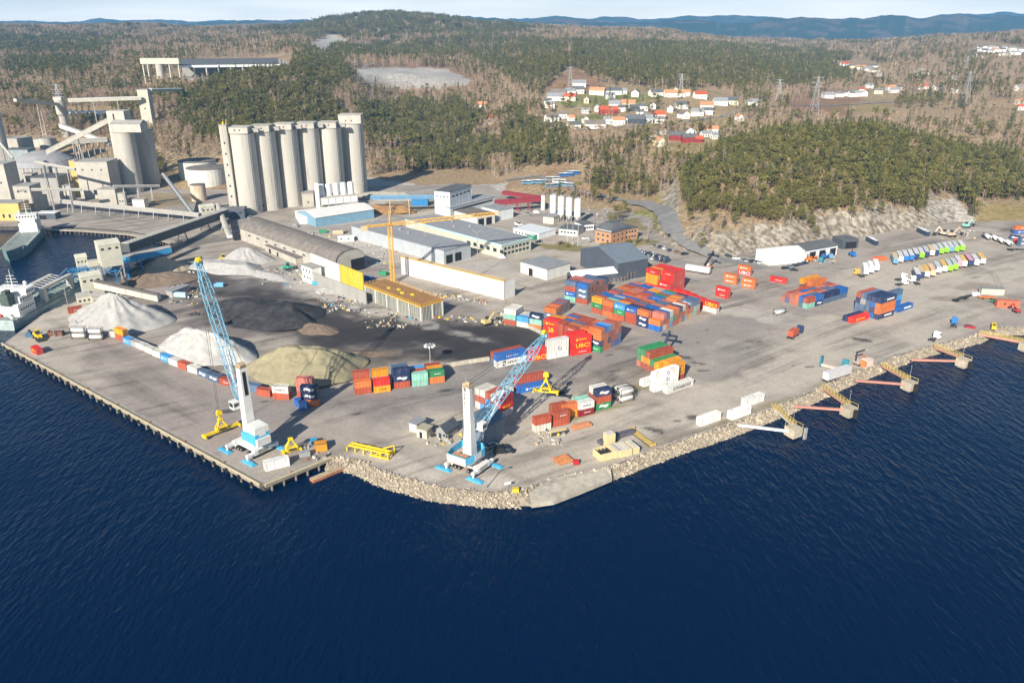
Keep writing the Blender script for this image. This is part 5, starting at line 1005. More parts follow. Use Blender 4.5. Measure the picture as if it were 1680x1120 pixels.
def tank(label, px, pb, r_px, ptop, m, rm, cone=.12, name='storage_tank', rings=5, z0=0):
    b = G(px, pb, z0); r = r_px / F_PX * (b.y * CP + (CAM_H - z0) * SP); b = b + Vector((0, r, 0)); h = Hz(px, ptop, b - Vector((0, r, 0))) - z0
    t = thing(name, label, 'tank', b); q = MB(); q.lathe([(r, -.5)] + [p for k in range(1, rings) for p in ((r, h * k / rings - .08), (r + .06, h * k / rings))] + [(r, h)], 32); q.build('shell', m, t, False); q = MB(); q.lathe([(r + .15, h + .002), (r + .15, h + .2), (r * .06, h + .2 + r * cone)], 32); q.build('roof', rm, t)
    q = MB()
    for k in range(28): a = 2 * PI * k / 28; q.cyl((r * math.cos(a), r * math.sin(a), h + .2), (r * math.cos(a), r * math.sin(a), h + 1.3), .04, None, 4)
    q.lathe([(r + .03, h + 1.25), (r + .03, h + 1.33), (r - .03, h + 1.33), (r - .03, h + 1.25)], 28, caps=False); q.build('rail', GREYM, t)
    return t
TW = mat('tank_shell_white', (.66, .645, .59), .7, .09, .15, dirt=((.35, .3, .24), .35, .2))
tank('large white flat tank behind, with shallow brown cone roof', 316, 300, 30, 268, TW, ROOF_B); tank('large white flat tank in front with shallow brown cone roof', 330, 309, 31, 280, TW, ROOF_B); tank('small tank streaked with orange rust below the white tanks', 323, 331, 12, 305, mat('rusty_tank', (.60, .50, .38), .85, .2, .6, stretch=(1, 1, .4), dirt=((.40, .15, .04), 1.0, .25)), ROOF_B, rings=3); tank('dark grey tank between white tanks and tall silos', 371, 302, 8, 282, CLAD_D, ROOF_D, rings=2)
# twin silos with head house and inclined conveyor
def incline(label, P, Q, w, h, wm, rm, name='inclined_conveyor', legs=(), legm=None, tilt=0, solid=True):
    P = Vector(P); Q = Vector(Q); t = thing(name, label, 'conveyor', P); d = Q - P; s = Vector((-d.y, d.x, 0)).normalized() * w / 2; up = Vector((0, 0, h)); n = max(1, int(d.length / 6))
    m = MB(); z = Vector((0, 0, 0)); m.hexa([z - s, z + s, d + s, d - s][::-1] if False else [z + s, z - s, d - s, d + s], [z + s + up, z - s + up, d - s + up, d + s + up]); m.build('gallery', wm, t)
    m = MB(); e = s * 1.08; u2 = up + Vector((0, 0, .003)); m.hexa([z + e + u2, z - e + u2, d - e + u2, d + e + u2], [z + e * .3 + u2 + Vector((0, 0, .5)), z - e * .3 + u2 + Vector((0, 0, .5)), d - e * .3 + u2 + Vector((0, 0, .5)), d + e * .3 + u2 + Vector((0, 0, .5))]); m.build('roof', rm, t)
    m = MB()
    for k in range(1, n): p = d * (k / n); m.beam(p - s * 1.01, p - s * 1.01 + up, .12, .12)
    if n > 1: m.build('rib', legm or rm, t)
    for f in legs:
        p = d * f; g = -(P.z + p.z) + .0; m = MB()
        for sg in (1, -1): m.beam(p + s * sg * .8, p + s * sg * 1.5 + Vector((0, 0, g)), .5)
        m.beam(p + s * .9 + Vector((0, 0, g * .5)), p - s * .9 + Vector((0, 0, g * .5)), .3); m.build('trestle', legm or CONC, t)
    return t
def twin_silos():
    for i, (px, pb, rp, pt) in enumerate(((209, 318, 16.5, 219), (240, 306, 14.5, 216))):
        b = G(px + 3, pb); r = rp / F_PX * (b.y * CP + CAM_H * SP); b = b + Vector((0, r, 0)); h = Hz(px - 3, pt, b - Vector((0, r, 0))); t = thing('clinker_silo', ['thick round concrete silo with the head house, left one of the twin pair', 'thick round concrete silo right one of the twin pair'][i], 'silo', b, 0, 'twin clinker silos')
        m = MB(); m.lathe([(r, -.5)] + [q for k in range(1, 10) for q in ((r, h * k / 10 - .12), (r - .05, h * k / 10))] + [(r, h)], 36); m.build('shaft', CONC2, t); m = MB(); m.lathe([(r + .2, h + .002), (r + .2, h + .5)], 36); m.build('cap', CONCG, t)
        if i == 0:
            m = MB(); m.box(-r * .75, r * 2.1, -r * .7, r * .9, h + .5, h + 7); m.build('head_house', CONC, t); m = MB(); m.hexa([(-r * .8, -r * .75, h + 7), (r * 2.15, -r * .75, h + 7), (r * 2.15, r * .95, h + 7), (-r * .8, r * .95, h + 7)], [(-r * .8, r * .05, h + 9.5), (r * 2.15, r * .05, h + 9.5), (r * 2.15, r * .12, h + 9.5), (-r * .8, r * .12, h + 9.5)]); m.build('roof', CONCG, t)
            m = MB(); m.box(-r * 1.5, r * .2, r * .4, r * 1.8, 0, h + 16); m.build('lift_tower', CONC, t)
            m = MB(); m.box(-r * .9, -r * .8, r * .36, r * .41, h + 9, h + 14); m.build('louvre', DARK, t)
    P = RY(78, 252, 660); P.z -= 1; Q = RY(186, 196, 668); Q.z -= 1
    incline('long inclined conveyor gallery rising to the twin silos', P, Q, 5, 4, CONC, BEIGE, legs=(.45,))
twin_silos()
# cement works at the west edge
def blockpx(label, cat, x0, x1, pb, pt, depth, wm, rm=None, name='plant_building', wins=(), roof='flat', rise=0, rot=0, doors=()):
    a = G(x0, pb); b = G(x1, pb); c = a + (b - a).normalized().cross(Vector((0, 0, -1))) * depth
    h = Hz((x0 + x1) / 2, pt, a); return hall(label, cat, tuple(a), tuple(b), tuple(c), h, roof, wm, rm or CONCG, rise, .25, wins, doors, name, seam=9)
blockpx('stepped concrete mill house with yellow stair column', 'mill house', 134, 186, 326, 266, 18, CONC, name='mill_house', wins=[('s', 3, 22, 1.4, 1.2), ('s', 1, 3, 4, 4)])
blockpx('lower concrete house in front of the stepped mill house', 'plant house', 164, 193, 338, 311, 10, CONC, name='plant_house'); blockpx('yellow stair column on the mill house', 'stair column', 124, 134, 322, 264, 8, YELW, name='stair_column')
blockpx('square beige plant house with paired windows by the wharf', 'plant house', 31, 58, 352, 306, 14, CONC, name='plant_house', wins=[('s', 2, 16, 1.8, 1.4), ('s', 2, 9, 1.8, 1.4)]); blockpx('ochre yellow fronted wharf store beside the moored ship', 'wharf store', -20, 36, 362, 334, 12, YELW, name='wharf_store', wins=[('s', 5, 2, 1.6, 2.6)])
blockpx('beige plant house at the west frame edge', 'plant house', -30, 21, 336, 270, 16, CONC, name='plant_house', wins=[('s', 3, 24, 1.4, 1.4), ('s', 3, 16, 1.4, 1.4)]); blockpx('grey steel framed kiln tower with open bays', 'kiln tower', 20, 57, 300, 246, 12, mat('grey_green_steel', (.28, .32, .32), .6, .12, .4), ROOF_D, name='kiln_tower', doors=[('s', 5, 4, 8), ('s', 12, 5, 8)])
blockpx('tall concrete block behind the kiln tower', 'plant block', 14, 50, 290, 228, 16, CONC, name='plant_block'); blockpx('concrete store beside the kiln tower', 'plant store', 62, 92, 270, 229, 10, CONC, name='plant_store'); blockpx('low dark plant roof between kiln tower and mill house', 'plant shed', 58, 100, 330, 292, 20, CONCG, ROOF_D, name='plant_shed'); blockpx('small beige house by the mill house', 'plant house', 94, 122, 316, 276, 9, CONC, name='plant_house', wins=[('s', 2, 8, 1, 1)]); blockpx('small house with red gable end in the plant', 'plant house', 78, 98, 304, 284, 8, CONC, ROOF_D, name='plant_house')
blockpx('low white roofed wharf shed with open front', 'wharf shed', 62, 92, 360, 350, 7, CLAD_D, CLAD_W, name='wharf_shed', doors=[('s', 4, 5, 3)]); blockpx('low white wall house on the scrub slope', 'house', 219, 238, 342, 328, 7, WALLW, CONCG, name='small_house')
for k_, (x0, x1, pb, pt, dp, mm_, lb) in enumerate([(44, 60, 318, 286, 8, CONC, 'narrow concrete bin'), (100, 122, 292, 262, 10, CONCG, 'grey transfer block'), (108, 120, 334, 305, 6, CONC, 'small cream hut tower'), (186, 197, 300, 262, 6, CONCG, 'slim grey duct tower'), (58, 76, 296, 262, 8, CLAD_D, 'dark clad cooler building'), (0, 18, 316, 286, 8, CONCG, 'grey block at the frame edge'), (76, 98, 322, 300, 8, CONCG, 'grey store with flat roof'), (60, 74, 344, 322, 6, CONC, 'small block above the wharf shed'), (20, 34, 322, 300, 6, BEIGE, 'beige annexe of the kiln tower'), (196, 206, 340, 318, 5, CONC, 'small hut at the twin silo foot')]): blockpx(lb + ' in the cement works', 'plant building', x0, x1, pb, pt, dp, mm_, CONCG, name='plant_building', wins=[('s', 2, 4, 1.2, 1.2)])
for lb, a_, b_ in [('thin pipe bridge across the cement works', (30, 313, 560), (134, 313, 570)), ('pipe bridge from mill house to the scrub slope', (186, 308, 575), (262, 307, 600)), ('raised duct over the dark plant roof', (58, 268, 600), (124, 280, 590)), ('small inclined conveyor at the frame edge', (0, 236, 640), (22, 262, 620)), ('low pipe bridge to the tall silos', (330, 345, 545), (384, 336, 570))]: incline(lb, RY(*a_), RY(*b_), 1.6, 1.4, CONCG, CONC, legs=(.2, .5, .8), legm=CONCG)
tank('fat pale preheater silo at the west frame edge', 4, 300, 13, 166, CONC2, CONCG, .05, 'preheater_silo', 6); tank('round concrete tank behind the kiln tower', 80, 280, 11, 228, CONC2, CONCG, .04, 'round_silo', 4)
def chimney(px, pb, pt, r, label):
    b = G(px, pb); h = Hz(px, pt, b); t = thing('chimney', label, 'chimney', b); MB().cyl((0, 0, -.5), (0, 0, h), r, r * .8, 16).build('shaft', CONC2, t); MB().cyl((0, 0, h + .002), (0, 0, h + 1), r * .95, None, 16).build('rim', CONCG, t)
chimney(9, 290, 140, 1.8, 'slim pale chimney at the west frame edge'); chimney(18, 285, 178, 2.2, 'square looking pale stack beside the preheater silo')
def dome_hall():
    p = RY(58, 206, 690); p.z = 8; b = Vector((p.x, 690, 8)); r = 26; t = thing('raw_material_dome', 'low grey domed storage hall behind the cement works', 'storage hall', b); m = MB(); m.lathe([(r, -8), (r, 8)], 28); m.build('wall', CONCG, t); m = MB(); m.lathe([(r + .4, 8.002), (r * .9, 12), (r * .6, 16.5), (r * .25, 19), (r * .03, 19.6)], 28); m.build('roof', mat('grey_dome', (.34, .335, .34), .7, .1, .2), t)
    for k in range(12): a = PI + PI * (k + .5) / 12; o = MB().box(-.6, .6, -.5, .3, -8, 7.8).build('pilaster', CONC, t); o.location = (math.cos(a) * r, math.sin(a) * r, 0); o.rotation_euler = (0, 0, a + PI / 2)
dome_hall()
incline('pale conveyor gallery sloping down behind the twin silos', RY(100, 209, 700), RY(186, 240, 690), 4, 3, WHITEP, CONC, legs=()); incline('long pale overland conveyor on the hillside left of the round tower', RY(112, 168, 820), RY(232, 164, 850), 4, 3.2, BEIGE, WHITEP, legs=(.33, .66)); incline('overland conveyor sloping from the preheater silo to the round tower', RY(25, 167, 760), RY(97, 174, 815), 3.4, 2.6, BEIGE, ROOF_B, legs=(.5,)); incline('upper overland conveyor running up the wooded hill', RY(247, 151, 860), RY(298, 150, 930), 3.6, 3, BEIGE, WHITEP, legs=())
incline('low roofed walkway on stilts behind the stepped mill house', RY(110, 236, 680), RY(178, 232, 690), 8, 3, CONCG, BEIGE, legs=(.15, .3, .45, .6, .75, .9))
def round_tower():
    b = RY(103, 192, 818); z0 = b.z; b.z = max(T(b.x, b.y), 0); h = RY(101, 164, 818).z - b.z; t = thing('transfer_tower', 'round concrete transfer tower carrying the overland conveyor', 'tower', b); m = MB(); m.lathe([(4, -3), (3.6, h * .55), (5, h * .62), (5, h)], 20); m.build('shaft', CONC2, t); m = MB(); m.box(-4, 4, -4, 4, h, h + 3); m.build('head', BEIGE, t)
round_tower()
def hut_on_hill(label, px, pt, pb, w, d, Y, m=BEIGE, rm=CONCG, name='transfer_house'):
    b = RY(px, pb, Y); g = T(b.x, b.y); h = RY(px, pt, Y).z - g; t = thing(name, label, 'transfer house', (b.x, b.y, g)); MB().box(-w / 2, w / 2, -d / 2, d / 2, -3, h).build('wall', m, t); MB().box(-w / 2 - .3, w / 2 + .3, -d / 2 - .3, d / 2 + .3, h + .002, h + .5).build('roof', rm, t); MB().box(-.8, .8, -d / 2 - .06, -d / 2 + .01, h * .5, h * .5 + 1.4).build('window', DARK, t)
hut_on_hill('concrete transfer house on the hill where conveyors meet', 241, 147, 178, 11, 9, 858)
def quarry_plant():
    a = RY(296, 112, 1090); b = RY(458, 100, 1130); g = Vector((a.x, a.y, T(a.x, a.y))); d = Vector((b.x - a.x, b.y - a.y, 0)); L = d.length; t = thing('quarry_store', 'long dark roofed open quarry store on concrete columns', 'quarry store', g, math.atan2(d.y, d.x)); h = 16; W = 34; m = MB()
    m.hexa([(-2, -2, h), (L, -2, h), (L, W, h + 7), (-2, W, h + 7)], [(-2, -2, h + .6), (L, -2, h + .6), (L, W, h + 7.6), (-2, W, h + 7.6)]); m.build('roof', ROOF_D, t); MB().box(-2, L, -2.2, -2.0, h - 2.4, h + .5).build('fascia', CLAD_W, t); n = 9; me = MB().box(-.7, .7, -.7, .7, -4, h - .02).mesh('column', PRECAST)
    for i in range(n): o = obj('column', me, t); o.location = (L * i / (n - 1) * .97 + 1, 0, 0)
    MB().box(0, L, W - 1.5, W - .5, -3, h + 6).build('rear_wall', CONCG, t)
    c = RY(268, 118, 1075); gz = T(c.x, c.y); t = thing('crusher_house', 'crusher house on concrete legs beside the quarry store', 'crusher house', (c.x, c.y, gz)); h = RY(265, 97, 1075).z - gz; MB().box(-26, 24, -5, 5, h - 6, h + 1).build('gallery', BEIGE, t); MB().cyl((-4, 0, -3), (-4, 0, h - 6.01), 5, None, 14).build('bin', CONC2, t)
    me = MB().box(-.6, .6, -.6, .6, -3, h - 6.01).mesh('leg', BEIGE)
    for x in (-24, -18, 10, 22): o = obj('leg', me, t); o.location = (x, -3, 0)
    p = RY(137, 190, 880); g = T(p.x, p.y); t = thing('blue_roofed_hall', 'dark blue roofed low hall with green base on the valley floor', 'hall', (p.x, p.y, g)); MB().box(-34, 34, -10, 10, -2, 5).build('wall', mat('green_cladding', (.06, .28, .16), .6, .1, .5), t); m = MB(); m.hexa([(-36, -11, 5), (36, -11, 5), (36, 11, 5), (-36, 11, 5)], [(-36, -1, 9), (36, -1, 9), (36, 1, 9), (-36, 1, 9)]); m.build('roof', mat('dark_blue_roof', (.06, .10, .18), .6, .1, .3), t)
    for i in range(6): o = MB().box(-.8, .8, -.8, .8, 0, 1.4).build('vent', WHITEP, t); o.location = (-18 + i * 7, -5.5, 7)
quarry_plant()
# ------------------------------------------------------------------ ship loader, conveyors and transfer towers in the basin corner
def legged(label, px, pb, pt, w, d, leg, wm, rm, name='loading_tower', rz=.6, legm=None):
    b = G(px, pb); h = Hz(px, pt, b); t = thing(name, label, 'tower', b, rz); MB().box(-w / 2, w / 2, -d / 2, d / 2, leg, h).build('housing', wm, t); m = MB(); m.hexa([(-w / 2 - .2, -d / 2 - .2, h), (w / 2 + .2, -d / 2 - .2, h), (w / 2 + .2, d / 2 + .2, h), (-w / 2 - .2, d / 2 + .2, h)], [(-w / 2 - .2, -.2, h + 1.6), (w / 2 + .2, -.2, h + 1.6), (w / 2 + .2, .2, h + 1.6), (-w / 2 - .2, .2, h + 1.6)]); m.build('roof', rm, t)
    if leg > .5:
        me = MB().box(-.35, .35, -.35, .35, -.3, leg - .002).mesh('leg', legm or GREYM)
        for x in (-w / 2 + .4, w / 2 - .4):
            for y in (-d / 2 + .4, d / 2 - .4): o = obj('leg', me, t); o.location = (x, y, 0)
        m = MB(); m.beam((-w / 2 + .4, -d / 2 + .4, .2), (w / 2 - .4, -d / 2 + .4, leg), .22); m.beam((w / 2 - .4, -d / 2 + .4, .2), (-w / 2 + .4, -d / 2 + .4, leg), .22); m.build('brace', legm or GREYM, t)
    me = MB().box(0, w * .14, -d / 2 - .06, -d / 2 + .01, h - 2.6, h - 1.6).mesh('window', DARK)
    for k in range(3): o = obj('window', me, t); o.location = (-w / 2 + w * (k + .25) / 3, 0, 0)
    return t
legged('beige loading house with window bands beside the moored ship', 155, 490, 450, 9, 8, .3, BEIGE, BEIGE, 'loading_house', .62); legged('beige twin housing on steel legs above the blue conveyor', 190, 472, 397, 10, 12, 13, BEIGE, BEIGE, 'loading_tower', .62); legged('small beige cabin on a blue frame at the basin edge', 142, 468, 421, 5, 5, 9, BEIGE, BEIGE, 'loading_cabin', .62, BLUE_S)
for px, pb in ((139, 497), (163, 497)): legged('small beige shed %s the loading house on the quay' % ('left below' if px < 150 else 'right below'), px, pb, pb - 13, 6, 5, .3, BEIGE, CONCG, 'quay_shed', .62)
incline('long dark covered conveyor rising from the yard to the loading tower', G(372, 362) + Vector((0, 0, 3)), RY(207, 414, 425), 5, 5.2, mat('dark_conveyor', (.09, .095, .09), .7, .2, .3), CONC, legs=(.25, .5, .75), legm=STEEL); incline('blue tube conveyor with grey ribs behind the brown heap', RY(204, 430, 408), RY(279, 413, 426), 5.5, 3.2, mat('conveyor_blue', (.06, .30, .58), .5, .12, .4), mat('conveyor_dust', (.40, .37, .33), .8, .1, .4), legs=(.3, .7), legm=BLUE_S); incline('dark lower conveyor below the blue tube conveyor', G(205, 458) + Vector((0, 0, 2)), G(300, 415) + Vector((0, 0, 5)), 3.5, 2, CLAD_D, STEEL, legs=(.3, .6), legm=STEEL)
incline('beige conveyor sloping down from loading house past the white heap', RY(158, 470, 364), G(262, 494) + Vector((0, 0, .4)), 4.5, 3, mat('pale_beige', (.64, .61, .50), .7, .1, .3), ROOF_B, legs=(.35,)); incline('pale belt conveyor over the dark shed by the silos', RY(357, 338, 560), G(378, 398) + Vector((0, 0, 3)), 3, 1.6, WHITEP, CONC, legs=(.6,), legm=GREYM); incline('dark pipe conveyor down the scrub slope beside the rusty tank', RY(268, 288, 610), G(316, 354) + Vector((0, 0, 1)), 2.6, 1.6, STEEL, GREYM); incline('low conveyor bridge along the basin wharf', G(94, 345) + Vector((0, 0, 6)), G(330, 365) + Vector((0, 0, 4)), 3.5, 2.2, CONCG, CONC, legs=(.1, .2, .3, .4, .5, .6, .7, .8, .9), legm=CONCG)
def blue_frame():
    t = thing('ship_loader', 'blue steel lattice ship loader boom between the loading towers', 'ship loader', G(172, 468), .62); m = MB()
    for y in (-1.5, 1.5):
        for z in (7, 11): m.beam((-16, y, z), (14, y, z), .4)
        for k in range(10): x = -16 + k * 3; m.beam((x, y, 7), (x + 3, y, 11), .22); m.beam((x, y, 11), (x + 3, y, 7), .22)
    m.build('boom', BLUE_S, t); m = MB()
    for x in (-14, -4, 6, 12):
        for y in (-1.5, 1.5): m.beam((x, y, 7), (x, y, -.2), .5)
    m.build('leg', BLUE_S, t); MB().box(-6, 0, -2.6, 2.6, 11.3, 14).build('cabin', BEIGE, t)
blue_frame()
legged('low dark shed where conveyors meet below the tall silos', 388, 356, 342, 14, 10, .2, CLAD_D, ROOF_D, 'conveyor_shed', .1); legged('beige transfer house at the end of the dark conveyor', 341, 357, 338, 9, 8, .2, BEIGE, BEIGE, 'transfer_house', .6)
hall('low grey roofed tipping shed beside the blue silo truck', 'shed', (284, 489), (312, 478), (292, 480), 3.2, 'flat', CONCG, ROOF_G, name='tipping_shed')
# batch plant with four white silos
def batch():
    for i, px in enumerate((907, 920, 933, 947)):
        b = G(px, [360, 363, 365, 367][i]); t = thing('batch_silo', 'white batching plant silo on legs, %s of four in a row' % ['first', 'second', 'third', 'fourth'][i] + ' from the west', 'silo', b, 0, 'four white batching silos'); r = 2.3; h0 = 5; h1 = 17
        m = MB(); m.lathe([(.5, h0 - 2.5), (r, h0), (r, h1), (r * .8, h1 + .5)], 18); m.build('shell', WHITEP, t); me = MB().box(-.15, .15, -.15, .15, 0, h0 + .5).mesh('leg', GREYM)
        for sx in (-1, 1):
            for sy in (-1, 1): o = obj('leg', me, t); o.location = (sx * 1.6, sy * 1.6, 0)
        m = MB(); m.lathe([(r + .1, h1 + 1.2), (r + .1, h1 + 1.3), (r, h1 + 1.3), (r, h1 + 1.2)], 14, caps=False)
        for k in range(10): a = 2 * PI * k / 10; m.cyl((r * math.cos(a), r * math.sin(a), h1), (r * math.cos(a), r * math.sin(a), h1 + 1.25), .05, None, 4)
        m.box(-.6, .6, -.6, .6, h1 + .5, h1 + 1.6); m.build('filter_rail', GREYM, t)
batch()
incline('dark red covered conveyor crossing above the factory yard', RY(812, 336, 566), RY(886, 330, 576), 3.4, 3, RED_S, RED_S, legs=(.25, .5, .75), legm=RED_S); incline('red conveyor gallery behind the crossing one', RY(826, 319, 615), RY(888, 328, 582), 3.2, 2.6, RED_S, RED_S, legs=(.4, .7), legm=RED_S); tank('slim white silo at the end of the red conveyors', 891, 345, 3.5, 322, WHITEP, CLAD_W, .2, 'slim_silo', 3)
incline('blue low conveyor housing behind the brown earth heap', RY(608, 327, 560), RY(712, 326, 565), 3, 2.4, mat('conveyor_blue2', (.12, .24, .38), .6, .12, .4), CLAD_B, legs=(.3, .6)); blockpx('bright blue bin house beside the process tower', 'bin house', 676, 702, 338, 328, 8, BLUE_S, BLUE_S, name='bin_house')
# basin wharf with piles
def pile_wharf():
    pts = [G(*q) for q in [(48, 376), (130, 378), (210, 384), (258, 392), (282, 398)]]; t = thing('wharf', 'old timber piled wharf along the back of the basin', 'wharf', pts[0]); o0 = pts[0]; R = random.Random(2)
    me = MB().cyl((0, 0, -6), (0, 0, -.5), .35, None, 6).mesh('pile', mat('wet_timber', (.16, .125, .09), .9, .3, .8))
    for p, q in zip(pts, pts[1:]):
        n = int((q - p).length / 3.0)
        for k in range(n): c = p.lerp(q, k / n) - o0; o = obj('pile', me, t); o.location = (c.x, c.y - .6, R.uniform(-.2, .2))
        m = MB(); d = q - p; s = Vector((-d.y, d.x, 0)).normalized(); a = p - o0; b = q - o0
        m.hexa([a - s * 1.2 + Vector((0, 0, -.5)), b - s * 1.2 + Vector((0, 0, -.5)), b + s * 3 + Vector((0, 0, -.5)), a + s * 3 + Vector((0, 0, -.5))], [a - s * 1.2 + Vector((0, 0, .12)), b - s * 1.2 + Vector((0, 0, .12)), b + s * 3 + Vector((0, 0, .12)), a + s * 3 + Vector((0, 0, .12))]); m.build('deck', mat('wharf_deck', (.40, .35, .28), .9, .15, .5), t)
pile_wharf()
# ------------------------------------------------------------------ heaps
def heap(label, px, py, rx, ry, h, ang, m, ridge=0, seed=0, name='gravel_heap', flat=0, cat='heap', z0=0, sharp=1.0, rough=.10):
    c = G(px, py, z0) ; n, k = 44, 64; V = []; R = random.Random(seed); ph = [R.uniform(0, 6.28) for _ in range(4)]
    rr = np.linspace(0, 1, n)[:, None]; a = np.linspace(0, 2 * PI, k, endpoint=False)[None, :]
    ed = 1 + .10 * np.sin(2 * a + ph[0]) + .07 * np.sin(3 * a + ph[1]) + .04 * np.sin(5 * a + ph[2]) + .02 * np.sin(9 * a + ph[3])
    X = rr * np.cos(a) * rx * ed; Y = rr * np.sin(a) * ry * ed
    dist = np.sqrt((np.maximum(np.abs(rr * np.cos(a) * rx) - ridge, 0) / max(rx - ridge, .1)) ** 2 + (rr * np.sin(a)) ** 2)
    pz = np.clip(1 - dist, 0, 1) ** sharp; pz = np.minimum(pz, 1 - flat) / (1 - flat)
    Z = h * pz * (1 + (fbm(X / 5 + seed * 9, Y / 5, seed) - .5) * rough * 2) + (fbm(X / 1.6 + seed, Y / 1.6, seed + 3, 3) - .5) * h * rough * .55 * np.clip(pz * 4, 0, 1) - .06 * (rr >= .999)
    # gully lines running down the slope
    Z = Z - h * .035 * np.sin(a * 13 + fbm(rr * 5, a * 2, seed) * 6) * np.clip(pz * (1 - pz) * 4, 0, 1) * (rr > .12)
    idx = np.arange(n * k).reshape(n, k); f = np.stack([idx[:-1], np.roll(idx[:-1], -1, 1), np.roll(idx[1:], -1, 1), idx[1:]], -1).reshape(-1, 4)[:, ::-1]
    me = npmesh(name, np.stack([X + 0 * rr, Y, Z], -1).reshape(-1, 3), f, [m]); o = obj(name, me, None, (c.x, c.y, z0), math.radians(ang)); tag(o, label, cat); return o
WSTONE = mat('white_stone', (.43, .415, .39), .95, .16, .35, bump=.5, dirt=((.38, .35, .32), .35, .2)); SAND = mat('sand_heap_mat', (.285, .25, .155), .95, .16, .4, bump=.5, dirt=((.24, .20, .13), .4, .12)); COALM = mat('coal_heap_mat', (.045, .044, .048), .9, .35, .3, bump=.6, dirt=((.12, .10, .07), .35, .15)); BROWN = mat('brown_heap_mat', (.20, .15, .11), .95, .2, .4, bump=.5); TAN = mat('tan_heap_mat', (.42, .34, .24), .95, .16, .4, bump=.5); EARTH = mat('earth_heap_mat', (.30, .17, .075), .95, .25, .3, bump=.5)
heap('tall pointed white gravel heap below the sloping conveyor', 193, 527, 24, 18, 13.0, -25, WSTONE, 3, 1); heap('big white gravel heap under the boom of the pier crane', 333, 579, 25, 13, 10.5, -32, WSTONE, 7, 2, flat=.06); heap('broad pale gravel heap with the yellow loader on it', 374, 441, 22, 13, 4.2, -20, WSTONE, 8, 3, flat=.3); heap('cone of pale gravel beside the broad pale heap', 403, 428, 15, 13, 8, 0, WSTONE, 2, 4)
heap('large black coal heap in the middle of the yard', 438, 517, 32, 18, 6.5, -14, COALM, 14, 5, 'coal_heap', .18, rough=.16); heap('broad beige sand heap behind the pier containers', 500, 607, 27, 16, 9.5, -8, SAND, 8, 6, 'sand_heap', .12, rough=.13); heap('small dark heap right of the coal heap', 520, 541, 10, 7, 3, -20, BROWN, 3, 7); heap('beige cone heap beside the blue tube conveyor', 268, 444, 14, 10, 8, 20, TAN, 1, 8); heap('low dark brown heap in the conveyor shade', 260, 462, 22, 11, 5, 30, BROWN, 6, 9); heap('brown earth heap beside the bright blue bin house', 640, 347, 20, 10, 5, -6, EARTH, 10, 10, 'earth_heap', .2)
heap('long dark gravel ridge along the factory hall wall', 650, 404, 34, 6, 2.6, -46, mat('dark_gravel', (.16, .14, .13), .95, .2, .5, bump=.5), 26, 11, 'gravel_ridge'); heap('low pale rubble heap below the arched warehouse', 440, 452, 18, 6, 1.6, -30, WSTONE, 8, 12, 'rubble_heap', rough=.4); heap('grey earth bank behind the loading station', 640, 325, 30, 14, 5, -10, mat('grey_earth', (.37, .34, .28), .95, .15, .3, bump=.5), 12, 13, 'earth_bank'); heap('low mud heap by the coal field edge', 590, 580, 16, 4, .8, 0, BROWN, 10, 14, 'mud_heap', rough=.3); heap('small rubble heap near the ruined house', 540, 478, 10, 4, 1.2, -30, WSTONE, 4, 15, 'rubble_heap', rough=.5)
# ------------------------------------------------------------------ quay edge, rocks, ramp, dolphins
KERB = mat('quay_kerb', (.50, .44, .29), .85, .15, .5); PILE = mat('quay_pile', (.20, .18, .15), .9, .2, .5)
def quay_edge(label, A, B, fend, step):
    a = G(*A); b = G(*B); d = b - a; L = d.length; t = thing('quay_edge', label, 'quay edge', a, math.atan2(d.y, d.x))
    m = MB(); m.box(0, L, -1.5, 0, -1.0, .0); m.build('edge_beam', mat('quay_beam', (.31, .26, .20), .9, .2, .5), t); m = MB(); m.box(0, L, -1.5, -1.0, .001, .38); m.build('kerb', KERB, t)
    me = MB().cyl((0, 0, -6), (0, 0, -1.0), .4, None, 8).mesh('pile', PILE); fm = MB(); n = 12
    for k in range(n): a0, a1 = 2 * PI * k / n, 2 * PI * (k + 1) / n; fm.add([((.75 if r else .35) * math.cos(q), y, (.75 if r else .35) * math.sin(q)) for r, q in ((1, a0), (1, a1), (0, a1), (0, a0)) for y in (0,)] + [((.75 if r else .35) * math.cos(q), -.45, (.75 if r else .35) * math.sin(q)) for r, q in ((1, a0), (1, a1), (0, a1), (0, a0))], [(0, 1, 2, 3), (7, 6, 5, 4), (0, 4, 5, 1), (2, 6, 7, 3)])
    fm = fm.mesh('tyre_fender', TYRE); bm_ = MB().cyl((0, 0, .001), (0, 0, .5), .22, .3, 8).mesh('bollard', mat('bollard_red', (.55, .12, .06), .6, .2, 1))
    for i in range(int(L / step)): o = obj('pile', me, t); o.location = (step * (i + .5), -1.1, 0)
    for i in range(int(L / fend)): o = obj('tyre_fender', fm, t); o.location = (fend * (i + .5), -1.52, -.9)
    for i in range(int(L / 22)): o = obj('bollard', bm_, t); o.location = (22 * (i + .4), -.5, 0)
quay_edge('long concrete pier edge with tyre fenders below the tall crane', (8, 562), (432, 792), 6.5, 5); quay_edge('short pier head edge at the pier corner', (432, 792), (540, 748), 60, 4)
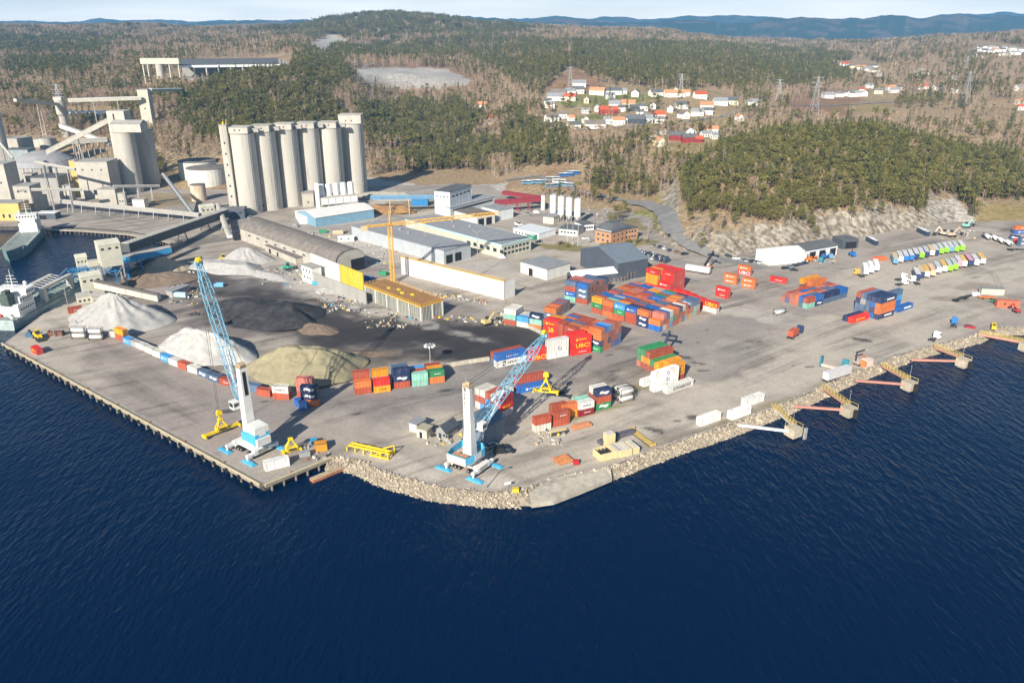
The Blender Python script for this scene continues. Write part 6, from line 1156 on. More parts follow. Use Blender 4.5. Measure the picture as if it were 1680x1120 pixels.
def rocks():
    P = [G(*q) for q in COAST[2:]]; V = []; F = []; emb = MB(); rs = np.random.default_rng(5)
    t = (1 + 5 ** .5) / 2; ico = np.array([(-1, t, 0), (1, t, 0), (-1, -t, 0), (1, -t, 0), (0, -1, t), (0, 1, t), (0, -1, -t), (0, 1, -t), (t, 0, -1), (t, 0, 1), (-t, 0, -1), (-t, 0, 1)]) / 1.9
    fc = np.array([(0, 11, 5), (0, 5, 1), (0, 1, 7), (0, 7, 10), (0, 10, 11), (1, 5, 9), (5, 11, 4), (11, 10, 2), (10, 7, 6), (7, 1, 8), (3, 9, 4), (3, 4, 2), (3, 2, 6), (3, 6, 8), (3, 8, 9), (4, 9, 5), (2, 4, 11), (6, 2, 10), (8, 6, 7), (9, 8, 1)])
    o = 0; up = []; lo = []
    for i, (p, q) in enumerate(zip(P, P[1:])):
        d = q - p; L = d.length; s = Vector((d.y, -d.x, 0)).normalized(); n = int(L * 13); ramp = 6 <= i + 0 <= 7
        wid = 4.8 if i < 6 else 3.8
        for _ in range(n):
            u = rs.random(); w = rs.random(); 
            if w > .93: w = rs.random() * .3 - .08
            c = p.lerp(q, u) + s * (w * wid) + Vector((0, 0, .1 - w * 3.3)); r = rs.uniform(.2, .42) * (1.5 if rs.random() > .88 else 1) * (.8 if p.y > 250 else 1)
            v = ico * r * rs.uniform(.7, 1.3, 3) * rs.uniform(.8, 1.2, (12, 1)); a = rs.uniform(0, 6.28); ca, sa = math.cos(a), math.sin(a)
            v = np.stack([v[:, 0] * ca - v[:, 1] * sa, v[:, 0] * sa + v[:, 1] * ca, v[:, 2] * .8], -1) + np.array(c); V.append(v); F.append(fc + o); o += 12
        up.append(p - s * .4); lo.append(p + s * (wid + .6))
        if i == len(P) - 2: up.append(q - s * .4); lo.append(q + s * (wid + .6))
    me = npmesh('rock_revetment', np.concatenate(V), np.concatenate(F), [mat('pale_rock', (.50, .42, .315), .95, .45, .55, rnd=0, bump=.4, dirt=((.12, .10, .075), .6, .45))], False); tag(obj('rock_revetment', me), 'pale rock revetment along the curved shore of the apron', 'rocks', kind='stuff')
    m = MB(); n = len(up); m.add([(*v[:2], -.03) for v in up] + [(*v[:2], -3.6) for v in lo], [(i, n + i, n + i + 1, i + 1) for i in range(n - 1)]); tag(m.build('embankment', mat('embankment_gravel', (.30, .255, .195), .95, .3, .6, rnd=0)), 'gravel embankment below the shore rocks', 'embankment', kind='structure')
rocks()
def ramp():
    a = [G(*q, .03) for q in [(868, 806), (905, 784), (993, 766), (1002, 771)]] ; b = [G(*q, -1.1) for q in [(1004, 784), (950, 806), (908, 822), (872, 827)]]; m = MB(); pts = a + b; m.add(pts + [p - Vector((0, 0, 1.2)) for p in pts], [tuple(range(8))[::-1], tuple(range(8, 16))] + [(i, (i + 1) % 8, 8 + (i + 1) % 8, 8 + i) for i in range(8)])
    tag(m.build('slipway', mat('ramp_concrete', (.42, .38, .31), .9, .22, .5, rnd=0)), 'pale sloping concrete slipway between the shore rocks', 'slipway')
ramp()
SALM = mat('salmon_beam', (.56, .26, .20), .7, .12, .5); YRAIL = mat('yellow_railing', (.66, .50, .13), .6, .1, .6)
def dolphin(i, blk, g0, g1, s0, s1, pole, white=False):
    w = ['white beamed mooring dolphin nearest the camera with fender panel', 'salmon beamed mooring dolphin beside the white beamed one', 'salmon beamed mooring dolphin, third along the rock shore', 'salmon beamed mooring dolphin, fourth along the rock shore', 'yellow railed mooring dolphin cut by the east frame edge'][i]
    b = G(*blk); t = thing('mooring_dolphin', w, 'mooring dolphin', b, .55, 'mooring dolphins along the rock shore'); inv = Matrix.Rotation(-.55, 3, 'Z'); lc = lambda p: inv @ (Vector(p) - b)
    m = MB(); m.box(-2.1, 2.1, -2.1, 2.1, -2.2, 1.0); m.box(-1.4, 1.4, -1.4, 1.4, -7, -2.19); m.build('concrete_block', mat('dolphin_concrete', (.48, .41, .31), .9, .2, .5), t); m = MB(); m.cyl((0, -2.9, -2.2), (0, -2.9, .6), .9, None, 12); m.build('fender', TYRE, t) if not white else MB().box(1.5, 2.6, -3.6, -2.9, -3.2, 1.4).build('fender_panel', GREYM, t)
    beam = WHITEP if white else SALM; p, q = lc(G(*g0)), lc(G(*g1)); m = MB(); m.beam(p + Vector((0, 0, .2)), q + Vector((0, 0, .9)), 1.3, .3, 1); m.beam(p + Vector((0, 0, -.4)), q + Vector((0, 0, .3)), .8, .7, 0); m.build('gangway', [beam, mat('gangway_deck', (.50, .36, .22), .8, .15, .6)], t)
    d = (q - p); s = Vector((-d.y, d.x, 0)).normalized() * .7; r = MB(); n = max(5, int(d.length / 1.9))
    for sg in (1, -1):
        for z in (.8, 1.35): r.beam(p + s * sg + Vector((0, 0, z)), q + s * sg + Vector((0, 0, z + .7)), .1)
        for k in range(n + 1): c = p.lerp(q, k / n) + s * sg; r.beam(c + Vector((0, 0, .2 + .7 * k / n)), c + Vector((0, 0, 1.38 + .7 * k / n)), .12)
    for sx, sy in ((-2, -2), (2, -2), (2, 2), (-2, 2)): r.beam((sx, sy, 1), (sx, sy, 2.1), .1)
    r.beam((-2, 2, 2.1), (2, 2, 2.1), .1); r.beam((2, -2, 2.1), (2, 2, 2.1), .1); r.build('railing', YRAIL, t)
    if s0: m = MB(); m.beam(lc(G(*s0, -.6)), lc(G(*s1, -.3)), .9, .7); m.build('strut', beam, t)
    if pole: c = lc(G(*pole)); m = MB(); m.cyl((c.x, c.y, .9), (c.x, c.y, 6.6), .09, .06, 6); m.box(c.x - .5, c.x + .12, c.y - .1, c.y + .1, 6.6, 6.75); m.build('lamp_pole', GREYM, t)
dolphin(0, (1302, 704), (1269, 666), (1302, 700), (1212, 697), (1294, 707), (1300, 699), True); dolphin(1, (1393, 671), (1351, 636), (1391, 667), (1303, 666), (1385, 672), (1392, 668)); dolphin(2, (1492, 629), (1448, 599), (1490, 625), (1403, 624), (1484, 630), (1491, 626)); dolphin(3, (1581, 592), (1534, 569), (1578, 588), (1495, 590), (1572, 592), (1578, 589)); dolphin(4, (1684, 566), (1607, 547), (1677, 563), None, None, None)
def pontoon():
    a = G(514, 791, -2.5); b = G(574, 766, -2.5); d = b - a; t = thing('pontoon', 'narrow brown floating pontoon beside the pier head', 'pontoon', a, math.atan2(d.y, d.x)); m = MB(); m.box(0, d.length, 0, 2.2, -.6, .55); m.build('hull', mat('pontoon_rust', (.42, .17, .09), .8, .2, .5), t)
    for i in range(int(d.length / 1.5)): MB().box(i * 1.5 + .03, i * 1.5 + 1.46, .05, 2.15, .552, .64).build('plank', WOODP, t)
WOODP = mat('pontoon_planks', (.48, .36, .23), .85, .2, .7); pontoon()
# ------------------------------------------------------------------ harbour cranes
CBLUE = mat('crane_blue', (.22, .49, .66), .5, .08, .6); CBASE = mat('crane_base_blue', (.09, .42, .66), .5, .08, .6); CWHITE = mat('crane_white', (.72, .71, .67), .5, .08, .5, dirt=((.40, .34, .27), .3, .5)); ROPE = mat('steel_rope', (.10, .10, .10), .6, .1, 2)
def lattice(mb, P, Q, w0, w1, h0, h1, n, ch, br, side):
    d = (Q - P); s = side.normalized(); u = s.cross(d).normalized()
    def corner(f, a, b):
        k = min(1, f / .12, (1 - f) / .16); w = w0 + (w1 - w0) * k; h = h0 + (h1 - h0) * k; return P + d * f + s * a * w / 2 + u * b * h / 2
    for k in range(n):
        f0, f1 = k / n, (k + 1) / n
        for a, b in ((-1, -1), (1, -1), (1, 1), (-1, 1)): mb.beam(corner(f0, a, b), corner(f1, a, b), ch)
        for (a0, b0), (a1, b1) in (((-1, -1), (1, -1)), ((1, -1), (1, 1)), ((1, 1), (-1, 1)), ((-1, 1), (-1, -1))):
            if k % 2: a0, b0, a1, b1 = a1, b1, a0, b0
            mb.beam(corner(f0, a0, b0), corner(f1, a1, b1), br)
        mb.beam(corner(f0, -1, 1), corner(f0, 1, 1), br); mb.beam(corner(f0, -1, -1), corner(f0, 1, -1), br)
def harbour_crane(label, pads, top_py, tip, pivot, hook, style):
    p1, p2, p3 = [G(*q) for q in pads]; c = (p1 + p3) / 2; ux = (p2 - p1); hx = ux.length / 2; ang = math.atan2(ux.y, ux.x); uy = Vector((-math.sin(ang), math.cos(ang), 0)); hy = abs((p3 - p2).dot(uy)) / 2
    t = thing('harbour_crane', label, 'harbour crane', c, ang, 'mobile harbour cranes'); R = Matrix.Rotation(-ang, 3, 'Z'); lc = lambda p: R @ (Vector(p) - c)
    tipl = lc(tip); az = math.atan2(tipl.y, tipl.x); ca, sa = math.cos(az), math.sin(az); X = lambda x, y, z: Vector((x * ca - y * sa, x * sa + y * ca, z))
    def bx(m, x0, x1, y0, y1, z0, z1, mi=0): m.hexa([X(x0, y0, z0), X(x1, y0, z0), X(x1, y1, z0), X(x0, y1, z0)], [X(x0, y0, z1), X(x1, y0, z1), X(x1, y1, z1), X(x0, y1, z1)], mi)
    m = MB(); m.box(-hx * .95, hx * .95, -1.9, 1.9, 1.3, 2.7); m.box(-hx * .95, -hx * .95 + 1.6, -3.2, 3.2, 1.2, 2.75); m.box(hx * .95 - 1.6, hx * .95, -3.2, 3.2, 1.2, 2.75); m.cyl((0, 0, 2.7), (0, 0, 4.3), 2.3, None, 20); m.build('chassis', CWHITE, t)
    ob = MB().box(-.55, .55, 0, hy - 1.9, 1.5, 2.3).mesh('outrigger_beam', CWHITE); jk = MB().cyl((0, 0, .4), (0, 0, 2.5), .3, None, 10).mesh('outrigger_jack', CWHITE); pd = MB(); pd.box(-2.9, 2.9, -.85, .85, .0, .3); pd.box(-2.4, 2.4, -.55, .55, .3, .55); pd.box(-1, 1, -.9, .9, .3, .45); pd = pd.mesh('outrigger_pad', CBASE)
    for sx in (-1, 1):
        for sy in (-1, 1):
            o = obj('outrigger_beam', ob, t); o.location = (sx * (hx - .9), sy * 1.9, 0); o.rotation_euler = (0, 0, 0 if sy > 0 else PI); o = obj('outrigger_jack', jk, t); o.location = (sx * (hx - .9), sy * (hy - .3), 0); o = obj('outrigger_pad', pd, t); o.location = (sx * hx, sy * hy, .01)
    w = MB(); w.cyl((0, -.3, .62), (0, .3, .62), .62, None, 14); w.cyl((0, -.33, .62), (0, .33, .62), .28, None, 8, 1); w = w.mesh('wheel', [TYRE, GREYM])
    for i in range(6):
        x = (-hx * .78 + i * 1.45) if i < 3 else (hx * .78 - (i - 3) * 1.45)
        for y in (-2.6, -1.7, 1.7, 2.6): o = obj('wheel', w, t); o.location = (x, y, 0)
    zt = Hz(0, top_py, c + Vector((0, 0, 0)))
    if style == 1:
        m = MB(); bx(m, -6.6, 1.5, -2.3, 2.3, 4.35, 7.0); bx(m, -6.92, -1.88, -2.52, 2.52, 7.01, 8.4); m.build('platform', CBASE, t); m = MB(); bx(m, -6.9, -1.9, -2.5, 2.5, 8.4, 10.6); bx(m, -6.5, -2.3, -2.1, 2.1, 10.6, 10.9); m.build('machine_house', CWHITE, t); m = MB(); bx(m, -7.6, -6.61, -2.4, 2.4, 4.5, 7.0); m.build('counterweight', CWHITE, t)
        m = MB(); o4 = lambda x0, x1, y, z: [X(x0, -y, z), X(x1, -y, z), X(x1, y, z), X(x0, y, z)]; m.hexa(o4(-1.2, 1.5, 1.5, 7.0), o4(-.9, 1.2, 1.15, zt)); m.build('tower', CWHITE, t); m = MB(); bx(m, -1.0, -.7, -.5, .5, zt - 9, zt - 1.5); m.build('tower_slot', DARK, t) if False else None
        m = MB(); m.hexa([X(-1.13, -.55, zt - 9), X(-.9, -.55, zt - 9), X(-.9, .55, zt - 9), X(-1.13, .55, zt - 9)], [X(-.98, -.55, zt - 1.2), X(-.85, -.55, zt - 1.2), X(-.85, .55, zt - 1.2), X(-.98, .55, zt - 1.2)]); m.build('ladder_slot', DARK, t)
        cab = MB(); bx(cab, 1.2, 3.8, 1.5, 3.7, 15.0, 17.6); cb = cab.build('cab', CWHITE, t); g = MB(); bx(g, 3.75, 3.86, 1.7, 3.5, 15.6, 17.3); bx(g, 1.5, 3.5, 3.66, 3.75, 15.8, 17.2); bx(g, 1.14, 1.22, 1.8, 3.4, 16, 17.2); g.build('cab_window', GLASS, cb)
        m = MB(); bx(m, -.9, 1.4, -1.2, 1.2, zt, zt + .4); m.cyl(X(-.4, -1.0, zt + 1), X(-.4, 1.0, zt + 1), .8, None, 14); m.cyl(X(.9, -1.0, zt + .8), X(.9, 1.0, zt + .8), .6, None, 14); m.build('tower_head', mat('sheave_tan', (.42, .32, .2), .7, .2, 1), t)
        m = MB(); bx(m, -6.0, -2.9, -2.56, -2.5, 5.0, 6.4); bx(m, -6.95, -6.9, -1.2, 1.2, 7.6, 9.4); m.build('emblem', WHITEP, t)
    else:
        m = MB(); pl = [(-6.5, -3.4), (-3, -4.3), (2.2, -4.3), (4.2, -2.2), (4.2, 2.2), (2.2, 4.3), (-3, 4.3), (-6.5, 3.4)]; m.prism([tuple(X(x, y, 0))[:2] for x, y in pl], 4.35, 4.8, 1)
        for (x0, y0), (x1, y1) in zip(pl, pl[1:] + pl[:1]): m.beam(X(x0, y0, 6), X(x1, y1, 6), .12, 2.4)
        m.build('platform', [CBASE, mat('deck_tan', (.55, .40, .31), .8, .15, .6)], t); m = MB(); m.beam(X(-6.5, -3.4, 6) - X(.09, 0, 0), X(-6.5, 3.4, 6) - X(.09, 0, 0), .1, 1.9); m.beam(X(-3, -4.38, 6), X(.4, -4.38, 6), .1, 1.9); m.build('white_panel', CWHITE, t)
        m = MB(); bx(m, -6, -3.5, -2.6, 2.6, 4.81, 6.6); m.build('machine_house', mat('machine_brown', (.45, .24, .14), .7, .2, .6), t)
        o4 = lambda x0, x1, y0, y1, z: [X(x0, y0, z), X(x1, y0, z), X(x1, y1, z), X(x0, y1, z)]; m = MB(); m.hexa(o4(-2.0, 1.1, -2.3, .9, 4.8), o4(-.8, .4, -1.2, .0, zt)); m.build('tower', CWHITE, t)
        m = MB(); n = 7
        for y in (1.0, 2.2): m.beam(X(1.4, y, 4.8), X(.2, y - .5, zt - .6), .38)
        for k in range(n):
            z0, z1 = 5.5 + (zt - 7) * k / n, 5.5 + (zt - 7) * (k + 1) / n; f0, f1 = k / n, (k + 1) / n; a0 = X(1.4 - 1.1 * f0, 1.0 - .5 * f0, z0); b1 = X(1.4 - 1.1 * f1, 2.2 - .5 * f1, z1); m.beam(a0, b1, .2); m.beam(X(1.2 - 1.0 * f0, .4 - .3 * f0, z0), X(1.4 - 1.1 * f1, 1.0 - .5 * f1, z1), .2); m.beam(X(1.4 - 1.1 * f0, 2.2 - .5 * f0, z0), X(.9 - .8 * f1, .2, z1), .2)
        m.build('ladder_frame', CWHITE, t)
        m = MB(); bx(m, -1.2, .9, -1.3, .3, zt, zt + .5); m.cyl(X(.2, -.9, zt + .9), X(.2, .3, zt + .9), .75, None, 14); m.cyl(X(.3, .5, zt + .2), X(.3, 1.6, zt + .2), .75, None, 14); m.cyl(X(0, .6, zt), X(0, .6, zt + 3.5), .05, None, 5); m.build('tower_head', mat('sheave_tan', (.42, .32, .2), .7, .2, 1), t)
        cab = MB(); bx(cab, 2.2, 4.6, -3.6, -1.6, 12.4, 14.8); cb = cab.build('cab', CWHITE, t); g = MB(); bx(g, 4.56, 4.66, -3.4, -1.8, 12.9, 14.5); bx(g, 2.5, 4.3, -3.66, -3.58, 13.1, 14.4); g.build('cab_window', GLASS, cb); m = MB(); m.beam(X(1, -1.2, 13), X(2.4, -2, 13), .5); m.build('cab_bracket', CWHITE, t)
    piv = X(*pivot); L = (tipl - piv).length; m = MB(); lattice(m, piv, tipl, .9, 2.8, .7, 2.3, int(L / 2.8), .21, .105, X(0, 1, 0)); m.build('boom', CBLUE, t)
    m = MB(); d = (tipl - piv).normalized(); m.beam(tipl - X(0, 1.2, 0), tipl + X(0, 1.2, 0), 1.0, 1.2); m.build('boom_head', CBLUE, t); m = MB(); m.cyl(tipl - X(0, .5, 0) + Vector((0, 0, 1)), tipl + X(0, .5, 0) + Vector((0, 0, 1)), .95, None, 14); m.cyl(tipl + X(.9, -.45, .2), tipl + X(.9, .45, .2), .8, None, 14); m.build('head_sheave', BRIGHT_Y, t)
    m = MB(); topp = X(.2, 0, zt + .9)
    for y in (-.7, .7): m.beam(topp + X(0, y, 0), tipl + X(0, y, 1.2), .09)
    hk = lc(hook)
    for y in (-.5, .5): m.beam(tipl + X(.6, y, 0), Vector((hk.x, hk.y, hk.z)) + X(.2, y * .5, 0), .085)
    m.build('hoist_rope', ROPE, t); m = MB(); q = piv + (tipl - piv) * .42; m.beam(X(1.6, 0, pivot[2] - 7), q, .5); m.build('luffing_cylinder', CWHITE, t)
    return t
def spreader(label, c, ang, z=0, hook=True, L=12.2):
    t = thing('container_spreader', label, 'container spreader', (c[0], c[1], z), ang, 'yellow container spreaders'); m = MB(); m.box(-L / 2, L / 2, -.45, .45, .35, 1.15)
    m.build('main_beam', BRIGHT_Y, t); e = MB().box(-.3, .3, -1.25, 1.25, .1, 1.0).mesh('end_beam', BRIGHT_Y)
    for s in (-1, 1): o = obj('end_beam', e, t); o.location = (s * L / 2, 0, 0)
    m = MB(); m.box(-1.9, 1.9, -.9, .9, 1.15, 1.9)
    for sx in (-1, 1):
        for sy in (-1, 1): m.beam((sx * 1.8, sy * .8, 1.9), (sx * .35, sy * .25, 4.4), .3)
    m.box(-.7, .7, -.6, .6, 4.3, 5.0); m.build('head_frame', BRIGHT_Y, t)
    if hook: m = MB(); m.cyl((0, -.35, 7.0), (0, .35, 7.0), 1.0, None, 14); m.box(-.25, .25, -.25, .25, 4.9, 6.4); m.box(-.9, .9, -.5, .5, 6.2, 6.9); m.build('hook_block', BRIGHT_Y, t)
    m = MB(); m.cyl((-1.2, -1.0, 1.4), (1.2, -1.0, 1.4), .35, None, 8); m.build('cable_basket', STEEL, t)
    return t
s1 = G(364, 712); tip1 = RY(326, 432, s1.y); s1 = Vector((tip1.x, tip1.y, 0)); sa1 = G(336, 721); sb1 = G(392, 700); sd = math.atan2(sb1.y - sa1.y, sb1.x - sa1.x)
spreader('yellow spreader hanging low from the tall pier crane', ((sa1.x + sb1.x) / 2, (sa1.y + sb1.y) / 2), sd, .6)
harbour_crane('tall white and blue harbour crane with steep lattice boom on the pier', ((368, 739), (407, 759), (461, 736)), 603, tip1, (1.7, 0, 14), Vector(((sa1.x + sb1.x) / 2, (sa1.y + sb1.y) / 2, 8.2)), 1)
tip2 = RY(893, 550, 246); hk2 = RY(896, 615, 246); spreader('yellow spreader hanging in the air below the boom of the second crane', (hk2.x, hk2.y), math.radians(-14), RY(896, 640, 246).z - 1.0, True, 8.5)
harbour_crane('white and blue harbour crane with low lattice boom at the curved shore', ((722, 767), (773, 786), (818, 766)), 634, tip2, (1.8, 0, 11), Vector((hk2.x, hk2.y, hk2.z)), 2)
spreader('yellow spreader parked on the ground beside the white container at the pier head', G(479, 741), .5, 0, False, 5.5)
def yellow_frame():
    a = G(572, 737); b = G(640, 752); d = b - a; t = thing('spreader_frame', 'long yellow steel lifting frame parked on the rock shore', 'lifting frame', a, math.atan2(d.y, d.x)); L = d.length; m = MB()
    for y in (0, 1.6): m.box(0, L, y, y + .4, 1.2, 1.8)
    m.box(L * .55, L, -1.2, -.8, .2, .7); m.box(L * .55, L, 2.6, 3.0, .2, .7); m.build('beam', BRIGHT_Y, t); me = MB(); me.box(-.2, .2, -1.0, 3.0, 1.0, 1.4); me.box(-.2, .2, -1.0, -.6, 0, 1.0); me.box(-.2, .2, 2.6, 3.0, 0, 1.0); me = me.mesh('cross_frame', BRIGHT_Y)
    for i in range(6): o = obj('cross_frame', me, t); o.location = (L * i / 5, 0, 0)
    m = MB()
    for sy in (-1.2, 2.8): m.beam((L * .6, sy, .4), (L, sy, 3.2), .3); m.beam((L, sy, .4), (L, sy, 3.2), .3)
    m.build('end_portal', BRIGHT_Y, t)
yellow_frame()
def tower_crane():
    b = G(645, 464); t = thing('tower_crane', 'yellow tower crane with long level jib on the building site', 'tower crane', b, 0); zj = Hz(641, 371, b); tip = G(842, 350, zj); tl = Vector((tip.x - b.x, tip.y - b.y, zj)); az = math.atan2(tl.y, tl.x); L = min(Vector((tl.x, tl.y, 0)).length, 62); u = Vector((math.cos(az), math.sin(az), 0)); s = Vector((-u.y, u.x, 0))
    m = MB(); w = .95
    for x in (-w, w):
        for y in (-w, w): m.beam((x, y, 0), (x, y, zj), .3)
    n = int(zj / 2.0)
    for k in range(n):
        z0, z1 = zj * k / n, zj * (k + 1) / n
        for p, q in (((-w, -w), (w, -w)), ((w, -w), (w, w)), ((w, w), (-w, w)), ((-w, w), (-w, -w))): m.beam((*p, z0), (*q, z1), .17); m.beam((*p, z1), (*q, z1), .15)
    m.build('mast', CRANE_Y, t); m = MB(); m.box(-2.6, 2.6, -2.6, 2.6, 0, .6); m.build('base', CONC, t)
    m = MB(); z = Vector((0, 0, zj + 1)); lattice(m, z, z + u * L, .9, 1.3, .9, 1.5, int(L / 2), .22, .12, s); m.build('jib', CRANE_Y, t); m = MB(); lattice(m, z, z - u * 15, 1, 1.3, .5, .8, 7, .22, .12, s); m.build('counter_jib', CRANE_Y, t); m = MB(); c = z - u * 13.5; m.beam(c - u * 1.5 - Vector((0, 0, .8)), c + u * 1.5 - Vector((0, 0, .8)), 1.8, 2.4); m.build('counterweight', mat('cw_tan', (.62, .50, .30), .8, .1, 1), t)
    m = MB(); ap = z + Vector((0, 0, 7)); 
    for a in (s * .6, -s * .6, u * .5): m.beam(z + a, ap, .25)
    m.build('apex', CRANE_Y, t); m = MB(); m.beam(ap, z + u * L * .6, .08); m.beam(ap, z - u * 13, .08); m.build('tie_bar', CRANE_Y, t); m = MB(); c = z + u * 1.5 + s * 1.4; m.beam(c - u * .9 - Vector((0, 0, 1)), c + u * .9 - Vector((0, 0, 1)), 1.4, 2); m.build('cab', WHITEP, t); m = MB(); c = z + u * L * .3; m.beam(c - u - Vector((0, 0, 1.2)), c + u - Vector((0, 0, 1.2)), 1.2, .5); m.beam(c, c - Vector((0, 0, 9)), .06); m.build('trolley', CRANE_Y, t)
tower_crane()
# ------------------------------------------------------------------ ships
def ship(label, A, B, L, beam, deckz, bow, hullm, bootm, flip, house, detail=True):
    a = G(*A, WZ); b = G(*B, WZ); d = (b - a).normalized(); s = Vector((-d.y, d.x, 0)); org = a + s * beam / 2
    t = thing('cargo_ship', label, 'ship', org, math.atan2(d.y, d.x)); n = 18; st = []
    for i in range(n + 1):
        f = i / n; x = L * f; w = beam / 2 * min(1, .78 + f * 2.2) * (1 if f < .78 else max(.04, 1 - ((f - .78) / .22) ** 1.8)); zt = deckz + (1.5 if f > .80 else 0) + (f - .5) ** 2 * 2; sh = 2.2 if f > .9 else 0; st.append((x, w, zt, sh))
    vs = []; fs = []; mi = []
    lv = [(-2.5, .75), (WZ + .0, .93), (WZ + .9, .97), (0.2, 1.0), (None, 1.0)]
    for x, w, zt, sh in st:
        for sg in (-1, 1):
            for z, k in lv: vs.append((x + (sh * ((z if z is not None else zt) - WZ) / 6 if sh else 0) + (-.8 * (1 - k) * 8 if x == 0 and False else 0), sg * w * k, z - WZ if z is not None else zt - WZ))
    k = len(lv); row = 2 * k
    for i in range(n):
        for j in range(k - 1):
            p = i * row + j; fs.append((p, p + row, p + row + 1, p + 1)); mi.append(1 if j < 1 else 0); p += k; fs.append((p, p + 1, p + row + 1, p + row)); mi.append(1 if j < 1 else 0)
        p = i * row; fs.append((p + k - 1, p + row + k - 1, p + row + 2 * k - 1, p + 2 * k - 1)); mi.append(2)
    for j in range(k - 1): fs.append((j, j + 1, k + j + 1, k + j)); mi.append(1 if j < 1 else 0)
    me = D.meshes.new('hull'); me.from_pydata(vs, [], fs)
    for m_ in (hullm, bootm, mat('ship_deck', (.24, .27, .25), .8, .25, .4)): me.materials.append(m_)
    me.polygons.foreach_set('material_index', mi); me.update(); obj('hull', me, t); dz = deckz - WZ + .6
    m = MB(); hw = beam / 2; m.box(L * house, L * house + 12, -hw * .8, hw * .8, dz - .4, dz + 5.4); m.box(L * house + 3, L * house + 12, -hw * .72, hw * .72, dz + 5.4, dz + 8.2); h = m.build('deckhouse', WHITEP, t); m = MB(); m.box(L * house + 6, L * house + 12.4, -hw * .95, hw * .95, dz + 8.2, dz + 11); m.box(L * house + 5.8, L * house + 12.8, -hw * 1.0, hw * 1.0, dz + 11, dz + 11.3); m.build('wheelhouse', WHITEP, t)
    wm = MB().box(-.06, .06, -.5, .5, 0, .9).mesh('window', GLASS)
    for i in range(7): o = obj('window', wm, h); o.location = (L * house + 12.42, -hw * .78 + hw * 1.56 * i / 6, dz + 9.3)
    for i in range(6):
        for z in (2.2, 6.2): o = obj('window', wm, h); o.location = (L * house + 2.0 + i * 1.7 + (2 if z > 5 else 0), -hw * (.8 if z < 5 else .72) - .02, dz + z); o.rotation_euler = (0, 0, PI / 2)
    for i in range(4): o = obj('window', wm, h); o.location = (L * house + 6.8 + i * 1.4, -hw * .95 - .02, dz + 9.3); o.rotation_euler = (0, 0, PI / 2)
    m = MB(); m.box(L * house - 1.5, L * house + 3.4, -hw * .42, hw * .12, dz + 5.41, dz + 10.6); m.box(L * house - .9, L * house + 2.8, -hw * .3, 0, dz + 10.6, dz + 12); m.build('funnel', mat('funnel_green', (.09, .115, .095), .6, .15, .5), t)
    m = MB(); x = L * house + 8; m.cyl((x, 0, dz + 11.3), (x, 0, dz + 20), .25, .1, 6)
    for z, w in ((14, 3), (15.5, 2.4), (17, 1.8)): m.beam((x, -w, dz + z), (x, w, dz + z), .16)
    m.cyl((x + 3, hw * .55, dz + 11.3), (x + 3, hw * .55, dz + 16), .08, .05, 5); m.lathe([(.1, dz + 11.3), (.9, dz + 12.2), (.9, dz + 12.9), (.2, dz + 13.6)], 10, 0, x + 3.4, -hw * .5); m.build('mast', WHITEP, t)
    m = MB(); x0, x1 = L * house + 13, L * .88; N = 24
    for sg in (-1, 1):
        for i in range(N + 1): x = 1 + (x1 - 1) * i / N; m.beam((x, sg * hw * .93, dz - .4), (x, sg * hw * .93, dz + .7), .09)
        for z in (.2, .7): m.beam((1, sg * hw * .93, dz + z), (x1, sg * hw * .93, dz + z), .09)
    m.build('railing', WHITEP, t)
    if detail:
        hc = MB().box(0, L * .10, -hw * .62, hw * .62, dz - .4, dz + 1.2).mesh('hatch_cover', mat('hatch_green', (.30, .36, .33), .7, .15, .4))
        for i in range(5): o = obj('hatch_cover', hc, t); o.location = (L * house + 15 + i * L * .112, 0, 0)
        m = MB(); xa = L * house + 20; m.box(xa, xa + 2.2, -hw * .8, -hw * .45, dz, dz + 6); m.box(xa + 22, xa + 24, -hw * .8, -hw * .45, dz, dz + 6); m.box(xa, xa + 24, -hw * .78, -hw * .5, dz + 6, dz + 7.2)
        for k in range(8): m.beam((xa + k * 3, -hw * .7, dz + 6), (xa + k * 3 + 3, hw * .7, dz + 6.6), .25)
        m.box(xa, xa + 24, hw * .5, hw * .8, dz + 6, dz + 6.8); m.build('cargo_gantry', mat('gantry_cream', (.60, .58, .52), .7, .15, .4), t); m = MB(); m.beam((L * house + 13, -hw * .4, dz + 1.5), (xa + 26, -hw * .4, dz + 9), .9); m.build('unloading_boom', mat('boom_blue', (.10, .16, .26), .6, .15, .5), t)
        m = MB()
        for k in range(5): m.box(2 + k * 1.7, 3 + k * 1.7, -hw * .6 + (k % 3) * 2, -hw * .6 + 1 + (k % 3) * 2, dz - .4, dz + .8 + (k % 2) * .6)
        m.build('stern_winch', WHITEP, t); m = MB(); m.cyl((4, hw * .4, dz + .4), (7.5, hw * .4, dz + .4), .9, .6, 8); m.build('lifeboat', mat('lifeboat_red', (.55, .08, .04), .6, .1, 1), t)
ship('pale green cargo ship with white wheelhouse moored stern out at the pier', (31, 543), (130, 487), 104, 15, 1.8, 0, mat('hull_grey_green', (.36, .43, .42), .5, .2, .25, dirt=((.15, .17, .16), .4, .2)), mat('boot_red', (.45, .10, .055), .7, .15, .5), 0, .05)
ship('second pale ship at the basin wharf, cut by the west frame edge', (42, 386), (0, 428), 70, 13, 2.4, 0, mat('hull_dark_green', (.17, .26, .26), .5, .2, .25), mat('boot_red', (.45, .10, .055), .7, .15, .5), 0, .06, False)
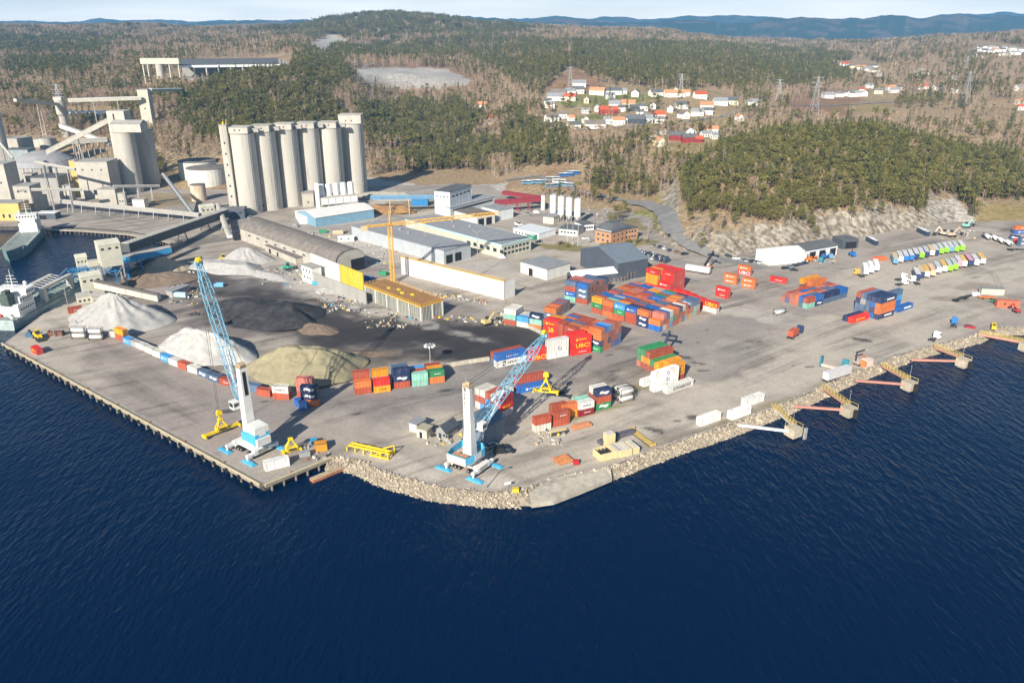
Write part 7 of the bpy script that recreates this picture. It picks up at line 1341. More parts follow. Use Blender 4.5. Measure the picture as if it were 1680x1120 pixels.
# ------------------------------------------------------------------ vehicles
def pmat(c, n): return mat('paint_' + n, c, .35, .05, .5, rnd=.04, spec=.5)
PC = {'white': (.78, .77, .75), 'black': (.018, .019, .022), 'grey': (.26, .27, .28), 'silver': (.50, .51, .52), 'dark blue': (.025, .05, .13), 'red': (.45, .02, .025), 'brown': (.30, .17, .09), 'blue': (.03, .16, .45), 'navy': (.03, .05, .12), 'green': (.26, .62, .035), 'tan': (.62, .46, .26), 'amber': (.68, .42, .08), 'steel blue': (.14, .30, .46), 'pink': (.62, .28, .36), 'peach': (.70, .46, .30), 'orange': (.62, .18, .04), 'teal': (.04, .22, .28), 'pale': (.60, .57, .56)}
WH = {}
def wheel_mesh(r, w):
    if (r, w) not in WH: m = MB(); m.cyl((0, -w / 2, r), (0, w / 2, r), r, None, 12); m.cyl((0, -w / 2 - .02, r), (0, w / 2 + .02, r), r * .5, None, 8, 1); WH[r, w] = m.mesh('wheel', [TYRE, GREYM])
    return WH[r, w]
def put_wheels(t, xs, y, r=.33, w=.24):
    for x in xs:
        for s in (-1, 1): o = obj('wheel', wheel_mesh(r, w), t); o.location = (x, s * y, 0)
CARM = {}
def car(px, py, ang, col, label, van=False, group='parked cars', big=True, p=None):
    p = p or G(px, py); t = thing('parked_car', label, 'van' if van else 'car', p, math.radians(ang), group); k = (col, van)
    if k not in CARM:
        h = 1.15 if van else .55; b = MB(); prof = [(-2.2, .3), (2.2, .3), (2.25, .75), (1.9, .92), (1.2, .98), (-2.15, 1.0), (-2.25, .7)]; b.extr(prof, -.9, .9)
        c = MB(); z0, z1 = .985, 1.0 + h; x0, x1, x2, x3 = (-2.15, -2.05, 1.0, 1.5) if van else (-2.0, -1.35, .35, 1.15); c.hexa([(x0, -.84, z0), (x3, -.84, z0), (x3, .84, z0), (x0, .84, z0)], [(x1, -.68, z1), (x2, -.68, z1), (x2, .68, z1), (x1, .68, z1)])
        r = MB(); r.box(x1 + .02, x2 - .02, -.66, .66, z1 + .001, z1 + .05); CARM[k] = (b.mesh('body', pmat(PC[col], col)), c.mesh('windows', GLASS if not van else pmat(PC[col], col)), r.mesh('roof', pmat(PC[col], col)))
    for n, me in zip(('body', 'windows', 'roof'), CARM[k]): obj(n, me, t)
    if big: put_wheels(t, (-1.35, 1.4), .82)
CN = ['first', 'second', 'third', 'fourth', 'fifth', 'sixth', 'seventh', 'eighth', 'ninth', 'tenth', 'eleventh', 'twelfth', 'thirteenth', 'fourteenth', 'fifteenth', 'sixteenth']
for i, (px, py, c) in enumerate([(1072, 404, 'grey'), (1082, 406, 'dark blue'), (1091, 408, 'white'), (1098, 412, 'navy'), (1111, 415, 'brown'), (1123, 418, 'black')]): car(px, py, 60 if i < 4 else 20, c, '%s car, %s from the west in the row nearest the road' % (c, CN[i]), group='cars in the row nearest the road', big=False)
R_ = random.Random(21)
for r in range(3):
    for i in range(9):
        a = (1034, 410); px = 1036 + i * 7.2 + r * 3; py = 409 + i * 1.95 + r * 4.0; c = R_.choice(['black', 'grey', 'dark blue', 'white', 'silver', 'black', 'white', 'navy', 'red' if i == 1 and r == 1 else 'black'])
        if r == 2 and i > 7: continue
        car(px, py, 62, c, '%s car, %s from the west, %s rank behind the dark hall' % (c, CN[i], ['back', 'middle', 'front'][r]), group='cars parked behind the dark hall', big=False)
for i, (px, py, c, a) in enumerate([(1194, 421, 'black', -20), (1208, 425, 'white', -20), (1220, 428, 'grey', 40), (1227, 429, 'silver', 40), (1234, 430, 'black', 40), (1241, 431, 'grey', 40), (1248, 432, 'white', 40)]): car(px, py, a, c, '%s car, %s from the west below the rock cut' % (c, CN[i]), group='cars below the rock cut', big=False)
for i, (px, py, c, a) in enumerate([(1288, 441, 'black', 20), (1296, 439, 'grey', 20), (1304, 437, 'black', 20), (1302, 444, 'black', -10), (1312, 435, 'dark blue', 20), (1320, 433, 'black', 20)]): car(px, py, a, c, '%s car, %s from the west before the white hall' % (c, CN[i]), group='cars before the white hall', big=False)
car(833, 741, -10, 'black', 'black car parked in the shade behind the second crane'); car(821, 743, 10, 'black', 'black van parked against the blue grey quay store', True); car(806, 733, 40, 'silver', 'silver car beside the blue grey quay store'); car(1591, 538, -18, 'red', 'red car on the quay near the truck tractors'); car(1095, 389, 100, 'dark blue', 'dark van driving on the road bend below the knoll', True, p=TP(1095, 385) + Vector((0, 0, .4)))
car(826, 736, 35, 'black', 'black car nearest the corner of the blue grey store'); car(704, 402, 30, 'white', 'white car before the grey roofed factory hall', big=False); car(824, 424, 0, 'white', 'white van at the turquoise edged hall corner', True, big=False); car(735, 427, 20, 'silver', 'silver car at the open bays of the factory hall', big=False); car(755, 424, 10, 'white', 'white car at the open bays of the factory hall', big=False)
CHASS = mat('truck_chassis', (.05, .05, .055), .6, .2, 1)
def tractor(px, py, ang, col, label, p=None, container=None):
    t = thing('truck_tractor', label, 'truck', p or G(px, py), math.radians(ang), 'truck tractors'); m = MB(); m.box(-5.6, .9, -.45, .45, .75, 1.05); m.build('chassis', CHASS, t); m = MB(); m.hexa([(-1.2, -1.22, .7), (1.15, -1.22, .7), (1.15, 1.22, .7), (-1.2, 1.22, .7)], [(-1.2, -1.2, 3.3), (.95, -1.2, 3.3), (.95, 1.2, 3.3), (-1.2, 1.2, 3.3)]); m.hexa([(-1.15, -1.15, 3.301), (.6, -1.15, 3.301), (.6, 1.15, 3.301), (-1.15, 1.15, 3.301)], [(-1.1, -1.0, 3.8), (-.2, -1.0, 3.8), (-.2, 1.0, 3.8), (-1.1, 1.0, 3.8)]); c = m.build('cab', pmat(PC[col], col), t)
    g = MB(); g.hexa([(1.08, -1.08, 2.0), (1.14, -1.08, 2.0), (1.14, 1.08, 2.0), (1.08, 1.08, 2.0)], [(.95, -1.08, 3.0), (1.02, -1.08, 3.0), (1.02, 1.08, 3.0), (.95, 1.08, 3.0)]); g.box(-.3, .8, -1.25, -1.2, 2.0, 2.9); g.box(-.3, .8, 1.2, 1.25, 2.0, 2.9); g.build('window', GLASS, c); put_wheels(t, (.2, -3.6, -4.9), 1.0, .5, .35); m = MB(); m.cyl((-4.1, 0, 1.06), (-4.1, 0, 1.2), .5, None, 10); m.build('fifth_wheel', CHASS, t)
TB = {}
def trailer(p, ang, rear, roof, label, group='parked semi trailers', cab=None):
    t = thing('semi_trailer', label, 'semi trailer', p, ang, group); k = (rear, roof); L = 13.6
    if k not in TB:
        b = MB(); b.box(0, L, -1.27, 1.27, 1.15, 3.98)
        for i in range(9): x = .4 + i * 1.6; b.box(x, x + .1, -1.29, -1.26, 1.2, 3.95); b.box(x, x + .1, 1.26, 1.29, 1.2, 3.95)
        r = MB(); r.box(-.02, L, -1.28, 1.28, 3.981, 4.04)
        for i in range(8): r.box(.8 + i * 1.7, .86 + i * 1.7, -1.27, 1.27, 4.04, 4.08)
        d = MB(); d.box(-.06, -.002, -1.24, -.02, 1.2, 3.95); d.box(-.06, -.002, .02, 1.24, 1.2, 3.95); c = MB(); c.box(0, L - 1, -.5, .5, .8, 1.149); c.box(-.05, .1, -1.2, 1.2, .55, .8); TB[k] = (b.mesh('body', pmat(PC[rear if rear not in ('white',) else 'pale'], rear if rear != 'white' else 'pale')), r.mesh('roof', pmat(PC[roof], roof)), d.mesh('rear_door', pmat(PC[rear], rear)), c.mesh('chassis', CHASS))
    for n, me in zip(('body', 'roof', 'rear_door', 'chassis'), TB[k]): obj(n, me, t)
    put_wheels(t, (2.2, 3.5, 4.8), 1.05, .5, .35)
TROW1 = [(480, 455, 'steel blue', 'tan'), (540, 436, 'white', 'pale'), (600, 424, 'blue', 'pale'), (663, 416, 'blue', 'pale'), (722, 400, 'navy', 'pale'), (782, 390, 'green', 'pale'), (840, 376, 'navy', 'silver'), (900, 360, 'white', 'tan'), (950, 354, 'navy', 'pale'), (1006, 338, 'green', 'silver'), (1066, 326, 'green', 'pale'), (1122, 318, 'steel blue', 'pale'), (1182, 314, 'green', 'silver'), (1246, 302, 'green', 'pale')]
TROW2 = [(735, 640, 'navy', 'pale'), (782, 614, 'navy', 'tan'), (840, 608, 'white', 'amber'), (908, 596, 'peach', 'peach'), (975, 562, 'white', 'silver'), (1042, 546, 'white', 'amber'), (1106, 538, 'green', 'silver'), (1166, 522, 'green', 'silver'), (1216, 492, 'pink', 'pale'), (1270, 486, 'white', 'amber'), (1340, 476, 'navy', 'pink'), (1410, 474, 'white', 'pale'), (1480, 456, 'white', 'amber')]
for nm, rowd, gr in (('north row', TROW1, 'semi trailers of the north row'), ('south row', TROW2, 'semi trailers of the south row')):
    for i, (zx, zy, rear, roof) in enumerate(rowd): trailer(G(1400 + zx / 7, 370 + zy / 7), math.radians(71), rear, roof, '%s semi trailer with %s roof, %s from the west in the %s' % (rear, roof, CN[i], nm), gr)
for i, (zx, zy) in enumerate(((142, 580), (202, 560), (262, 535))): trailer(G(1400 + zx / 7, 370 + zy / 7), math.radians(71), 'white', 'white', 'plain white semi trailer, %s of three west of the long rows' % CN[i], 'three white semi trailers')
tractor(1404, 451, 110, 'amber', 'yellowish truck tractor left of the three white trailers'); tractor(1483, 459, 20, 'white', 'white truck tractor west end of the south trailer row, upper'); tractor(1484, 467, 20, 'white', 'white truck tractor west end of the south trailer row, lower'); tractor(1496, 463, 100, 'white', 'white truck tractor touching the navy trailer of the south row'); tractor(1565, 532, 60, 'blue', 'blue truck tractor without trailer on the quay'); tractor(1537, 556, 35, 'white', 'white truck tractor without trailer on the quay'); tractor(1386, 603, 60, 'teal', 'teal truck tractor behind the white trailer on the quay')
trailer(G(1353, 627), math.radians(31), 'white', 'pale', 'long white semi trailer on the quay before the teal tractor', 'white trailers on the quay')
trailer(G(1164, 451), math.radians(148), 'white', 'white', 'white semi trailer beside the tall red block', 'white trailers on the quay')
def terminal_truck():
    p = G(1312, 546); a = math.radians(47); tractor(0, 0, 47, 'dark blue', 'dark blue truck carrying a red container across the open apron', p); q = p - Vector((math.cos(a), math.sin(a), 0)) * 7; t = thing('freight_container', 'red container carried on the dark blue truck on the open apron', 'container', (q.x, q.y, 1.1), a, 'carried containers'); bm, ds = cmeshes(6.06, 2.59, 'rust'); obj('body', bm, t)
    for d in ds: obj('door', d, t)
    t = thing('skeletal_trailer', 'skeletal trailer under the red container on the open apron', 'trailer', (q.x, q.y, 0), a); MB().box(-4, 5, -.5, .5, .75, 1.08).build('frame', CHASS, t); put_wheels(t, (-3.2, -2, -.8), 1.05, .5, .35)
terminal_truck()
BUSM = {}
def bus(px, py, ang, col, label, p=None):
    p = p or TP(px, py); t = thing('bus', label, 'bus', p, math.radians(ang), 'parked buses'); b = MB(); b.box(-6, 6, -1.25, 1.25, .4, 3.1); b.build('body', pmat(PC[col], col), t); w = MB(); w.box(-5.6, 5.7, -1.28, -1.251, 1.6, 2.7); w.box(-5.6, 5.7, 1.251, 1.28, 1.6, 2.7); w.box(6.001, 6.03, -1.15, 1.15, 1.3, 2.8); w.build('window', GLASS, t); r = MB(); r.box(-5.95, 5.95, -1.2, 1.2, 3.101, 3.22); r.box(-2, 1, -.7, .7, 3.22, 3.45); r.build('roof', pmat(PC['white'], 'white'), t); put_wheels(t, (-3.6, 3.6), 1.1, .48, .3)
bus(1429, 401, -88, 'dark blue', 'dark bus with white roof beside the black shed', G(1430, 399)); bus(1514, 385, -88, 'dark blue', 'dark bus with white roof near the scrap machines', G(1514, 384))
for i, (px, py, a, c) in enumerate([(868, 303, 3, 'steel blue'), (884, 302, 3, 'steel blue'), (907, 296, 3, 'grey'), (928, 290, 8, 'blue'), (940, 287, 8, 'blue'), (905, 308, 24, 'steel blue'), (930, 306, -24, 'steel blue'), (918, 301, -20, 'pale')]): bus(px, py, a, c, '%s bus with white roof, %s of the buses parked behind the factory' % (c, CN[i]))
def tanker(px, py, ang, label):
    p = G(px, py); t = thing('tank_trailer', label, 'tank trailer', p, math.radians(ang), 'white tank trailers'); m = MB(); n = 14; vs = []; fs = []; prof = [(-5.6, .4), (-5.4, 1.0), (5.4, 1.15), (5.6, .5)]
    for x, r in prof:
        for j in range(n): a = 2 * PI * j / n; vs.append((x, r * 1.1 * math.cos(a), 2.2 + r * math.sin(a)))
    for i in range(3):
        for j in range(n): fs.append((i * n + j, (i + 1) * n + j, (i + 1) * n + (j + 1) % n, i * n + (j + 1) % n))
    fs += [tuple(range(n - 1, -1, -1)), tuple(range(3 * n, 4 * n))]; m.add(vs, fs); m.build('tank', WHITEP, t, True); MB().box(-5.4, 5, -.5, .5, .8, 1.1).build('chassis', CHASS, t); put_wheels(t, (-4.6, -3.3, -2), 1.05, .5, .35)
for i, (px, py) in enumerate([(1618, 392), (1630, 394), (1640, 398), (1652, 402)]): tanker(px, py, -102, 'white tank trailer, %s from the west beside the navy and red containers' % CN[i])
def reach_stacker(px, py, ang, label, body, boom):
    t = thing('reach_stacker', label, 'reach stacker', G(px, py), math.radians(ang)); m = MB(); m.box(-4.2, 3.6, -1.6, 1.6, .9, 2.2); m.box(-4.4, -2.2, -1.5, 1.5, 2.2, 3.1); m.build('body', pmat(PC[body], body), t); c = MB(); c.box(-1.2, .6, -.9, .9, 2.21, 4.0); c = c.build('cab', WHITEP, t); MB().box(.601, .64, -.8, .8, 2.6, 3.8).build('window', GLASS, c)
    m = MB(); m.beam((-3.6, 0, 3.4), (5.8, 0, 9.2), .9, 1.1); m.build('boom', boom, t); m = MB(); m.beam((5.8, 0, 9.2), (6.2, 0, 7.4), .6); m.box(5.4, 7.0, -3.1, 3.1, 6.9, 7.5); m.box(5.0, 7.4, -3.1, -2.8, 6.6, 7.3); m.box(5.0, 7.4, 2.8, 3.1, 6.6, 7.3); m.build('spreader', boom, t); put_wheels(t, (2.6,), 1.5, .85, .7); put_wheels(t, (-3.0,), 1.3, .8, .6)
reach_stacker(1089, 585, 62, 'dark blue reach stacker with raised boom at the green container block', 'steel blue', mat('boom_dark', (.05, .06, .09), .5, .15, .6)); reach_stacker(1160, 443, 50, 'dark reach stacker with orange wheels beside the white semi trailer', 'orange', mat('boom_black', (.03, .03, .035), .5, .15, .6))
def loader(px, py, ang, label, col=BRIGHT_Y, s=1.0, p=None):
    t = thing('wheel_loader', label, 'wheel loader', p or G(px, py), math.radians(ang)); t.scale = (s, s, s); m = MB(); m.box(-3.6, -.4, -1.2, 1.2, 1.0, 2.4); m.box(-.4, 2.0, -.9, .9, 1.0, 2.0); m.build('body', col, t); c = MB(); c.box(-1.3, .3, -.8, .8, 2.41, 4.0); c = c.build('cab', GLASS, t); MB().box(-1.4, .4, -.9, .9, 4.001, 4.15).build('roof', col, c); m = MB()
    for y in (-.8, .8): m.beam((.6, y, 2.2), (3.4, y, .9), .35)
    m.build('lift_arm', col, t); m = MB(); m.extr([(3.2, .2), (4.8, .15), (4.9, .3), (3.6, .5), (3.5, 1.5), (3.2, 1.5)], -1.6, 1.6); m.build('bucket', STEEL, t); put_wheels(t, (-2.5, 1.4), 1.35, .85, .7)
loader(366, 428, 200, 'yellow wheel loader at the foot of the broad pale gravel heap', p=G(366, 428)); loader(64, 556, -45, 'bright yellow machine parked beside the ship stern', s=1.0)
loader(474, 442, 30, 'green wheel loader before the arched warehouse', mat('machine_green', (.08, .42, .27), .5, .1, .6)); loader(853, 372, -20, 'white mixer loader among the pale cabins', WHITEP, .9); loader(726, 400, 20, 'orange loader at the turquoise edged hall', CRANE_Y, .8)
def excavator(px, py, ang, label, col, s=1.0):
    t = thing('excavator', label, 'excavator', G(px, py), math.radians(ang)); t.scale = (s, s, s); me = MB().box(-2.2, 2.2, -.35, .35, 0, .9).mesh('track', TYRE)
    for y in (-1.3, 1.3): o = obj('track', me, t); o.location = (0, y, 0)
    m = MB(); m.box(-2.4, 1.4, -1.4, 1.4, 1.0, 2.2); m.box(-2.4, -1.2, -1.4, 1.4, 2.2, 2.6); m.build('body', col, t); c = MB(); c.box(0, 1.4, .3, 1.4, 2.21, 3.4); c.build('cab', GLASS, t); m = MB(); m.beam((1.0, -.2, 2), (4.2, -.2, 5), .5, .6); m.beam((4.2, -.2, 5), (6.2, -.2, 2.2), .4, .45); m.build('arm', col, t); MB().box(5.6, 6.8, -.9, .5, .9, 2.2).build('bucket', STEEL, t)
excavator(799, 532, 40, 'yellow excavator at the coal field wall', mat('excavator_cream', (.62, .50, .22), .6, .15, .6)); excavator(1560, 388, 10, 'tan crusher machine at the rock cut, beside the bus', TANKT, 1.2); excavator(1548, 386, 200, 'pale screening machine at the rock cut', WALLY, 1.2); excavator(1585, 373, 20, 'mint green machine at the east end of the rock cut', mat('mint_machine', (.3, .6, .5), .6, .1, .6)); excavator(1667, 512, 100, 'red forklift machine at the east edge of the quay', mat('machine_red', (.45, .06, .06), .6, .1, .6), .7)
def plain(name, label, cat, px, py, ang, parts, z=0, group=None):
    t = thing(name, label, cat, G(px, py) + Vector((0, 0, z)), math.radians(ang), group)
    for nm, m, boxes in parts:
        mb = MB()
        for b in boxes: mb.box(*b)
        mb.build(nm, m, t)
    return t
BLUEM = mat('machine_blue', (.05, .33, .55), .55, .12, .6); GREENM = mat('machine_green2', (.04, .25, .13), .6, .15, .6)
for px, py, a, m, lab in [(401, 0, 0, None, None)] if False else [(588, 488, -36, BLUEM, 'blue concrete skip before the grey ribbed wall'), (520, 467, -36, BLUEM, 'blue compact skip below the ruined white house'), (530, 382, 10, GREENM, 'green waste container above the barrel roofed warehouse'), (629, 451, -20, GREENM, 'green open skip between the construction walls'), (606, 459, -10, mat('skip_navy', (.04, .10, .26), .6, .1, .6), 'navy skip behind the formwork building'), (360, 470, 0, mat('skip_sky', (.15, .38, .6), .6, .1, .6), 'light blue tipping container beside the tall boom')]:
    plain('skip', lab, 'skip', px, py, a, [('tub', m, [(-2.4, 2.4, -1.2, 1.2, .2, .5), (-2.4, 2.4, -1.2, -1.08, .5, 1.9), (-2.4, 2.4, 1.08, 1.2, .5, 1.9), (-2.4, -2.28, -1.08, 1.08, .5, 1.9), (2.28, 2.4, -1.08, 1.08, .5, 1.9)]), ('runner', STEEL, [(-2.2, 2.2, -.9, -.7, .0, .2), (-2.2, 2.2, .7, .9, .0, .2)])], group='open skips')
plain('site_cabin', 'white site cabin above the barrel roofed warehouse', 'site cabin', 568, 396, 8, [('wall', WHITEP, [(-5, 5, -1.5, 1.5, .2, 3.6)]), ('roof', CLAD_W, [(-5.1, 5.1, -1.6, 1.6, 3.601, 3.75)]), ('window', GLASS, [(-3.4, -2.2, -1.54, -1.49, 1.5, 2.5), (1, 2.2, -1.54, -1.49, 1.5, 2.5)])]); plain('site_cabin', 'peach coloured site cabin beside the white site cabin', 'site cabin', 555, 384, 12, [('wall', mat('peach_cabin', (.62, .42, .30), .8, .1, .6), [(-3.2, 3.2, -1.4, 1.4, .2, 3)]), ('roof', ROOF_G, [(-3.3, 3.3, -1.5, 1.5, 3.001, 3.15)])])
plain('silo_truck', 'pale blue silo tank lying beside the tipping shed', 'tank', 296, 488, -10, [('frame', STEEL, [(-4, 4, -1, 1, 0, .5)]), ('shell', mat('pale_blue_tank', (.42, .56, .64), .5, .1, .6), [(-3.6, 3.6, -1.1, 1.1, .501, 2.4), (-3.4, 3.4, -.7, .7, 2.4, 2.8)])])
plain('steel_bin', 'orange steel bin at the pier head beside the yellow spreader', 'bin', 527, 737, 20, [('tub', mat('bin_orange', (.68, .30, .03), .6, .12, .6), [(-1.8, 1.8, -1.5, 1.5, .1, 2.6)]), ('rim', STEEL, [(-1.85, 1.85, -1.55, -1.4, 2.601, 2.75), (-1.85, 1.85, 1.4, 1.55, 2.601, 2.75)])])
plain('generator', 'grey generator box at the pier head', 'generator', 500, 748, 20, [('housing', GREYM, [(-1.7, 1.7, -1, 1, .2, 1.8)]), ('skid', STEEL, [(-1.8, 1.8, -.9, .9, 0, .2)])]); plain('spool_rack', 'blue cable rack behind the orange steel bin', 'rack', 515, 728, 20, [('rack', BLUEM, [(-1, -.8, -1, 1, 0, 1.8), (.8, 1, -1, 1, 0, 1.8), (-.8, .8, -1, 1, 1.6, 1.8)]), ('coil', STEEL, [(-.75, .75, -.8, .8, .3, 1.4)])])
# wooden crates, open cream boxes and the long yellow frame on the apron
CREAMB = mat('cream_crate', (.66, .55, .30), .8, .12, .6)
def open_box(px, py, ang, L, W, H, label, m, inner=True):
    t = thing('open_crate', label, 'crate', G(px, py), math.radians(ang), 'cream crates near the rock shore'); me = MB(); me.box(0, L, 0, .15, 0, H); me.box(0, L, W - .15, W, 0, H); me.box(0, .15, .15, W - .15, 0, H); me.box(L - .15, L, .15, W - .15, 0, H); me.build('side', m, t); MB().box(.15, L - .15, .15, W - .15, 0, .25).build('floor', m, t)
    if inner:
        mb = MB()
        for i in range(4): mb.box(.5 + i * (L - 1) / 4, .8 + i * (L - 1) / 4, .4, W - .4, .25, H * .75)
        mb.build('lattice', STEEL, t)
    else: MB().box(.1, L - .1, .1, W - .1, H + .001, H + .12).build('lid', mat('crate_lid', (.60, .55, .47), .8, .1, .6), t)
open_box(985, 757, 26, 6.2, 4.6, 2.4, 'big open cream crate with steel lattice inside near the rocks', CREAMB)
for i, (px, py) in enumerate([(1019, 749), (1027, 748), (1037, 746), (1049, 743)]): open_box(px, py, 116, 5.4, 2.0, 2.2, 'closed cream crate, %s from the west beside the open cream crate' % CN[i], CREAMB, False)
open_box(996, 735, 26, 3.0, 2.6, 4.6, 'tall thin cream crate panel behind the open cream crate', CREAMB, False)
def bundle(px, py, ang, label, L, n, m, cat='bundle'):
    t = thing('pipe_bundle', label, cat, G(px, py), math.radians(ang)); me = MB().box(-L / 2, L / 2, -.42, .42, 0, .8).mesh('bale', m)
    for i in range(n): o = obj('bale', me, t); o.location = (0, (i % (n // 2 + 1)) * .9, (i // (n // 2 + 1)) * .81)
bundle(1000, 726, 28, 'dark wrapped bundle row behind the cream crates, west part', 7, 5, mat('wrapped_dark', (.12, .11, .13), .5, .3, .9)); bundle(1024, 716, 28, 'dark wrapped bundle row behind the cream crates, east part', 8, 5, mat('wrapped_dark', (.12, .11, .13), .5, .3, .9))
plain('flat_rack', 'long ochre flat rack lying beside the cream crates', 'flat rack', 1053, 719, -63, [('deck', mat('ochre_deck', (.58, .40, .12), .8, .15, .6), [(-6, 6, -1.2, 1.2, .15, .4)]), ('end_wall', mat('ochre_deck', (.58, .40, .12), .8, .15, .6), [(-6, -5.8, -1.2, 1.2, .4, 1.4), (5.8, 6, -1.2, 1.2, .4, 1.0)]), ('side_rail', STEEL, [(-6, 6, -1.26, -1.2, .1, .45), (-6, 6, 1.2, 1.26, .1, .45)])])
def pipes(px, py, ang, label, n, m):
    t = thing('pipe_stack', label, 'pipes', G(px, py), math.radians(ang)); me = MB().cyl((-2.5, 0, .55), (2.5, 0, .55), .55, None, 10).mesh('pipe', m)
    for i in range(n): o = obj('pipe', me, t); o.location = (0, i * 1.15, 0)
pipes(928, 760, 28, 'rusty pipe sections lying on the apron near the slipway', 4, mat('pipe_orange', (.50, .20, .08), .8, .3, .7))
plain('red_tank', 'small bright red fuel tank near the slipway', 'tank', 945, 761, 0, [('shell', pmat(PC['red'], 'red'), [(-.9, .9, -.7, .7, .2, 1.3), (-.8, .8, -.5, .5, 1.3, 1.5)]), ('skid', STEEL, [(-.9, .9, -.6, -.4, 0, .2), (-.9, .9, .4, .6, 0, .2)])])
plain('trough', 'low cream trough at the west end of the grass strip', 'trough', 916, 711, 22, [('tub', CREAMB, [(-3, 3, -.9, .9, .1, 1.2)]), ('frame', STEEL, [(-3.05, 3.05, -.95, -.9, 0, 1.25)])]); plain('lifeboat', 'orange covered boat lying on the apron by the grass strip', 'boat', 954, 701, 26, [('hull', mat('boat_orange', (.56, .24, .12), .6, .12, .6), [(-3.6, 3.6, -1.0, 1.0, .3, 1.1), (-2.9, 2.9, -.8, .8, 1.1, 1.6)]), ('keel', STEEL, [(-3, 3, -.15, .15, 0, .3)])]); plain('scrap_frame', 'dark truck chassis parked behind the hanging yellow spreader', 'trailer', 909, 642, -40, [('frame', STEEL, [(-5, 5, -1, -.7, .8, 1.2), (-5, 5, .7, 1, .8, 1.2), (-5, -4.5, -.7, .7, .8, 3.2), (4.4, 5, -.7, .7, .8, 3.0)]), ('wheel', TYRE, [(-4, -3, -1.2, 1.2, 0, 1), (2.6, 3.6, -1.2, 1.2, 0, 1)])])
plain('mobile_grab', 'grey handling machine with white cab on the quay by the dolphins', 'machine', 1411, 597, 30, [('body', mat('grab_grey', (.42, .36, .34), .6, .15, .6), [(-3, 3, -1.4, 1.4, .8, 2.2), (-2.8, -.6, -1.2, 1.2, 2.2, 3.4)]), ('arm', STEEL, [(-3.4, -3, -.3, .3, 2.2, 6), (-3, 1.4, -.3, .3, 5.6, 6)]), ('counterweight', mat('cw_orange', (.55, .22, .08), .6, .12, .6), [(1.4, 3.2, -1.5, 1.5, .6, 2.8)]), ('wheel', TYRE, [(-2.4, -1.2, -1.6, 1.6, 0, 1.1), (1.0, 2.2, -1.6, 1.6, 0, 1.1)])])
plain('crane_block', 'white box with orange end beside the grey handling machine', 'box', 1421, 600, 30, [('box', mat('pale_pink_box', (.66, .52, .46), .7, .1, .6), [(-1.6, 2, -1.4, 1.4, .1, 3)]), ('end', mat('cw_orange', (.55, .22, .08), .6, .12, .6), [(-2.6, -1.61, -1.3, 1.3, .1, 2.6)])]); plain('hose_rack', 'teal ended loading frame behind the white trailer on the quay', 'frame', 1352, 602, -40, [('beam', mat('beam_pink', (.62, .48, .42), .7, .1, .6), [(-1, 7, -.8, .8, .5, 1.4)]), ('end_post', mat('teal_post', (.06, .20, .26), .6, .1, .6), [(-1.8, -1.01, -1.2, 1.2, .2, 4.2)])])
plain('boat', 'yellow boat hull leaning on the quay near the east dolphin', 'boat', 1630, 538, 60, [('hull', BRIGHT_Y, [(-3.2, 3.2, -.9, .9, .4, 1.6), (-2.4, 2.4, -.6, .6, .05, .4)]), ('cockpit', DARK, [(-1.2, .8, -.5, .5, 1.601, 1.66)])])
plain('roof_hut', 'red walled hut with parked bikes at the east quay', 'hut', 1651, 503, -12, [('wall', mat('hut_red', (.55, .14, .07), .8, .12, .6), [(-5, 5, -1.6, 1.6, 0, 3.2)]), ('roof', mat('hut_red_roof', (.50, .16, .10), .8, .12, .6), [(-5.2, 5.2, -1.8, 1.8, 3.201, 3.4)]), ('window', GLASS, [(-2, -1, -1.64, -1.59, 1.4, 2.3), (2, 3, -1.64, -1.59, 1.4, 2.3)])]); plain('long_hut', 'cream long hut with grey roof behind the red walled hut', 'hut', 1626, 482, -8, [('wall', mat('hut_cream2', (.60, .53, .44), .8, .1, .6), [(-5.4, 5.4, -1.5, 1.5, 0, 3)]), ('roof', ROOF_G, [(-5.6, 5.6, -1.7, 1.7, 3.001, 3.2)])]); car(1601, 486, 15, 'white', 'white van beside the cream long hut', True); plain('trailer_rack', 'orange low trailer before the cream long hut', 'trailer', 1618, 490, -8, [('deck', pmat(PC['orange'], 'orange'), [(-4, 4, -1.1, 1.1, .7, 1.2)]), ('wheel', TYRE, [(-2.4, -1.4, -1.2, 1.2, 0, .8), (1.4, 2.4, -1.2, 1.2, 0, .8)])]); plain('trailer_rack', 'green low trailer beside the red walled hut', 'trailer', 1634, 495, 30, [('deck', GREENM, [(-4, 4, -1.1, 1.1, .7, 1.2)]), ('wheel', TYRE, [(-2.4, -1.4, -1.2, 1.2, 0, .8), (1.4, 2.4, -1.2, 1.2, 0, .8)])])
for i, (px, py, a) in enumerate([(1575, 492, 30), (1588, 488, 30), (1668, 411, -8)]): plain('skeletal_trailer', ['empty dark skeletal trailer west of the white van', 'empty dark skeletal trailer touching the white van', 'empty skeletal trailer below the tank trailers'][i], 'trailer', px, py, a, [('frame', STEEL, [(-5.5, 5.5, -.6, -.3, .8, 1.1), (-5.5, 5.5, .3, .6, .8, 1.1), (-5.5, -5.2, -1.2, 1.2, .8, 1.1), (0, .3, -1.2, 1.2, .8, 1.1), (5.2, 5.5, -1.2, 1.2, .8, 1.1)]), ('wheel', TYRE, [(-4.8, -3.8, -1.2, 1.2, 0, .9), (-3.5, -2.5, -1.2, 1.2, 0, .9)])], group='empty skeletal trailers')
plain('orange_boat', 'orange covered boat lying west of the north trailer row', 'boat', 1443, 427, 14, [('hull', mat('boat_orange2', (.66, .14, .05), .6, .1, .6), [(-4.4, 4.4, -1.3, 1.3, .3, 1.6), (-3.4, 3.4, -1.0, 1.0, 1.6, 2.3)]), ('keel', STEEL, [(-3.6, 3.6, -.2, .2, 0, .3)])])
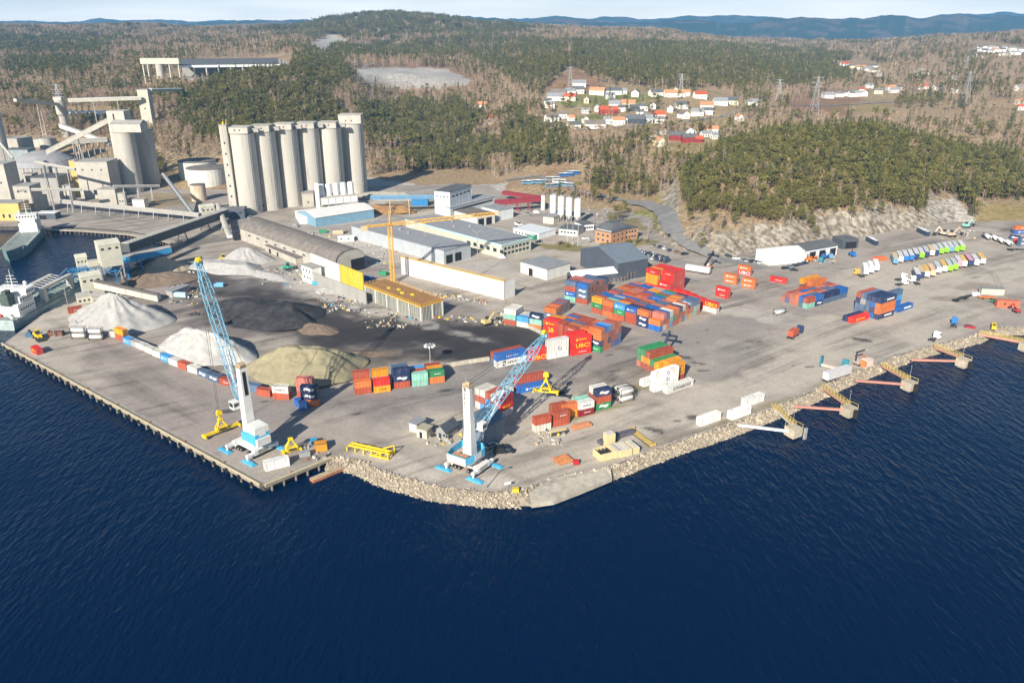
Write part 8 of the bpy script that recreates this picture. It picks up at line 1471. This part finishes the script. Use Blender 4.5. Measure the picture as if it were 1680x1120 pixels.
for i, (px, py, c) in enumerate([(1333, 424, 'orange'), (1342, 421, 'steel blue'), (1352, 424, 'blue'), (1347, 429, 'teal'), (1362, 423, 'steel blue'), (1398, 420, 'blue'), (1326, 428, 'orange')]): plain('plant_machine', '%s machine part, %s in the clutter before the dark roofed workshop' % (c, CN[i]), 'machine', px, py, 20 * i, [('body', pmat(PC[c], c), [(-2.6, 2.6, -1.1, 1.1, .5, 1.8), (-2, -.4, -.9, .9, 1.8, 2.9)]), ('wheel', TYRE, [(-2, -1, -1.3, 1.3, 0, 1), (1, 2, -1.3, 1.3, 0, 1)]), ('arm', STEEL, [(.6, 1, -.2, .2, 1.8, 4)])], group='machine parts before the workshop')
plain('brown_frame', 'stack of rust brown flat frames beside the white tank containers', 'frames', 93, 550, 3, [('frame', mat('frame_brown', (.24, .11, .07), .8, .2, .6), [(-3, -.1, -1.2, 1.2, .1, .6), (.1, 3, -1.2, 1.2, .1, .6), (-3, -.1, -1.2, 1.2, .75, 1.25), (.1, 3, -1.2, 1.2, .75, 1.25), (-3, -.1, -1.2, 1.2, 1.4, 1.9), (.1, 3, -1.2, 1.2, 1.4, 1.9)]), ('end_post', STEEL, [(-3.1, -3, -1.2, 1.2, 0, 2.2), (3, 3.1, -1.2, 1.2, 0, 2.2)])]); plain('grab', 'dark blue clamshell grab beside the bright yellow machine', 'grab', 50, 552, 0, [('shell', mat('grab_blue', (.06, .14, .24), .6, .15, .6), [(-1.6, 1.6, -1.2, 1.2, 0, 1.3), (-.9, .9, -.9, .9, 1.3, 2.2)]), ('head', STEEL, [(-.4, .4, -.4, .4, 2.2, 3.2)])])
plain('hanging_grab', 'small dark grab resting on the white gravel heap', 'grab', 326, 556, 10, [('shell', STEEL, [(-2, 2, -.8, .8, .4, 1.2), (-.6, .6, -.5, .5, 1.2, 2)]), ('head', mat('grab_brown', (.25, .12, .08), .7, .2, .6), [(-.35, .35, -.3, .3, 2, 3)])], z=10.5)
# walls of concrete blocks round the coal field
def block_wall(label, pts, h=1.6, w=.8):
    P = [G(*q) for q in pts]; t = thing('block_wall', label, 'wall', P[0]); me = MB().box(.02, 1.78, -w / 2, w / 2, 0, h).mesh('block', mat('wall_block', (.50, .45, .36), .9, .15, .8))
    for p, q in zip(P, P[1:]):
        d = q - p; n = int(d.length / 1.8)
        for i in range(n): o = obj('block', me, t); o.location = p.lerp(q, i / n) - P[0]; o.rotation_euler = (0, 0, math.atan2(d.y, d.x))
block_wall('low pale block wall between coal field and container blocks', [(822, 517), (880, 544), (902, 555)]); block_wall('low pale block wall along the south side of the coal field', [(733, 602), (768, 596), (803, 591)]); block_wall('dark topped low wall behind the pier containers', [(208, 556), (262, 582), (318, 607), (372, 630)], 2.2)
# lamp posts, masts, flag poles
def lamp_post(px, pb, pt, label, arms=2, mast=False):
    b = G(px, pb); h = Hz(px, pt, b); t = thing('lamp_post', label, 'lamp post', b, 0, 'lamp posts on the apron'); m = MB(); m.cyl((0, 0, 0), (0, 0, h), .28 if mast else .2, .12, 8); m.build('pole', GREYM, t)
    if mast:
        m = MB(); m.lathe([(1.4, h - .3), (1.5, h), (1.3, h + .1)], 12); m.build('ring', GREYM, t); me = MB().box(-.45, .45, -.3, .3, -.5, .1).mesh('floodlight', WHITEP)
        for k in range(8): a = 2 * PI * k / 8; o = obj('floodlight', me, t); o.location = (1.8 * math.cos(a), 1.8 * math.sin(a), h - .1); o.rotation_euler = (0, 0, a)
    else:
        m = MB()
        for s in ((-1, 1) if arms == 2 else (1,)): m.beam((0, 0, h - .2), (s * 2.2, 0, h + .9), .14); m.box(s * 2.2 - .5, s * 2.2 + .5, -.2, .2, h + .85, h + 1.05)
        m.build('lamp_arm', GREYM, t)
lamp_post(784, 453, 381, 'tall grey lamp post in front of the turquoise edged hall'); lamp_post(706, 598, 566, 'tall floodlight mast in the coal field behind the container row', 0, True); lamp_post(90, 553, 520, 'dark double lamp post beside the brown frames on the quay'); lamp_post(112, 503, 470, 'lamp post on the quay edge beside the ship', 1); lamp_post(900, 375, 322, 'lamp post between batch silos and red conveyors', 1); lamp_post(980, 392, 362, 'lamp post before the brick office', 1); lamp_post(1062, 395, 365, 'lamp post on the road bend beside the office', 1); lamp_post(798, 800, 771, 'short white post at the rock shore below the second crane', 1)
for i, px in enumerate((930, 939, 948)):
    b = G(px, 402 + i); h = Hz(px, 366, b); t = thing('flag_pole', 'white flag pole, %s of three on the grass island' % ['left one', 'middle one', 'right one'][i], 'flag pole', b, 0, 'flag poles on the grass island'); MB().cyl((0, 0, 0), (0, 0, h), .12, .06, 6).build('pole', WHITEP, t); MB().lathe([(.05, h), (.16, h + .1), (.05, h + .25)], 8).build('finial', WHITEP, t)
plain('sign_board', 'small white notice board with red mark near the slipway', 'sign', 833, 800, 20, [('post', GREYM, [(-.05, .05, -.05, .05, 0, 1.2)]), ('board', WHITEP, [(-1, 1, -.06, .06, 1.2, 2.0)])]); plain('yellow_box', 'yellow grit box on the rock shore near the slipway', 'box', 846, 806, 0, [('box', BRIGHT_Y, [(-.9, .9, -.6, .6, 0, 1)]), ('lid', BRIGHT_Y, [(-.95, .95, -.65, .65, 1.001, 1.15)])])
# small trees by the office
for i, (px, py, s, k) in enumerate([(1004, 372, 1.0, 0), (1012, 366, 1.05, 1), (1020, 360, 1.0, 2), (1008, 362, 1.1, 3), (1000, 368, .9, 1), (1016, 354, 1.0, 0), (1026, 352, .95, 2), (1046, 398, .6, 4), (1022, 350, 1.0, 3)]): plant('pine_tree', 'tree', *G(px, py), PM[k], ('dark green pine in the clump behind the brick office', 'pines behind the brick office'), s * .8, i * 1.3)
for i, (px, py) in enumerate([(908, 403), (914, 405), (940, 404), (1060, 392), (1064, 385), (1068, 378), (1058, 400), (830, 506), (1040, 404)]): plant('bare_tree', 'tree', *G(px, py), BM[i % 4], ('leafless young tree on a grass verge inside the port', 'young bare trees on the verges'), .42, i * .9)
for i in range(14): plant('bare_tree', 'tree', *G(985 + i * 5.6, 478 - i * 2.1), BM[i % 4], ('leafless sapling in the row between dark hall and red block', 'bare saplings beside the dark hall'), .32, i)
for i in range(9): plant('bare_tree', 'tree', *G(806 + i * 5.2, 521 - i * 1.6), BM[i % 4], ('leafless sapling in the row beside the coal field wall corner', 'bare saplings at the coal field wall'), .3, i)
def shrub(px, py, s, label):
    R = random.Random(px); m = MB(); 
    for k in range(5): tris(m, Vector((R.uniform(-1.5, 1.5) * s, R.uniform(-1, 1) * s, .7 * s)), 1.0 * s, 40, .5, R, .7)
    t = thing('shrub', label, 'shrub', G(px, py), 0, 'shrubs round the office'); m.build('foliage', SPRUCE if px % 2 else PINE, t); MB().cyl((0, 0, 0), (0, 0, .6 * s), .1, None, 5).build('stem', BARK, t)
for px, py in ((996, 402), (1004, 404), (990, 403), (1030, 398), (1036, 396), (926, 402), (919, 401), (934, 405)): shrub(px, py, 1.3 if px > 980 else 1.6, 'low clipped shrub on the lawn edge by the brick office' if px > 980 else 'brown green shrub under the flag poles')
# ------------------------------------------------------------------ village houses
RO = {'d': (ROOF_D, 'dark'), 'o': (ROOF_O, 'pale orange'), 'r': (ROOF_R, 'red'), 'b': (ROOF_B, 'brown'), 'g': (ROOF_G, 'grey')}; WA = {'w': (WALLW, 'white'), 'r': (WALLR, 'dark red'), 'y': (WALLY, 'cream'), 'k': (WALLD, 'dark'), 'g': (CLAD_G, 'grey')}
HOUSES = [(848, 201, 19, 'd', 'w', 0), (872, 190, 14, 'r', 'y', 1), (905, 199, 19, 'b', 'w', 0), (921, 194, 15, 'b', 'w', 0), (900, 214, 15, 'g', 'w', 0), (916, 212, 12, 'd', 'w', 0), (941, 212, 18, 'd', 'w', 0), (976, 211, 29, 'b', 'w', 0), (998, 203, 14, 'g', 'w', 0), (1014, 205, 18, 'o', 'w', 0), (915, 158, 22, 'b', 'w', 0), (935, 165, 18, 'r', 'y', 0), (911, 165, 24, 'g', 'w', 0), (947, 153, 18, 'd', 'w', 0), (950, 142, 20, 'g', 'w', 0), (980, 155, 22, 'o', 'w', 0), (1006, 155, 23, 'd', 'w', 0), (1043, 158, 18, 'b', 'w', 1), (1010, 177, 20, 'g', 'w', 0), (1030, 176, 20, 'o', 'y', 0), (1022, 183, 14, 'd', 'w', 0), (979, 182, 12, 'g', 'w', 1), (998, 187, 27, 'r', 'r', 0), (1040, 182, 12, 'd', 'k', 0), (1055, 181, 14, 'd', 'w', 0), (1043, 202, 24, 'd', 'k', 0), (1060, 201, 18, 'g', 'g', 0),
 (1075, 158, 18, 'd', 'w', 0), (1106, 159, 30, 'o', 'w', 0), (1124, 158, 13, 'o', 'w', 0), (1148, 161, 18, 'r', 'w', 0), (1071, 179, 14, 'g', 'w', 1), (1079, 195, 20, 'r', 'w', 0), (1100, 183, 14, 'g', 'w', 1), (1118, 178, 18, 'd', 'w', 0), (1159, 179, 19, 'o', 'w', 0), (1181, 172, 20, 'g', 'w', 0), (1199, 171, 20, 'd', 'y', 0), (1121, 194, 19, 'b', 'w', 1), (1144, 190, 18, 'g', 'w', 0), (1161, 188, 15, 'd', 'w', 0), (1233, 173, 16, 'g', 'w', 0), (1068, 229, 16, 'b', 'w', 0), (1050, 231, 14, 'g', 'w', 0), (1087, 220, 11, 'd', 'w', 1), (1081, 239, 20, 'o', 'y', 1), (1109, 230, 20, 'd', 'r', 0), (1130, 233, 20, 'd', 'r', 0), (1147, 234, 10, 'r', 'r', 0), (1131, 221, 16, 'd', 'w', 1), (1148, 220, 16, 'o', 'w', 0), (1156, 225, 12, 'g', 'w', 0), (1168, 219, 16, 'o', 'w', 0), (1172, 228, 10, 'g', 'w', 0), (790, 178, 20, 'o', 'w', 0), (816, 201, 28, 'r', 'w', 0), (835, 200, 16, 'b', 'w', 1), (725, 204, 10, 'd', 'k', 0), (772, 201, 14, 'g', 'w', 0),
 (1357, 162, 16, 'g', 'w', 0), (1376, 160, 12, 'b', 'w', 0), (1385, 159, 11, 'd', 'w', 0), (1398, 160, 13, 'b', 'w', 0), (1408, 160, 12, 'g', 'w', 0), (1418, 158, 12, 'd', 'w', 1), (1440, 154, 12, 'b', 'y', 0), (1460, 149, 14, 'o', 'w', 0), (1466, 153, 12, 'g', 'w', 0), (1514, 147, 14, 'r', 'w', 0), (1536, 148, 10, 'b', 'w', 0), (1547, 148, 7, 'g', 'w', 0), (1400, 113, 14, 'b', 'y', 0), (1412, 115, 13, 'o', 'w', 0), (1424, 117, 13, 'g', 'w', 0), (1434, 119, 12, 'd', 'w', 0), (1466, 108, 10, 'o', 'w', 0), (1502, 124, 8, 'g', 'w', 0), (1304, 78, 7, 'g', 'w', 0), (1288, 84, 9, 'b', 'w', 0), (1532, 66, 18, 'd', 'w', 0), (1545, 67, 12, 'd', 'w', 0), (1455, 66, 6, 'g', 'w', 0), (1470, 64, 6, 'g', 'w', 0), (1500, 66, 6, 'b', 'w', 0), (1672, 150, 14, 'g', 'w', 0), (1674, 172, 14, 'o', 'y', 0), (1676, 181, 12, 'r', 'w', 0)]
R_ = random.Random(31)
for k in range(34):
    x_ = R_.uniform(700, 890) if k < 10 else R_.uniform(895, 1230); y_ = R_.uniform(186, 208) if k < 10 else R_.uniform(150, 206)
    if all(abs(x_ - q[0]) > 11 or abs(y_ - q[1]) > 6 for q in HOUSES): HOUSES.append((x_, y_, R_.uniform(9, 15), R_.choice('gdbgobr'), R_.choice('wwwwy'), R_.choice((0, 0, 1))))
for k in range(14): HOUSES.append((R_.uniform(1350, 1660), R_.uniform(95, 160), R_.uniform(7, 11), R_.choice('gdbor'), 'w', 0))
for k in range(26): HOUSES.append((1590 + R_.random() * 92, 78 + R_.random() * 18, R_.uniform(6, 10), R_.choice('gdbgo'), 'w', 0))
def houses():
    used = {}
    for i, (px, py, w, ro, wa, face) in enumerate(sorted(HOUSES, key=lambda q: q[0])):
        p = TP(px, py); sc = w * 1.18 / F_PX * (p.y * CP + (CAM_H - p.z) * SP); L = max(6, sc * .95); W = min(10.5, max(6.0, L * .62)); h = 5.0 if sc > 9 else 4.0; hr = W * .36
        rz = random.Random(i).uniform(-.35, .35) + (PI / 2 if face else 0)
        if face: L = max(L * .9, 8)
        row = 'far east hillside' if px > 1580 and py < 110 else 'far valley' if px > 1270 else 'upper village row' if py < 168 else 'middle village rows' if py < 190 else 'lower village row' if py < 216 else 'cluster below the road'
        k = (ro, wa, row); used[k] = used.get(k, 0) + 1
        t = thing('house', '%s house with %s roof, %s such from the west, %s' % (WA[wa][1], RO[ro][1], (CN + ['seventeenth', 'eighteenth', 'nineteenth', 'twentieth', 'twentyfirst', 'twentysecond'])[used[k] - 1], row), 'house', p, rz, 'houses of the valley village')
        m = MB(); m.box(-L / 2, L / 2, -W / 2, W / 2, -2.5, h); m.add([(-L / 2, -W / 2, h), (-L / 2, W / 2, h), (-L / 2, 0, h + hr)], [(0, 2, 1)]); m.add([(L / 2, -W / 2, h), (L / 2, W / 2, h), (L / 2, 0, h + hr)], [(0, 1, 2)]); m.build('wall', WA[wa][0], t)
        r = MB(); e = .45; s = hr / (W / 2)
        for sg in (1, -1):
            a = [(-L / 2 - e, sg * (W / 2 + e), h - s * e), (L / 2 + e, sg * (W / 2 + e), h - s * e), (L / 2 + e, 0, h + hr), (-L / 2 - e, 0, h + hr)]
            if sg > 0: a = a[::-1]
            r.hexa(a, [(q[0], q[1], q[2] + .2) for q in a])
        rf = r.build('roof', RO[ro][0], t)
        if py > 140: MB().box(-.4, .4, -.4 + W * .12, .4 + W * .12, h + hr * .5, h + hr + 1.1).build('chimney', BRICK, rf); windows_at(t, L, W, h)
HWM = MB().box(-.65, .65, -.06, .02, 0, 1.3).mesh('window', GLASS)
def windows_at(t, L, W, h):
    for i in range(3): o = obj('window', HWM, t); o.location = (-L / 2 + L * (i + .5) / 3, -W / 2, 1.2)
    for s in (-1, 1): o = obj('window', HWM, t); o.location = (s * L / 2, 0, 1.6); o.rotation_euler = (0, 0, s * PI / 2)
houses()
def pylon(px, pb, pt, label, Y):
    b = RY(px, pb, Y); b.z = T(b.x, b.y); h = RY(px, pt, Y).z - b.z; h = max(18, min(h, 46)); t = thing('power_pylon', label, 'pylon', b, random.Random(px).uniform(-.3, .3), 'power pylons in the valley'); m = MB(); w = h * .11
    for sx in (-1, 1):
        for sy in (-1, 1): m.beam((sx * w, sy * w, -2), (sx * .5, sy * .5, h), .4)
    for k in range(6):
        f0, f1 = k / 6, (k + 1) / 6; a = w + (.5 - w) * f0; b_ = w + (.5 - w) * f1
        m.beam((-a, -a, h * f0), (b_, -b_, h * f1), .22); m.beam((a, -a, h * f0), (-b_, -b_, h * f1), .22); m.beam((-a, a, h * f0), (b_, b_, h * f1), .22); m.beam((-a, a, h * f0), (-b_, -b_, h * f1), .22)
    m.build('lattice_mast', GREYM, t); me = MB().box(-h * .16, h * .16, -.25, .25, 0, .4).mesh('cross_arm', GREYM)
    for z in (.72, .84, .96): o = obj('cross_arm', me, t); o.location = (0, 0, h * z); o.scale = (1.2 - abs(z - .84) * 2, 1, 1)
for px, pb, pt, Y, lab in [(935, 143, 109, 1090, 'steel power pylon in the clearing west of the village'), (1117, 148, 121, 1080, 'steel power pylon at the forest edge above the orange roofs'), (1340, 150, 113, 1000, 'steel power pylon on the brown clearing east of the forest'), (1278, 150, 130, 1100, 'steel power pylon between forest and far valley houses'), (600, 150, 130, 1150, 'steel power pylon in front of the quarry'), (98, 168, 138, 870, 'lattice pylon behind the round transfer tower'), (1585, 110, 92, 1500, 'small far pylon on the east hillside'), (1584, 160, 100, 1100, 'lattice pylon in the valley below the east hillside')]: pylon(px, pb, pt, lab, Y)

# more cars and lorries on the factory yard, and the litter of the building site
for i, (px, py, c) in enumerate([(692, 436, 'white'), (762, 421, 'grey'), (838, 398, 'white'), (846, 402, 'red'), (872, 402, 'silver'), (884, 398, 'black'), (770, 345, 'white'), (776, 346, 'black'), (866, 352, 'grey'), (880, 350, 'white'), (640, 378, 'white'), (655, 372, 'silver'), (622, 366, 'grey'), (930, 372, 'black'), (960, 392, 'white'), (968, 397, 'grey'), (846, 366, 'white'), (510, 384, 'white'), (486, 372, 'grey'), (420, 360, 'white'), (412, 358, 'silver')]): car(px, py, 30 + 37 * i, c, '%s vehicle, %s from the west on the factory yard' % (c, (CN + ['seventeenth', 'eighteenth', 'nineteenth', 'twentieth', 'last'])[sorted([692, 762, 838, 846, 872, 884, 770, 776, 866, 880, 640, 655, 622, 930, 960, 968, 846.5, 510, 486, 420, 412]).index(px if (px, py) != (846, 366) else 846.5)]), i % 3 == 0, group='cars on the factory yard', big=False)
def litter():
    R = random.Random(77); m = MB(); mats = [WOODP, WHITEP, GREYM, RUST, STEEL, PRECAST, BRIGHT_Y, BLUEM, mat('rubble', (.40, .37, .32), .95, .2, 1)]
    for x0, y0, x1, y1, n in ((520, 478, 600, 512, 90), (600, 512, 690, 540, 60), (640, 470, 800, 500, 110), (560, 400, 660, 440, 90), (430, 440, 500, 470, 50), (380, 380, 420, 400, 30), (680, 440, 840, 470, 40), (850, 380, 890, 400, 30), (480, 380, 560, 400, 40), (1310, 418, 1370, 432, 50), (1540, 376, 1600, 392, 50), (280, 470, 330, 500, 40), (230, 430, 330, 470, 60), (880, 705, 930, 730, 30), (700, 700, 760, 730, 30), (490, 730, 540, 755, 24), (960, 340, 1000, 370, 30), (640, 500, 830, 540, 50)):
        for _ in range(n):
            f = R.random(); p = G(x0 + (x1 - x0) * f, y0 + (y1 - y0) * (f * .75 + R.random() * .25)) if x1 - x0 > 100 else G(R.uniform(x0, x1), R.uniform(y0, y1)); a = R.uniform(0, 6.28); l = R.uniform(.3, 1.8); w = R.uniform(.2, .9); h = R.uniform(.15, .9); u = Vector((math.cos(a), math.sin(a), 0)); v = Vector((-u.y, u.x, 0)) * w / 2; u = u * l / 2
            q = [p - u - v, p + u - v, p + u + v, p - u + v]; m.hexa(q, [e * .9 + p * .1 + Vector((0, 0, h)) for e in q], R.choice([0, 0, 1, 2, 3, 4, 5, 5, 8, 8, 8, 8, 8, 2, 4, 6] + [7] * (R.random() < .3)))
    tag(m.build('site_debris', mats), 'scattered planks, rubble and parts lying about the working yard', 'debris', kind='stuff')
litter()
